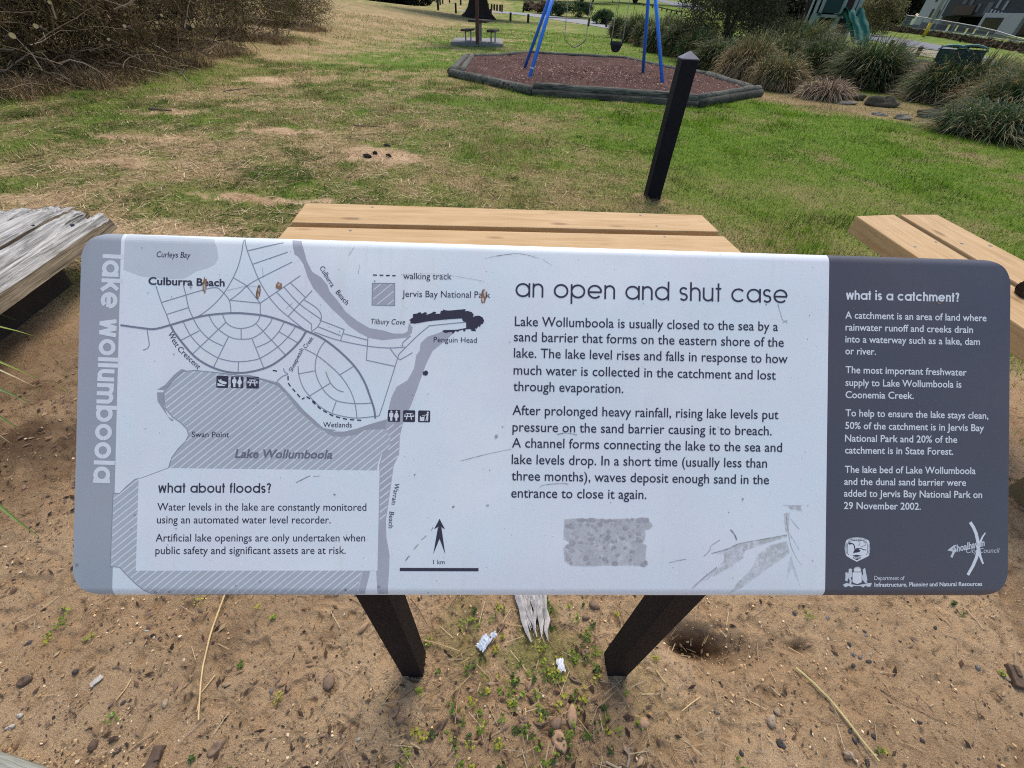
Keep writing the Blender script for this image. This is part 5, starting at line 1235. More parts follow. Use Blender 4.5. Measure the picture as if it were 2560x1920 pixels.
def tussock(c, r, h, n, cols, seed, wid=.012, droop=.5, root=.22, segs=5):
    """a clump of long strap leaves arching outwards"""
    R = np.random.default_rng(seed); cols = np.array(cols)
    a = R.uniform(0, 6.283, n); q = np.sqrt(R.random(n)) * r * root * 1.6; o = np.stack([c[0] + q * np.cos(a), c[1] + q * np.sin(a)], 1)
    a2 = a + R.normal(0, .55, n); out = r * R.uniform(.15, 1.0, n) ** .8; hh = h * R.uniform(.55, 1.05, n) * (1 - .25 * (out / r) ** 2)
    dr = droop * R.uniform(.2, 1.3, n) * h * (out / r); w = wid * R.uniform(.6, 1.4, n); sd = np.stack([-np.sin(a2), np.cos(a2), np.zeros(n)], 1); tw = R.normal(0, .5, n); sd[:, 2] = np.sin(tw)
    z0 = H(o[:, 0], o[:, 1]) - .02; V_ = []
    bend = R.normal(0, .12, n) * r
    for k in range(segs + 1):
        t = k / segs; x = o[:, 0] + out * np.cos(a2) * t ** 1.35 - bend * np.sin(a2) * t * t; y = o[:, 1] + out * np.sin(a2) * t ** 1.35 + bend * np.cos(a2) * t * t
        z = z0 + hh * (1 - (1 - t) ** 1.7) - dr * t ** 2.6; z = np.maximum(z, H(x, y) + .01); p = np.stack([x, y, z], 1); ww = (w * (1 - t ** 2.5) + .0008)[:, None] / 2
        V_ += [p - sd * ww, p + sd * ww]
    v = np.stack(V_, 1); m = 2 * (segs + 1); f = []
    for k in range(segs): f.append(np.array([2 * k, 2 * k + 1, 2 * k + 3, 2 * k + 2]))
    f = (np.arange(n)[:, None, None] * m + np.array(f)[None]).reshape(-1, 4)
    col = cols[R.integers(0, len(cols), n)] * R.uniform(.65, 1.3, (n, 1)); tipdry = (R.random(n) < .25)[:, None, None]
    tt_ = np.repeat(col[:, None], m, 1); tt_[:, -4:] = np.where(tipdry, np.array(lin(168, 146, 100)), tt_[:, -4:])
    return v.reshape(-1, 3), f, tt_.reshape(-1, 3)
GREENS = [lin(62, 84, 48), lin(78, 100, 56), lin(48, 70, 44), lin(96, 112, 66), lin(54, 78, 58)]
OLIVE = [lin(96, 98, 56), lin(112, 108, 64), lin(78, 84, 48), lin(134, 124, 80)]
STRAW = [lin(176, 150, 112), lin(150, 126, 92), lin(198, 176, 138), lin(124, 102, 74)]
GREYD = [lin(166, 146, 124), lin(142, 122, 102), lin(188, 168, 144), lin(110, 94, 78)]
TAG = 'strappy tussock plants beside the playground'
def clump(label, px, pb, wpx, ptop, layers, seed, group=TAG, wid=.013, back=0.0, name='tussock_plant', droop=.5):
    """one tussock; px, pb pixel of the middle of its foot, wpx its width, ptop the row of its top"""
    q = G(px, pb); r = wpx / 2 * np.linalg.norm(rayd(px, pb) * 0 + (q - EYE)) / F * .90; d = q[:2] / np.linalg.norm(q[:2]); q2 = np.array([q[0] + d[0] * r * .55, q[1] + d[1] * r * .55, 0]); q2[2] = float(H(q2[0], q2[1]))
    h = max(.25, float(V(px, ptop, q2)[2] - q2[2])) * 1.22; t = thing(name, label, 'tussock', q2, group)
    for i, (nm, cols, n, rr, hh, dr) in enumerate(layers):
        R9 = random.Random(seed * 31 + i); Vs, Fs, Cs, o_ = [], [], [], 0
        for k, (ox, oy, sr, sh, w9) in enumerate([(0, 0, .85, 1.0, .4), (-.38, .05, .62, R9.uniform(.65, .98), .2), (.36, .12, .66, R9.uniform(.7, 1.0), .22), (R9.uniform(-.2, .2), -.3, .6, R9.uniform(.5, .8), .18)]):
            v, f, c = tussock((q2[0] + ox * r + R9.uniform(-.08, .08) * r, q2[1] + oy * r, 0), r * rr * sr, h * hh * sh, int(n * w9 * 1.15), cols, seed * 10 + i + 1000 * k, wid * (1 + .02 * np.linalg.norm(q2)), dr * R9.uniform(.8, 1.3)); Vs.append(v); Fs.append(f + o_); Cs.append(c); o_ += len(v)
        npmesh(nm, np.concatenate(Vs), np.concatenate(Fs), LEAF if nm == 'leaves' else DRYLEAF, np.concatenate(Cs), t)
    return t
def GR(n=1500, o=0): return [('leaves', GREENS + OLIVE[:o], int(n * 1.5), 1.0, 1.0, .42), ('dead_leaves', STRAW, n // 4, 1.0, .55, .8)]
def DRY(n=1500): return [('leaves', OLIVE + GREENS[:2], n // 2, .95, 1.0, .5), ('dead_leaves', STRAW, n, 1.02, .85, .8)]
def DEAD(n=1300): return [('dead_leaves', GREYD, n, 1.05, .95, 1.15)]
clump('large green tussock left of the pale straw one, below the dark tree', 1800, 178, 150, 92, GR(1900), 1)
clump('tall pale straw coloured tussock behind the black post', 1868, 208, 150, 72, DRY(2300), 2)
clump('green tussock behind the straw coloured one, under the slide tower posts', 1985, 165, 170, 45, GR(2200, 2), 3)
clump('rusty mixed green and dead tussock in front of the green one', 1935, 228, 130, 125, DRY(1900), 4)
clump('grey dead tussock collapsed over the edge of the sandy strip', 2052, 252, 120, 182, DEAD(1500), 5, droop=1.1)
clump('big round green tussock in front of the foot of the green slide', 2160, 226, 175, 90, GR(2600), 6)
clump('dark green tussock between the grey dead one and the big round one', 2085, 205, 110, 110, GR(1300), 7)
clump('tall olive tussock in front of the wheelie bins', 2385, 268, 200, 118, [('leaves', OLIVE + GREENS, 2600, 1.0, 1.0, .6), ('dead_leaves', STRAW, 700, 1.0, .6, .9)], 8, wid=.012)
clump('green tussock with drooping dead skirt left of the dark rock', 2330, 262, 150, 150, [('leaves', GREENS, 1600, 1.0, 1.0, .6), ('dead_leaves', GREYD, 700, 1.15, .5, .9)], 9, wid=.011)
clump('dark green tussock at the right edge of the picture', 2520, 320, 190, 150, GR(2400, 2), 10, wid=.011)
clump('low green tussock in front at the right edge of the lawn', 2455, 352, 220, 235, [('leaves', GREENS, 2300, 1.05, 1.0, .7), ('dead_leaves', STRAW, 350, 1.1, .8, .9)], 11, wid=.010)
clump('golden topped tussock behind the right hand ones', 2490, 240, 190, 138, [('leaves', OLIVE, 1800, 1.0, 1.0, .5), ('dead_leaves', STRAW, 600, 1.0, .8, .6)], 12, wid=.012)
clump('spreading tussock in the very right corner of the bed', 2600, 372, 170, 250, GR(1500, 1), 13, wid=.010)
clump('olive tussock filling the gap behind the rusty mixed one', 1925, 185, 120, 75, GR(1300, 3), 41)
clump('grey green tussock behind the grey dead one', 2040, 200, 120, 88, GR(1400, 1), 42)
clump('straw topped tussock squeezed between the right hand tussocks', 2450, 285, 150, 165, DRY(1300), 43, wid=.011)
clump('dark green tussock low at the right edge behind the front one', 2560, 300, 170, 150, GR(1500, 2), 44, wid=.011)
for i, (px, pb, w, tp, lab) in enumerate([(1548, 97, 62, 36, 'bushy green tussock at the near end of the bed, right of the bollard'), (1580, 108, 66, 34, 'second green tussock along the bed behind the swing'), (1610, 118, 70, 40, 'third green tussock along the bed, left of the right swing legs'),
        (1645, 133, 84, 48, 'green tussock right behind the right swing legs'), (1692, 143, 90, 50, 'green tussock right of the right swing legs'), (1735, 160, 95, 70, 'dark tussock in the gap left of the black post'), (1775, 176, 80, 100, 'drooping green tussock right behind the black post cap'), (1665, 118, 90, 32, 'tussock behind the row, under the post and rail fence')]):
    clump(lab, px, pb, w, tp, GR(1100, 1), 20 + i, 'green tussocks in a row behind the swing', wid=.018)
def shrub(name, label, cat, q, ells, n, ll, lw, cols, seed, group=None, trunk=None, nt=0, mat=None, clumps=40, spread=.16, down=0.0):
    t = thing(name, label, cat, q, group); v, f, c = leafcloud(ells, n, ll, lw, cols, seed, clumps, spread, down); npmesh('foliage', v, f, mat or LEAF, c, t)
    m = MB(); R = random.Random(seed)
    for e in ells[:3]:
        top = np.array([e[0], e[1], e[2] + .3 * e[5]]); b = np.array(q, float) + np.array([R.uniform(-.1, .1), R.uniform(-.1, .1), -.1]); mid = (b + top) / 2 + np.array([R.uniform(-.2, .2), R.uniform(-.2, .2), 0]); s = trunk or .05
        m.tube([b, mid, top], [s, s * .7, s * .3], 8)
    m.build('branches' if trunk is None else 'trunk', BARK, t, smooth=True); return t
def sz(px, pb, w): q = G(px, pb); return q, w / 2 * np.linalg.norm(q - EYE) / F * .8
DK = [lin(58, 62, 40), lin(74, 78, 46), lin(44, 50, 34), lin(90, 84, 56)]
q, r = sz(1820, 158, 250); r *= 1.05
shrub('dark_tree', 'dense dark olive tree standing behind the tussock bed between swing and slide', 'tree', q + np.array([.3, 1.2, 0]), [(q[0] + .2, q[1] + 1.1, .75, r * 1.05, r * .8, .8), (q[0] + .3, q[1] + 1.4, 1.5, r * .95, r * .8, 1.3), (q[0] - r * .3, q[1] + 1.3, 2.6, r * .8, r * .8, 1.5), (q[0] + r * .5, q[1] + 1.5, 2.7, r * .8, r * .8, 1.6), (q[0] + .3, q[1] + 1.5, 4.0, r * .8, r * .8, 1.4)], 36000, .13, .030, DK, 31, None, .14, clumps=90, spread=.12, down=.4)
for i, (px, pb, w, h, lab) in enumerate([(1350, 34, 46, 1.5, 'low reddish dry bush beyond the path, nearest the receding bollards'), (1390, 41, 50, 1.7, 'round green bush beyond the path behind the left swing legs'), (1447, 44, 62, 1.9, 'round dark green bush beyond the path above the low rail'), (1505, 62, 52, 1.5, 'green bush at the end of the path behind the edge bollard'), (1322, 28, 30, 1.2, 'small pinkish dry bush at the far left end of the path bed')]):
    q, r = sz(px, pb, w); cols = [lin(120, 100, 84), lin(140, 116, 100), lin(100, 84, 66)] if i in (0, 4) else [lin(56, 80, 44), lin(72, 96, 52), lin(44, 64, 40)]
    shrub('bush', lab, 'bush', q, [(q[0], q[1] + r * .6, h * .48 + q[2], r, r * .8, h * .5), (q[0] + r * .3, q[1] + r * .8, h * .6 + q[2], r * .7, r * .6, h * .42)], 3500, .26, .09, cols, 50 + i, 'bushes along the far path')
# thin sapling stakes in the bed
for px, pb, tp, lab in [(1538, 30, -8, 'thin dark sapling stake left of the row of tussocks'), (1577, 32, -6, 'thin dark sapling stake behind the row of tussocks')]:
    q = G(px, pb + 35); t = V(px, tp, q); m = MB(); m.tube([q, q + np.array([.02, 0, (t[2] - q[2]) * .5]), np.array([q[0] + .03, q[1], t[2] + .3])], .025, 6); tag(m.build('sapling_stake', BARK, None, q), lab, 'stake', 'sapling stakes')
# the big tree
q = G(1195, 46); tr = thing('big_tree', 'huge dark trunk of an old tree with spreading root flare on the far lawn', 'tree', q)
R_ = random.Random(4); m = MB(); n = 22; vs = []; hs = [-.3, .15, .5, 1.0, 1.7, 3, 6, 10, 16]; rs = [1.95, 1.75, 1.42, 1.2, 1.08, 1.02, .95, .8, .4]
for hh, rr in zip(hs, rs):
    for k in range(n):
        a = 2 * math.pi * k / n; fl = 1 + .22 * max(0, 1 - hh / 2.2) * (math.sin(3 * a + .5) + .6 * math.sin(5 * a + 2)) + .35 * max(0, 1 - max(hh, 0) / 1.4) * max(0, math.cos(a - math.pi)) + .03 * math.sin(9 * a); vs.append((q[0] + rr * fl * math.cos(a), q[1] + rr * fl * math.sin(a), q[2] + hh))
m.add(vs, [(i * n + k, i * n + (k + 1) % n, (i + 1) * n + (k + 1) % n, (i + 1) * n + k) for i in range(len(hs) - 1) for k in range(n)]); m.build('trunk', mat_plain('old_bark', (.035, .026, .024), .95, .4, 6, .15, .8), tr, smooth=True)
ee = [(q[0] + 3.2 * math.cos(a) * s, q[1] + 3.2 * math.sin(a) * s, z + q[2], 4.2 * s + .8, 4.2 * s + .8, 1.5) for z, s in ((5.5, 1.25), (8.5, 1.15), (11.5, 1.0), (14.5, .75), (17, .4)) for a in (0, 1.57, 3.14, 4.71)]
v, f, c = leafcloud(ee, 24000, .6, .22, DK, 61, 40, .18); npmesh('crown', v, f, LEAF, c, tr)
m = MB()
for z, s in ((5.3, 1.25), (8.3, 1.15), (11.3, 1.0)):
    for k in range(5): a = 1.256 * k + z; m.tube([(q[0], q[1], q[2] + z - .4), (q[0] + 3.6 * s * math.cos(a), q[1] + 3.6 * s * math.sin(a), q[2] + z + .3)], [.22, .05], 7)
m.build('limb', BARK, tr)
# dark trees closing the view at the back
FARD = [lin(40, 46, 32), lin(52, 58, 38), lin(32, 36, 28), lin(64, 66, 44)]
for i, (px, dist, w, z0, h, lab) in enumerate([(860, 105, 9, -.6, 7, 'far dark tree at the back left above the grassy bank'), (1000, 118, 9, -.6, 8, 'far dark tree left of the big trunk'), (1300, 135, 10, 1.2, 9, 'far dark tree right of the big trunk, its crown just above the bushes'), (1450, 138, 11, 1.6, 10, 'far dark tree behind the swing'),
        (1580, 150, 11, 1.2, 10, 'far dark tree left of the far street'), (1985, 78, 7, -.5, 7, 'dark tree behind the playground tower'), (2080, 80, 6, .6, 7, 'dark tree behind the playground slide'), (2225, 140, 6, .5, 9, 'dark tree beside the white wall of the modern house'), (2700, 92, 5.5, 1.0, 8, 'dark tree at the right end of the modern house'), (1840, 100, 8, .5, 8, 'far dark tree behind the olive tree'), (1725, 150, 9, 1.2, 10, 'far dark tree above the far street')]):
    r = rayd(px, 30 + .055 * (px - 1280)); d = np.array([r[0], r[1]]) / math.hypot(r[0], r[1]) * dist; gz = float(H(*d)); q = np.array([d[0], d[1], gz])
    shrub('far_tree', lab, 'tree', q, [(d[0], d[1], gz + z0 + h * .5, w * .6, w * .5, h * .5), (d[0] - w * .4, d[1], gz + z0 + h * .40, w * .45, w * .4, h * .4), (d[0] + w * .4, d[1], gz + z0 + h * .45, w * .45, w * .4, h * .42), (d[0], d[1], gz + z0 + h * .9, w * .45, w * .4, h * .3)], 9000, .75, .34, FARD, 70 + i, 'dark trees at the back of the park', .3, clumps=50, spread=.15)
q, r = sz(2192, 52, 90)
r_ = rayd(2192, 62); d = np.array([r_[0], r_[1]]) / math.hypot(r_[0], r_[1]) * 66; gz = float(H(*d)); q = np.array([d[0], d[1], gz])
shrub('round_bush', 'round pale olive bush right of the slide, beyond the road', 'bush', q, [(q[0], q[1], gz + 1.6, 1.9, 1.8, 1.5), (q[0] - .9, q[1], gz + 2.2, 1.3, 1.3, 1.2), (q[0] + .8, q[1], gz + 2.1, 1.2, 1.2, 1.1)], 9000, .2, .07, [lin(128, 120, 78), lin(106, 102, 64), lin(150, 138, 92), lin(84, 84, 52)], 91)

# ---------------------------------------------------------------- playground tower with the double slide
tq = G(2150, 150); tq[:2] = tq[:2] / np.linalg.norm(tq[:2]) * 30.0; tq[2] = float(H(tq[0], tq[1]))
td = tq[:2] / np.linalg.norm(tq[:2]); tx = np.array([td[1], -td[0], 0]); ty = np.array([td[0], td[1], 0])
def T(px, py, back=0.0):
    """point seen at a pixel on the upright plane through the tower, pushed back by some metres"""
    r = rayd(px, py); k = (tq + ty * back).dot(ty) / r.dot(ty); return EYE + r * k
SLG = mat_plain('green_plastic', (.014, .135, .11), .6, .2, 3, .15); DKG = mat_plain('dark_green_panel', (.012, .05, .045), .5, .25, 6); PLP = mat_plain('pale_green_post', (.26, .33, .29), .5, .15, 12, .4); BLKP = mat_plain('dark_metal_panel', (.02, .022, .024), .6, .3, 12)
tow = thing('playground_tower', 'playground tower with pale green posts and a dark green double slide', 'playground', tq)
def gz(p): return float(H(p[0], p[1]))
plz = float(T(2066, 36)[2])
for (px, py, bk) in ((2105, 25, 0), (2052, 27, 0), (2150, 12, .0), (2040, 22, 1.3), (2098, 20, 1.3), (2140, 8, 1.3)):
    p = T(px, py, bk); m = MB(); m.tube([(p[0], p[1], gz(p) - .2), (p[0], p[1], plz + 2.4)], .075, 10); m.build('post', PLP, tow, smooth=True)
    m = MB()
    for dz in (-.05, .75): m.tube([(p[0], p[1], plz + dz), (p[0], p[1], plz + dz + .1)], .09, 10)
    m.build('clamp', DKG, tow)
a, b = T(2050, 36), T(2106, 40); m = MB(); m.add([a + ty * k + np.array([0, 0, plz - a[2] + dz]) if j == 0 else b + ty * k + np.array([0, 0, plz - b[2] + dz]) for dz in (-.1, 0) for j, k in ((0, 0), (1, 0), (1, 1.35), (0, 1.35))], [(3, 2, 1, 0), (4, 5, 6, 7), (0, 1, 5, 4), (1, 2, 6, 5), (2, 3, 7, 6), (3, 0, 4, 7)]); m.build('platform', PLP, tow)
def upright(a, b, z0, z1, th, mat, name, holes=False):
    a = np.array(a); b = np.array(b); m = MB(); m.beam((a[0], a[1], (z0 + z1) / 2), (b[0], b[1], (z0 + z1) / 2), th, z1 - z0); return m.build(name, mat, tow)
upright(T(2054, 30), T(2103, 30), plz + .06, plz + 1.25, .04, DKG, 'panel'); upright(T(2110, 20, 1.3), T(2148, 20, 1.3), plz + .02, plz + 1.6, .04, mat_plain('dark_maroon_panel', (.035, .015, .018), .5), 'panel')
upright(T(2040, 30, 1.4), T(2104, 30, 1.4), plz - 1.0, plz - .12, .04, BLKP, 'panel')
for px in range(2092, 2126, 5):
    p = T(px, 60, .6); m = MB(); m.beam((p[0], p[1], gz(p)), (p[0], p[1], plz - .1), .05, .05, (0, 1, 0)); m.build('slat', BLKP, tow)
for k in range(4): upright(T(2090, 60, .6), T(2126, 60, .6), gz(tq) + .12 + .22 * k, gz(tq) + .2 + .22 * k, .03, BLKP, 'slat')
p0, p1 = T(2022, 50), T(2052, 50); upright(T(2026, 45), T(2044, 45), plz - .35, plz + .02, .05, PLP, 'step_panel')
upright(T(2008, 20, .8), T(2028, 20, .8), gz(tq), plz + 1.9, .05, mat_plain('climbing_wall_dark', (.03, .016, .02), .6), 'climbing_wall')
for px in (2020, 2034): p = T(px, 40, .4); q_ = T(px - 14, 72, -.5); m = MB(); m.tube([(q_[0], q_[1], gz(q_)), (p[0], p[1], plz + 1.0)], .05, 8); m.build('ladder_rail', PLP, tow)
# the wavy double slide
run = [(0, 1.0), (.12, .985), (.25, .86), (.38, .66), (.50, .55), (.62, .46), (.74, .28), (.85, .12), (.94, .07), (1.0, .06)]
zl = float(T(2152, 112, -1.9)[2]); zl = max(zl, gz(tq) + .25); m = MB()
lanes = 25; rows = []
L0, R0 = T(2107, 26), T(2150, 22); L1, R1 = T(2131, 112, -2.1), T(2176, 100, -2.1)
for t, zf in run:
    a = L0 + (L1 - L0) * t; b = R0 + (R1 - R0) * t; z = zl + (plz - zl) * zf; row = []
    wall = .30 if t < .9 else .22
    for k in range(lanes):
        s = k / (lanes - 1); c = abs((s * 2) % 1 - .5) * 2; lift = wall * max(0, (c - .62) / .38) ** 1.5 * (1.0 if s < .1 or s > .9 else .75); p = a + (b - a) * s; row.append(np.array([p[0], p[1], z + lift]))
    rows.append(row)
vs = [p for r in rows for p in r] + [p - np.array([0, 0, .05]) for r in rows for p in r]; N = len(rows) * lanes
fs = [(i * lanes + k, (i + 1) * lanes + k, (i + 1) * lanes + k + 1, i * lanes + k + 1) for i in range(len(rows) - 1) for k in range(lanes - 1)]
fs += [tuple(q + N for q in reversed(f)) for f in fs]
fs += [(i * lanes + e, (i + 1) * lanes + e, (i + 1) * lanes + e + N, i * lanes + e + N) for i in range(len(rows) - 1) for e in (0, lanes - 1)] + [(e * lanes + k, e * lanes + k + 1, e * lanes + k + 1 + N, e * lanes + k + N) for e in (0, len(rows) - 1) for k in range(lanes - 1)]
m.add(vs, fs); m.build('slide', SLG, tow, smooth=True)
pp = [G(*p) for p in ((2190, 176), (2300, 193), (2330, 180), (2335, 164), (2250, 147), (2180, 140), (2110, 146), (2120, 165))]
mulch('play_bark', pp, .06)
for i, j, lab in ((0, 1, 'dark edging log along the near side of the far bark bed'), (4, 3, 'thin edging log along the far side of the far bark bed')): log('bed_edging_log', pp[i], pp[j], .11, .06, lab, 'logs edging the far bark bed', LOGD)
# two wheelie bins side by side
BINM = mat_plain('bin_green', (.014, .04, .036), .5, .2, 8, .4); LIDM = mat_plain('bin_lid_green', (.05, .15, .12), .45, .2, 8, .4)
def wheelie(px, label):
    bq = G(px, 178); bq[:2] = bq[:2] / np.linalg.norm(bq[:2]) * 17.5; bq[2] = float(H(bq[0], bq[1])); bd = bq[:2] / np.linalg.norm(bq[:2]); ex = np.array([bd[1], -bd[0], 0]); ey = np.array([bd[0], bd[1], 0])
    bin_ = thing('wheelie_bin', label, 'bin', bq, 'green wheelie bins behind the tussocks'); bh = float(V(px, 111, bq)[2] - bq[2]); w0 = .58
    m = MB(); zs = [(.04, .36), (.75, .46), (.93, .49)]; vs = []
    for zf, hw in zs: vs += [bq + ex * sx * w0 * hw + ey * sy * w0 * hw * 1.15 + np.array([0, 0, bh * zf]) for sx, sy in ((-1, -1), (1, -1), (1, 1), (-1, 1))]
    m.add(vs, [(3, 2, 1, 0)] + [(4 * i + k, 4 * i + (k + 1) % 4, 4 * i + 4 + (k + 1) % 4, 4 * i + 4 + k) for i in range(2) for k in range(4)] + [(8, 9, 10, 11)]); m.build('bin_body', BINM, bin_, bevel=.02)
    m = MB(); vs = []
    for k in range(9):
        t = k / 8; z = bh * (.935 + .085 * math.sin(math.pi * t) ** .55)
        for sy in (-1, 1): vs.append(bq + ex * (-1 + 2 * t) * w0 * .54 + ey * sy * w0 * .62 + np.array([0, 0, z]))
    n7 = len(vs); vs += [p_ - np.array([0, 0, .035]) for p_ in vs]
    fs = [(2 * k, 2 * k + 2, 2 * k + 3, 2 * k + 1) for k in range(8)]; fs += [tuple(i + n7 for i in reversed(f_)) for f_ in fs]; fs += [(2 * k, 2 * k + n7, 2 * k + 2 + n7, 2 * k + 2) for k in range(8)] + [(2 * k + 1, 2 * k + 3, 2 * k + 3 + n7, 2 * k + 1 + n7) for k in range(8)] + [(0, 1, 1 + n7, n7), (16, 16 + n7, 17 + n7, 17)]
    m.add(vs, fs); m.build('lid', LIDM, bin_); m = MB(); m.tube([bq - ex * w0 * .5 + ey * w0 * .64 + np.array([0, 0, bh * .97]), bq + ex * w0 * .5 + ey * w0 * .64 + np.array([0, 0, bh * .97])], .018, 8); m.build('handle', BINM, bin_)
    for s in (-1, 1):
        c = bq + ex * s * w0 * .40 + ey * w0 * .5 + np.array([0, 0, .1]); m = MB(); m.tube([c - ex * .025, c + ex * .025], .1, 14); m.build('wheel', BLKP, bin_)
wheelie(2352, 'left one of the two dark green wheelie bins behind the tall olive tussock'); wheelie(2398, 'right one of the two dark green wheelie bins behind the tall olive tussock')

# ---------------------------------------------------------------- roadside: hedge, pole, fence, house
def far(px, py, dist):
    r = rayd(px, py); k = dist / math.hypot(r[0], r[1]); return EYE + r * k
hb_ = [(2170, 66, 96), (2200, 72.5, 92), (2297, 98, 82), (2354, 111, 76), (2428, 125, 66), (2560, 160, 54), (2640, 186, 48)]
hp = []
for px, py, dd_ in hb_: p = far(px, py, dd_); p[2] = gz(p); hp.append(p)
heights = [max(.3, float(V(px, py - 15, p)[2] - p[2])) for (px, py, _), p in zip(hb_, hp)]
ells = []
for a, b, h0, h1 in zip(hp[:-1], hp[1:], heights[:-1], heights[1:]):
    n = max(2, int(np.linalg.norm(b - a) / 1.6))
    for k in range(n): t = k / n; p = a + (b - a) * t; h = h0 + (h1 - h0) * t; ells.append((p[0], p[1], gz(p) + h * .5, 1.1, .6, h * .55))
hg = thing('low_hedge', 'long low brown hedge running along the road in front of the fence', 'hedge', hp[3]); v, f, c = leafcloud(ells, 14000, .28, .14, [lin(74, 56, 46), lin(92, 72, 56), lin(60, 48, 40), lin(84, 80, 50)], 95, 14, .3); npmesh('foliage', v, f, DRYLEAF, c, hg)
m = MB()
for e in ells[::2]: m.tube([(e[0], e[1], gz(e) - .1), (e[0] + .1, e[1], e[2] + .1)], .04, 5)
m.build('stems', BARK, hg)
pq = far(2304, 99, 72); pq[2] = gz(pq); pole = thing('utility_pole', 'pale timber utility pole with a yellow marker at its foot beside the road', 'pole', pq)
pr = 2.9 / F * np.linalg.norm(pq - EYE) * .75; m = MB(); m.tube([pq - np.array([0, 0, .3]), pq + np.array([0, 0, 5]), pq + np.array([0, 0, 9.5])], [pr, pr * .92, pr * .8], 12); m.build('pole_shaft', mat_plain('grey_pole', (.30, .30, .27), .85, .2, 4), pole, smooth=True)
m = MB(); m.tube([pq + np.array([0, 0, .05]), pq + np.array([0, 0, 1.15])], pr * 1.04, 12); m.build('yellow_marker', mat_plain('yellow_marker', (.62, .42, .03), .6, .15, 6), pole, smooth=True)
m = MB(); m.beam(pq + np.array([-1.1, 0, 8.9]), pq + np.array([1.1, 0, 8.9]), .1, .12); m.build('cross_arm', BARK, pole)
# temporary fence panels, each with its own frame
MESHM, nt_, b_ = newmat('fence_shade_mesh', .9, .1); b_.inputs['Base Color'].default_value = (.06, .068, .085, 1); tr_ = nd(nt_, 'ShaderNodeBsdfTransparent'); mx_ = nd(nt_, 'ShaderNodeMixShader'); mx_.inputs[0].default_value = .82
nt_.links.new(tr_.outputs[0], mx_.inputs[1]); nt_.links.new(b_.outputs[0], mx_.inputs[2]); nt_.links.new(mx_.outputs[0], nt_.nodes['Material Output'].inputs[0])
MESHM2 = MESHM.copy(); MESHM2.node_tree.nodes['Mix Shader'].inputs[0].default_value = .30; MESHM2.node_tree.nodes['Principled BSDF'].inputs['Base Color'].default_value = (.3, .31, .33, 1)
fpx = [(2250, 68, 37, 108), (2293, 76, 43, 104), (2330, 83, 49, 100), (2371, 91, 56, 95), (2422, 100, 65, 88), (2470, 110, 76, 82), (2523, 121, 92, 76), (2575, 133, 106, 71), (2640, 150, 122, 66)]
fpt = []
for px, pb, ptp, dd_ in fpx: p = far(px, pb, dd_); p[2] = gz(p); fpt.append((p, float(V(px, ptp, p)[2])))
names_ = ['pale left end panel of the temporary fence beside the white wall', 'temporary fence panel left of the utility pole', 'temporary fence panel just right of the utility pole', 'temporary fence panel below the dark carport', 'temporary fence panel above the bollards', 'temporary fence panel with the low white sign', 'temporary fence panel below the white garage', 'right hand temporary fence panel at the picture edge']
for i in range(8):
    (a, za), (b, zb) = fpt[i], fpt[i + 1]; a = a.copy(); b = b.copy(); u = (b - a) / np.linalg.norm(b - a); a = a + u * .06; b = b - u * .06
    t = thing('fence_panel', names_[i], 'fence', (a + b) / 2, 'temporary fence panels'); m = MB(); ga, gb = gz(a) + .1, gz(b) + .1
    A0, B0, A1, B1 = np.array([a[0], a[1], ga]), np.array([b[0], b[1], gb]), np.array([a[0], a[1], za]), np.array([b[0], b[1], zb])
    for p, q in ((A0, A1), (B0, B1), (A0, B0), (A1, B1)): m.tube([p, q], .045, 6)
    m.build('panel_frame', GALV, t)
    mid = .62 if i else .35; m = MB(); m.add([A0, B0, B0 + (B1 - B0) * mid, A0 + (A1 - A0) * mid], [(0, 1, 2, 3)]); m.build('shade_cloth', MESHM, t)
    m = MB(); m.add([A0 + (A1 - A0) * mid, B0 + (B1 - B0) * mid, B1, A1], [(0, 1, 2, 3)]); m.build('wire_mesh', MESHM2, t)
    for p in (A0, B0): m = MB(); m.box((p[0], p[1], p[2] - .03), (.3, .6, .14)); m.build('foot_block', CONC, t)
Z6b = lambda x, y: (2200 + x / 6.144, y / 6.144)
WSG = mat_plain('white_notice', (.62, .62, .55), .6, .1, 8); YSG = mat_plain('yellow_notice', (.62, .50, .14), .6, .1, 8)
def fpos(px):
    for i in range(8):
        if fpx[i][0] <= px <= fpx[i + 1][0]: t = (px - fpx[i][0]) / (fpx[i + 1][0] - fpx[i][0]); a, b = fpt[i][0], fpt[i + 1][0]; return a + (b - a) * t, (b - a) / np.linalg.norm(b - a)
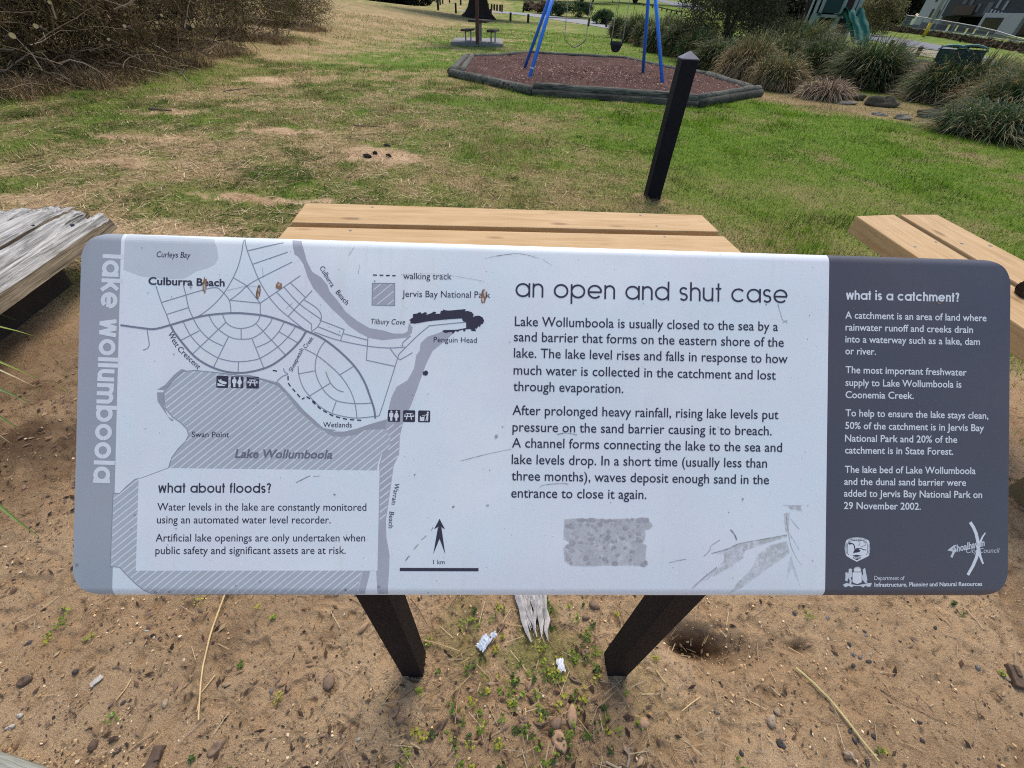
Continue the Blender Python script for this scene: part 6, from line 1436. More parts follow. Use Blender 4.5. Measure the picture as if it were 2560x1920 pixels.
for (x, y, w, h, lab) in [(450, 332, 50, 52, 'white notice on the pale left end of the fence'), (988, 425, 52, 58, 'yellow topped notice right of the utility pole'), (1110, 432, 46, 48, 'small pale notice beside the yellow topped one'), (1268, 484, 56, 60, 'bright yellow and white notice in the middle of the fence'), (1378, 480, 46, 44, 'pale yellow notice right of the middle one'),
        (1578, 512, 26, 34, 'tiny white notice above the low white one'), (1540, 606, 70, 58, 'low white notice leaning at the foot of the fence'), (1895, 642, 52, 58, 'pale yellow notice below the white garage'), (2178, 722, 56, 58, 'yellow notice at the right picture edge')]:
    px, py = Z6b(x, y); p, u = fpos(px); p = p - np.array([u[1], -u[0], 0]) * -.0; n = np.array([u[1], -u[0], 0]); p = p + n * .07; s = np.linalg.norm(p - EYE) / F * .78 / 6.144; z = float(V(px, py, p)[2]); hw, hh = w * s * .55, h * s * .5
    t = thing('notice', lab, 'notice', (p[0], p[1], z), 'notices on the temporary fence')
    def slab_(c, hw, hh, off, th): m = MB(); m.beam(c + n * off - u * hw, c + n * off + u * hw, th, hh * 2); return m
    c = np.array([p[0], p[1], z]); slab_(c, hw, hh, 0, .012).build('notice_board', WSG, t)
    if 'yellow' in lab: slab_(c + np.array([0, 0, hh * .45]), hw * .97, hh * .5, .009, .006).build('notice_band', YSG, t)
# modern house behind the fence
ha = far(2283, 60, 122); hb2 = far(2620, 118, 96); ha[2] = hb2[2] = 0; hu = (hb2 - ha) / np.linalg.norm(hb2 - ha); hn = np.array([hu[1], -hu[0], 0]); hn = hn if hn.dot(ha) < 0 else -hn; hgz = min(gz(ha), gz(hb2))
def HF(px, py): r = rayd(px, py); k = (ha).dot(hn) / r.dot(hn); p = EYE + r * k; return (p - ha).dot(hu), float(p[2])
house = thing('modern_house', 'modern two storey house with white walls and dark cladding behind the fence', 'house', (ha[0], ha[1], hgz))
WH = mat_plain('white_render', (.34, .34, .35), .8, .06, 2); CLD = mat_plain('dark_cladding', (.020, .021, .028), .6, .3, 3); CLD2 = mat_plain('grey_cladding', (.09, .093, .11), .6, .15, 3); GLS = mat_plain('dark_glass', (.012, .013, .017), .15, .2, 2, .5); BRC = mat_plain('brown_cladding', (.06, .035, .025), .7, .3, 3)
def hbox(name, s0, s1, z0, z1, front, back, mat, parent=None):
    a = ha + hu * s0; m = MB(); c = ha + hu * (s0 + s1) / 2 + hn * (front + back) / 2; m.box((c[0], c[1], (z0 + z1) / 2), (abs(s1 - s0), abs(front - back), z1 - z0), math.atan2(hu[1], hu[0])); return m.build(name, mat, parent or house)
hx = lambda x, y: HF(*Z6b(x, y))
s0 = hx(525, 350)[0]; s1 = hx(850, 330)[0]; zt_ = hgz + 7.5
wl = hbox('white_wall', s0, s1, hgz - .5, zt_, 0, -9, WH)
s2, s3 = hx(985, 330)[0], hx(1640, 380)[0]; sE = hx(2300, 450)[0]
zg = hx(1300, 250)[1]; zc_top = zt_ - .4
hbox('recess_wall', s1 + .002, s3, hgz - .5, zg - .003, -3.5, -9, GLS); hbox('white_wall', s1 + .25, s1 + 1.0, hgz - .5, zt_ - .1, -.05, -.6, WH)
hbox('upper_cladding', s1 + 1.2, sE + 4, zg, zc_top, .3, -9, CLD)
bal = hbox('balcony_wall', hx(1180, 150)[0], hx(1480, 180)[0], zg + .15, zg + 1.25, .55, .302, BRC)
for (xa, xb, ya, yb_) in ((1290, 1350, 70, 0), (1480, 1530, 190, 60), (1600, 1680, 230, 40), (1400, 1450, 80, 0)):
    a, z_a = hx(xa, ya); b, z_b = hx(xb, ya); zt2 = hx(xa, yb_)[1] if yb_ else zc_top - .3; hbox('cladding_panel', min(a, b), max(a, b), z_a, max(z_a + .5, zt2), .36, .302, CLD2)
for k in range(5):
    a, za_ = hx(1715 + 50 * k, 200 + 14 * k); b, _ = hx(1745 + 50 * k, 200 + 14 * k); zb_ = hx(1715 + 50 * k, 150 + 13 * k)[1]; hbox('window', a, b, za_, max(za_ + .4, zb_), .35, .302, mat_plain('pale_window', (.28, .30, .34), .3, .1, 3))
for (xa, ya, yb_) in ((1800, 130, 30), (1900, 160, 45)):
    a, z_a = hx(xa, ya); z_b = hx(xa, yb_)[1]; hbox('window', a, a + .5, z_a, max(z_a + 1, z_b), .35, .302, mat_plain('slot_window', (.22, .24, .27), .3, .1, 3))
for (xa, ya, yb_) in ((735, 280, 170), (850, 25, -60), (825, 300, 180)):
    a, z_a = hx(xa, ya); z_b = hx(xa, max(yb_, -100))[1]; hbox('window', a, a + .55, z_a, max(z_a + 1.2, z_b), .06, .003, GLS)
g0, g1 = hx(1590, 410)[0], hx(2130, 540)[0]; gt = hx(1640, 300)[1]; gt2 = hx(2150, 455)[1]
gar = hbox('garage', g0, g1, hgz - .5, max(gt, hgz + 2.4), .9, .365, WH)
d0, d1_ = hx(1650, 400)[0], hx(1890, 470)[0]; hbox('garage_door', d0, d1_, hgz, max(gt, hgz + 2.4) - .5, .96, .902, GLS, gar)
# small orange brick pier and low wall left of the hedge
bp_ = far(2189, 66, 95); bp_[2] = gz(bp_); m = MB(); m.box((bp_[0], bp_[1], bp_[2] + .4), (1.3, .6, 1.1), .6); m.box((bp_[0], bp_[1], bp_[2] + 1.0), (1.45, .7, .1), .6)
tag(m.build('brick_pier', mat_plain('orange_brick', (.30, .13, .07), .85, .3, 3), None, bp_), 'small orange brick pier at the left end of the low hedge', 'brick pier')
# rocks along the sandy strip
ROCK = mat_plain('mossy_rock', (.10, .088, .06), .95, .6, 12, .1, .9); ROCKP = mat_plain('pale_rock', (.26, .23, .18), .95, .25, 7, .15, .5)
for i, (px, pb, w, h, lab, mt) in enumerate([(2140, 250, 50, .12, 'dark rounded rock beside the grey dead tussock', ROCK), (2211, 268, 56, .15, 'mossy oblong rock in the middle of the sandy gap', ROCK), (2335, 297, 56, .14, 'dark mossy rock under the right hand tussocks', ROCK), (2262, 300, 34, .07, 'flat pale stone sunk at the edge of the lawn', ROCKP), (2200, 290, 26, .05, 'small flat pale stone left of the sunken one', ROCKP),
        (2398, 325, 30, .12, 'small dark rock half under the low front tussock', ROCK), (1828, 192, 48, .18, 'pale flat rock at the foot of the straw coloured tussock', ROCKP), (2120, 262, 34, .06, 'low pale stone beside the first dark rock', ROCKP)]):
    q, r = sz(px, pb, w); m = MB(); m.blob((q[0], q[1] + r * .4, q[2] + h * .3), (r, r * .6, h * .85), 20, 12, i + 3, .2, .5, rot=-.2); m.v = [(a_, b_, c_ + .35 * h * (float(vn(a_ * 9, b_ * 9 + c_ * 7, 5)) - .5)) for a_, b_, c_ in m.v]; tag(m.build('rock', mt, None, q, smooth=True), lab, 'rock', 'rocks along the sandy strip')
# ---------------------------------------------------------------- the thicket at the upper left
BRN = [lin(108, 92, 60), lin(90, 80, 48), lin(130, 106, 72), lin(70, 64, 40), lin(106, 102, 56), lin(146, 120, 86)]
TWC = [lin(128, 108, 88), lin(104, 84, 66), lin(150, 132, 110), lin(78, 62, 50)]
CUT = mat_plain('cut_wood', (.55, .42, .20), .8, .2, 40)
for i, (px, pb, w, ht, lab) in enumerate([(-60, 205, 300, 2.2, 'brown twiggy shrub cut by the left picture edge'), (110, 192, 280, 2.4, 'second dense twiggy shrub of the thicket with pale cut ends'), (265, 178, 240, 2.3, 'middle shrub of the thicket above the fallen branches'), (400, 150, 230, 2.4, 'olive brown shrub of the thicket behind the bent branch'),
        (520, 118, 210, 2.4, 'shrub of the thicket with grey bare twigs in front'), (640, 92, 190, 2.3, 'greener shrub near the right end of the thicket'), (745, 68, 140, 1.9, 'low leafy shrub at the right end of the thicket'), (330, 60, 420, 3.4, 'tall dark shrub at the back of the thicket'), (60, 60, 420, 3.4, 'tall dark shrub at the back left of the thicket')]):
    q, r = sz(px, pb, w); d = q[:2] / np.linalg.norm(q[:2]); c = q[:2] + d * r * .28; g0_ = float(H(*c)); t = thing('thicket_shrub', lab, 'shrub', (c[0], c[1], g0_), 'shrubs of the thicket at the upper left')
    el = [(c[0], c[1], g0_ + ht * .45, r * 1.05, r * .8, ht * .5), (c[0] - r * .4, c[1] + .2, g0_ + ht * .6, r * .7, r * .7, ht * .42), (c[0] + r * .45, c[1] - .1, g0_ + ht * .38, r * .7, r * .6, ht * .36)]
    cols = BRN + ([lin(86, 98, 48), lin(70, 88, 44)] if i in (5, 6) else [lin(40, 38, 28)] * 2)
    v, f, cc_ = leafcloud(el, 17000, .12, .013, cols, 120 + i, 110, .12, .5); npmesh('foliage', v, f, DRYLEAF, cc_, t)
    nn = 70 if i > 6 else 190
    m = twigs(nn, ((c[0] - r, c[0] + r), (c[1] - r * .95, c[1] + r * .4), (g0_ + .0, g0_ + ht * .8)), (.4, 1.5), (.005, .014), TWC + [lin(170, 152, 130)], 140 + i, .45); m.build('branches', TWIG, t)
    if i < 7:
        Rd = random.Random(i); dv, df, dc = [], [], []; o_ = 0
        for k in range(70):
            a_, b_, c_ = tussock((c[0] + Rd.uniform(-r, r) * 1.05, c[1] - r * Rd.uniform(.25, 1.45), 0), Rd.uniform(.16, .36), Rd.uniform(.14, .42), 60, [lin(156, 130, 98), lin(118, 96, 70), lin(178, 152, 116), lin(98, 88, 54)], Rd.randrange(10 ** 6), .007, .7, .5, 4); dv.append(a_); df.append(b_ + o_); dc.append(c_); o_ += len(a_)
        npmesh('dry_grass', np.concatenate(dv), np.concatenate(df), DRYLEAF, np.concatenate(dc), t)
    m = twigs(90, ((c[0] - r, c[0] + r), (c[1] - r * 1.25, c[1] - r * .4), (g0_, g0_ + .30)), (.3, .9), (.003, .009), TWC + [lin(176, 150, 118)], 160 + i, .05); m.build('dead_twigs', TWIG, t)
# pale sawn ends showing in the thicket
def at_dist(px, py, dist): r = rayd(px, py); return EYE + r * dist / math.hypot(r[0], r[1])
for i, (px, py, dist, rad, lab) in enumerate([(89, 65, 9.4, .045, 'round pale sawn branch end near the top of the left thicket'), (31, 89, 9.2, .055, 'large yellow sawn branch end low in the left thicket'), (271, 98, 10, .03, 'small sawn end in the dark middle of the thicket'), (482, 65, 11.5, .05, 'pale sawn end at the right of the thicket'), (311, 65, 10.5, .04, 'slanting pale cut branch stub in the thicket'), (124, 6, 11, .04, 'sawn end at the top edge of the picture'), (392, 56, 11, .035, 'tiny sawn end among grey twigs'), (404, 38, 11, .035, 'sawn end above the tiny one')]):
    p = at_dist(px, py, dist); vd = (p - EYE) / np.linalg.norm(p - EYE); p2 = p + vd * .4 + np.array([.10 * (-1) ** i, 0, -.05]); rad *= .62; ob = thing('cut_branch', lab, 'cut branch', p, 'sawn branches in the thicket'); m = MB(); m.tube([p + (p2 - p) * .02, p2], [rad, rad * .9], 9); m.build('stub', BARK, ob); m = MB(); m.tube([p - (p2 - p) * .004, p + (p2 - p) * .021], rad * .94, 9); m.build('sawn_end', CUT, ob)
def branch(label, pix, rad, col, name='fallen_branch', grp='fallen branches before the thicket', lift=.02, dz=None):
    pts = []
    for k, p in enumerate(pix):
        q = G(*p[:2]); q[2] += lift + (p[2] if len(p) > 2 else 0); pts.append(q)
    R = random.Random(len(label)); fine = []
    for a, b in zip(pts[:-1], pts[1:]):
        for k in range(4): fine.append(a + (b - a) * k / 4 + np.array([R.gauss(0, rad * .5), R.gauss(0, rad * .5), 0]))
    fine.append(pts[-1]); m = MB(); m.tube(fine, [rad * (1 - .6 * k / len(fine)) for k in range(len(fine))], 6)
    return tag(m.build(name, mat_plain(name, col, .85, .3, 40), None, sum(pts) / len(pts)), label, 'branch', grp)
ZA = lambda x, y, z=0: (x / 2.572, y / 2.572, z)
GB = (.30, .25, .19); BB = (.12, .09, .07)
branch('pale hooked branch standing up at the foot of the thicket', [ZA(1100, 345), ZA(1000, 345, .10), ZA(1010, 345, .35), ZA(1095, 350, .42)], .022, GB)
branch('long pale bent branch arching in front of the thicket', [ZA(740, 310, .0), ZA(730, 330, .55), ZA(670, 330, 1.05), ZA(520, 320, 1.3)], .018, GB)
branch('long thin branch lying from the thicket down to the grass', [ZA(740, 290, .03), ZA(900, 330), ZA(1040, 420), ZA(1180, 490), ZA(1230, 545)], .014, GB)
branch('grey forked stick lying at the edge of the thicket', [ZA(1160, 335), ZA(1250, 315, .03), ZA(1400, 385)], .014, GB)
branch('dark forked twig pointing up beside the grey stick', [ZA(1165, 490), ZA(1215, 425, .03), ZA(1330, 380, .04)], .012, BB)
branch('short broken yellow branch end lying below the thicket', [ZA(700, 410, .02), ZA(760, 430, .02), ZA(820, 465)], .035, (.42, .31, .15))
branch('thick dark branch lying under the thicket', [ZA(620, 340, .05), ZA(760, 400, .05), ZA(900, 400, .05)], .04, BB)
branch('short pale stump sliver by the left foot of the thicket', [ZA(455, 480), ZA(485, 540)], .02, (.4, .32, .2))
branch('thin dark stick in the grass below the bent branch', [ZA(640, 570), ZA(715, 535, .02)], .014, BB)
branch('dark stick lying on the dry grass between two green tufts', [ZA(960, 708), ZA(1110, 722)], .018, BB)
branch('long thin dark stick at the right of the dry grass', [ZA(1440, 595), ZA(1620, 572)], .010, BB)
branch('bare upright twig at the right of the thicket', [ZA(1450, 190), ZA(1480, 190, .5), ZA(1560, 190, 1.1)], .014, GB)
branch('thick grey bare stem leaning at the right of the thicket', [ZA(1440, 195), ZA(1490, 190, .25), ZA(1580, 190, .48)], .022, GB)
branch('thin grey twig slanting at the right edge of the thicket', [ZA(1840, 110, .2), ZA(1930, 190)], .014, GB)
branch('thin dark stick lying on the lawn left of the sand mound', [(885, 318), (925, 319), (965, 323)], .009, BB, grp=None)
# ---------------------------------------------------------------- green tufts and taller grass of the left ground
tv, tf, tc_ = [], [], []; off = 0
def addt(v, f, c):
    global off
    tv.append(v); tf.append(f + off); tc_.append(c); off += len(v)
TG = [lin(90, 116, 44), lin(70, 98, 38), lin(112, 134, 58), lin(56, 84, 36)]
Rt = random.Random(8)
for (x0, y0, x1, y1, n, sr, sh) in [(0, 300, 300, 235, 60, .14, .10), (320, 262, 540, 268, 46, .13, .09), (700, 90, 800, 110, 30, .3, .16), (560, 120, 760, 200, 50, .2, .10), (830, 220, 930, 225, 22, .12, .06), (600, 420, 780, 440, 26, .10, .04), (280, 300, 380, 318, 14, .10, .06), (40, 400, 120, 430, 14, .09, .04), (400, 310, 500, 325, 12, .09, .05), (100, 310, 180, 330, 10, .1, .05), (560, 560, 620, 590, 8, .06, .04), (1000, 200, 1010, 210, 6, .15, .06), (590, 435, 780, 450, 18, .1, .04), (700, 370, 790, 400, 14, .1, .04)]:
    for k in range(n):
        t = Rt.random(); q = G(x0 + (x1 - x0) * t + Rt.gauss(0, 14), y0 + (y1 - y0) * t + Rt.gauss(0, 7)); v, f, c = tussock(q, sr * Rt.uniform(.6, 1.3), sh * Rt.uniform(.6, 1.3), 34, TG if Rt.random() < .8 else STRAW, Rt.randrange(10 ** 6), .004, .4, .5, 3); addt(v, f, c)
for k in range(1100):
    y = 2.5 + 8 * Rt.random() ** 1.3; x = Rt.uniform(-1.15, .35) * y
    if float(masks(x, y)[0]) < .2: continue
    v, f, c = tussock((x, y), .10 * Rt.uniform(.5, 1.2), .035 * Rt.uniform(.6, 1.4), 20, [(TG[3], TG[1], lin(48, 72, 34)), (TG[0], TG[2], TG[1]), STRAW[:3]][k % 3], Rt.randrange(10 ** 6), .0045, .5, .6, 3); addt(v, f, c)
# grass growing round the foot of the black post
q = G(1632, 501)
for k in range(14): v, f, c = tussock((q[0] + Rt.gauss(0, .10), q[1] - .02 + Rt.gauss(0, .05)), .06, .08 * Rt.uniform(.5, 1.2), 16, STRAW + TG[:1], Rt.randrange(10 ** 6), .004, .4, .5, 3); addt(v, f, c)
tag(npmesh('grass_tufts', np.concatenate(tv), np.concatenate(tf), BLADE, np.concatenate(tc_)), 'taller green and straw coloured grass tufts dotted over the dry ground', 'grass', kind='stuff')
# straw litter on the dry ground
def strawlitter(n, seed):
    R = np.random.default_rng(seed); r = R.uniform(2.2, 11, n); a = np.radians(R.uniform(-58, 12, n)); x, y = r * np.sin(a), r * np.cos(a); g, gr = masks(x, y); k = (R.random(n) < (1 - gr) * .9 * (.18 + .82 * sm(.3, -2.2, x))) & (y > 2.2); x, y, r = x[k], y[k], r[k]; n = len(x)
    th = R.uniform(0, 6.283, n); l = R.uniform(.04, .13, n) * (1 + .05 * r); w = .0022 * (1 + .22 * r); d = np.stack([np.cos(th), np.sin(th), R.normal(0, .12, n)], 1) * l[:, None] / 2; s = np.stack([-np.sin(th), np.cos(th), np.zeros(n)], 1) * w[:, None] / 2
    p = np.stack([x, y, H(x, y) + .008 + .012 * R.random(n)], 1); v = np.stack([p - d - s, p - d + s, p + d + s, p + d - s], 1).reshape(-1, 3); c = np.array(STRAW + [lin(222, 200, 158)])[R.integers(0, 5, n)] * R.uniform(.8, 1.25, (n, 1))
    tag(npmesh('straw_litter', v, np.arange(4 * n).reshape(n, 4), DRYLEAF, np.repeat(c, 4, 0)), 'dead straw lying over the dry left part of the lawn', 'straw', kind='stuff')
strawlitter(26000, 5)
# dark cones and a bark piece on the sand mound
for px, py, r, lab in [(919, 393, (.06, .028, .022), 'dark bark piece lying on the sand mound'), (938, 385, (.028, .022, .022), 'dark cone behind the bark piece on the sand mound'), (972, 392, (.032, .026, .022), 'right hand dark cone on the sand mound'), (968, 366, (.05, .03, .02), 'dark clod at the top of the sand mound')]:
    q = G(px, py); m = MB(); m.blob((q[0], q[1], q[2] + r[2] * .5), r, 10, 7, int(px), .2, rot=-.4); tag(m.build('dark_cone', mat_plain('dark_cone', (.04, .03, .025), .9, .4, 60), None, q, smooth=True), lab, 'cone', 'dark cones on the sand mound')
# twig sticking out by the black post
q = G(1668, 340); q2 = V(1700, 338, q); pz_ = G(1632, 501); a = V(1703, 330, pz_) + np.array([.02, .15, 0]); m = MB(); m.tube([a + np.array([-.02, 0, -.02]), a + np.array([.05, 0, -.02]), a + np.array([.09, 0, .03])], .006, 5)
m.tube([a + np.array([0, 0, -.02]), (a[0] - .01, a[1] + .05, float(H(a[0], a[1])))], .005, 5); tag(m.build('thin_twig', BARK, None, (a[0], a[1], float(H(a[0], a[1])))), 'thin dark bent twig sticking out right of the black post', 'twig')

# ---------------------------------------------------------------- sand litter round the sign
ZB1 = lambda x, y: (x / 2.572, 1450 + y / 2.572); ZB2 = lambda x, y: (800 + x / 2.572, 1450 + y / 2.572); ZB3 = lambda x, y: (1600 + x / 2.304, 1450 + y / 2.304)
def gp(z, x, y, lift=0.0): q = G(*z(x, y)); q[2] += lift; return q
def stem(label, z, pts, rad, col, lift=.004, flat=False):
    p = [gp(z, *a, lift) for a in pts]; fine = []
    for a, b in zip(p[:-1], p[1:]):
        for k in range(5): fine.append(a + (b - a) * k / 5)
    fine.append(p[-1])
    for q in fine: q[2] = max(q[2], float(H(q[0], q[1])) + lift)
    m = MB(); m.tube(fine, [rad * (1 - .3 * k / len(fine)) for k in range(len(fine))], 6); return tag(m.build('straw_stem', mat_plain('straw_stem', col, .7, .2, 60), None, sum(p) / len(p)), label, 'straw')
SC_ = lin(214, 184, 132); SG_ = lin(196, 182, 128)
stem('long bent straw stem running down from under the left of the sign', ZB1, [(1455, 105), (1420, 200), (1380, 310), (1345, 440), (1318, 560), (1303, 680), (1295, 800), (1290, 905)], .0026, SC_, .012)
stem('short straw stem branching off the long one', ZB1, [(1393, 615), (1350, 670), (1305, 725)], .0018, SC_, .008); stem('second thin stem beside the foot of the long straw', ZB1, [(1300, 730), (1285, 800), (1275, 850)], .0015, SC_, .008)
stem('small straw stick left of the long straw stem', ZB1, [(848, 640), (815, 700), (755, 772)], .0018, SC_)
stem('long greenish straw blade lying at the lower right', ZB3, [(888, 512), (980, 590), (1080, 690), (1170, 800), (1260, 920), (1362, 1045)], .0036, SG_, .010)
stem('short pale straw between the weeds at the lower right', ZB3, [(345, 675), (290, 715), (240, 755)], .0018, SC_); stem('thin straw at the right foot of the right leg', ZB3, [(90, 520), (145, 595)], .0013, SC_)
stem('thin bent stalk rising beside the left leg', ZB2, [(585, 130), (640, 200), (690, 290)], .0018, lin(96, 72, 52), .012); stem('pale twig lying at the right foot of the left leg', ZB2, [(675, 398), (720, 405), (900, 465)], .0022, lin(178, 150, 112), .012)
stem('thin bent stem in the lower middle of the sand', ZB2, [(905, 690), (885, 760), (875, 860), (870, 930)], .0014, lin(170, 140, 104), .012); stem('dry stem at the bottom middle', ZB2, [(1470, 1050), (1455, 1140), (1440, 1209)], .0022, lin(176, 156, 124)); stem('pale curved stick in the middle litter', ZB2, [(1195, 780), (1250, 770), (1320, 735)], .003, lin(158, 138, 110), .008)
stem('thin dark trailing root at the lower right', ZB3, [(1380, 630), (1540, 720), (1680, 790), (1830, 835)], .0014, lin(150, 122, 90)); stem('curved grey stick at the bottom right of the middle', ZB2, [(1975, 1080), (1985, 1150), (1970, 1209)], .0035, lin(150, 140, 128), .006); stem('flat pale stick at the bottom edge', ZB2, [(1835, 1170), (1880, 1195), (1920, 1215)], .003, lin(176, 160, 136), .006)
# grey splintered bark chunk
BK = mat_plain('pale_driftwood', (.50, .465, .435), .9, .5, 45, .2, .5); R_ = random.Random(2)
a0, a1_ = gp(ZB2, 1345, 60), gp(ZB2, 1400, 400); m = MB()
for k in range(22):
    s = R_.uniform(-.5, .5); ln = R_.uniform(.45, 1.05); st = a0 + np.array([s * .10, R_.uniform(-.01, .03), .006 + R_.uniform(0, .022)]); en = a0 + (a1_ - a0) * ln + np.array([s * .045 + R_.uniform(-.014, .014), R_.uniform(-.01, .012), R_.uniform(.003, .016)])
    pts_ = [st + (en - st) * t + np.array([R_.uniform(-.004, .004), R_.uniform(-.003, .003), R_.uniform(-.002, .004)]) for t in (0, .2, .4, .6, .8, 1)]
    for q in pts_: q[2] = max(q[2], float(H(q[0], q[1])) + .004)
    w_ = R_.uniform(.006, .013); m.tube(pts_, [w_ * .8, w_, w_ * R_.uniform(.8, 1.1), w_ * R_.uniform(.6, .9), w_ * .5, .001], 5, wob=.4)
tag(m.build('bark_chunk', BK, None, (a0 + a1_) / 2), 'pale grey splintered piece of wood lying under the middle of the sign', 'wood piece')
# crumpled plastic pieces
PL = mat_plain('clear_plastic', (.50, .55, .62), .25, .2, 120, .5); PLW = mat_plain('white_plastic', (.70, .72, .76), .4, .1, 80, .4)
def crumple(label, name, z, x, y, sx, sy, sz_, rot, mat, seed, cat):
    q = gp(z, x, y); R = random.Random(seed); m = MB(); nx, ny = 9, 6; cs, sn = math.cos(rot), math.sin(rot); vs = []
    for sgn in (1, -1):
        for i in range(nx + 1):
            for j in range(ny + 1):
                u, v = i / nx - .5, j / ny - .5; hgt = (1 - (2 * u) ** 4) * (1 - (2 * v) ** 4); xx = u * sx * (1 + .1 * R.gauss(0, 1) * (abs(u) > .4)); yy = v * sy * (1 + .12 * R.gauss(0, 1) * (abs(v) > .4)); vs.append((q[0] + xx * cs - yy * sn, q[1] + xx * sn + yy * cs, q[2] + .006 + sz_ * .5 + sgn * hgt * sz_ * R.uniform(.2, .8) * .5))
    N = (nx + 1) * (ny + 1); fs = []
    for i in range(nx):
        for j in range(ny): a = i * (ny + 1) + j; b = a + ny + 1; fs += [(a, b, b + 1, a + 1), (a + 1 + N, b + 1 + N, b + N, a + N)]
    m.add(vs, fs); return tag(m.build(name, mat, None, q), label, cat)
crumple('crumpled pale blue plastic packet near the left leg', 'plastic_packet', ZB2, 1055, 410, .040, .026, .014, .95, PL, 3, 'plastic litter'); crumple('tiny torn piece of the plastic packet above it', 'plastic_scrap', ZB2, 1115, 360, .018, .014, .008, .6, PL, 4, 'plastic litter')
crumple('crumpled white paper scrap between the legs', 'paper_scrap', ZB2, 1545, 555, .020, .030, .014, .2, PLW, 5, 'paper litter'); crumple('pale scrap of foil left of the long straw', 'foil_scrap', ZB1, 632, 650, .026, .014, .004, 1.0, mat_plain('pale_scrap', (.48, .43, .38), .6, .2, 60), 7, 'litter')
# seed pods and dry leaves lying about
PODM = [mat_plain('pod_brown', lin(132, 108, 88), .8, .45, 60), mat_plain('pod_tan', lin(176, 142, 112), .8, .35, 60), mat_plain('pod_dark', lin(98, 80, 66), .8, .5, 60)]
def pod(label, z, x, y, l, w, rot, mat, seed, cat='seed pod', name='seed_pod'):
    q = gp(z, x, y); R = random.Random(seed); m = MB(); nx, ny = 10, 8; cs, sn = math.cos(rot), math.sin(rot); vs = []
    for i in range(nx + 1):
        t = i / nx; hw = w / 2 * (math.sin(math.pi * min(1, t * .92 + .06)) ** .7) * (1 - .25 * t)
        for j in range(ny + 1):
            v = (j / ny - .5) * 2; xx = (t - .5) * l; yy = v * hw; zz = .010 * (1 - v * v) ** .5 * math.sin(math.pi * t) ** .5 - .010 * math.exp(-((t - .4) / .18) ** 2 - (v / .5) ** 2) * (seed % 2) + .002 * R.random(); vs.append((q[0] + xx * cs - yy * sn, q[1] + xx * sn + yy * cs, q[2] + .003 + zz))
    m.add(vs, [(i * (ny + 1) + j, (i + 1) * (ny + 1) + j, (i + 1) * (ny + 1) + j + 1, i * (ny + 1) + j + 1) for i in range(nx) for j in range(ny)])
    m.shell(lambda c: (c[0], c[1], c[2] - .0018)); o = m.build(name, mat, None, q, smooth=True, sharp=1.0); return tag(o, label, cat, 'seed pods and dry leaves on the sand')
for i, (z, x, y, l, w, r, k, lab) in enumerate([(ZB1, 2118, 650, .040, .036, 1.6, 0, 'cupped grey brown seed pod left of the left leg'), (ZB1, 1400, 1075, .046, .030, .9, 0, 'brown pod below the long straw stem'), (ZB1, 605, 1065, .026, .022, 2.0, 2, 'dark pod at the lower left'), (ZB1, 165, 650, .034, .030, .4, 2, 'reddish brown pod at the far left'), (ZB2, 1620, 870, .052, .032, 1.5, 1, 'tan fan shaped pod at the lower middle'), (ZB2, 1540, 1040, .052, .042, -1.0, 1, 'large tan pod lowest in the middle'),
        (ZB2, 1520, 920, .036, .030, .6, 0, 'brown pod touching the tan fan shaped one'), (ZB2, 1420, 915, .044, .018, .1, 0, 'long brown pod left of the others'), (ZB2, 1300, 945, .030, .018, .2, 0, 'small brown pod at the left end of the pod row'), (ZB2, 770, 950, .052, .022, .8, 2, 'large dark dry leaf in the lower middle'), (ZB2, 880, 880, .036, .018, -.5, 0, 'brown dry leaf beside the thin bent stem'), (ZB2, 875, 1000, .040, .012, 1.3, 2, 'narrow dark leaf under the thin bent stem'), (ZB2, 1765, 165, .036, .030, -.4, 0, 'dry leaf near the top of the right leg'), (ZB2, 1165, 300, .030, .020, .8, 0, 'grey dry leaf right above the plastic packet'), (ZB2, 1710, 245, .024, .018, 0, 0, 'small grey leaf left of the right leg'), (ZB2, 1705, 470, .024, .024, .4, 0, 'grey leaf beside the left edge of the right leg'), (ZB2, 285, 305, .040, .018, .9, 1, 'pale bark flake left of the left leg'), (ZB2, 480, 850, .034, .028, .8, 0, 'grey translucent leaf below the left leg'), (ZB2, 520, 905, .026, .018, .5, 0, 'pale greenish leaf below the grey one'), (ZB2, 1640, 645, .042, .014, -.4, 0, 'grey leaf under the white scrap'), (ZB2, 2080, 920, .034, .030, .2, 1, 'faded tan leaf near the lower right of the middle'), (ZB2, 1490, 280, .012, .030, 0, 0, 'small bark flake right of the splintered wood'), (ZB2, 1350, 670, .036, .010, 1.2, 1, 'narrow tan flake in the middle litter'), (ZB2, 1310, 905, .028, .020, -.2, 0, 'grey flat flake above the small pod')]):
    pod(lab, z, x, y, l, w, r, PODM[k], i)
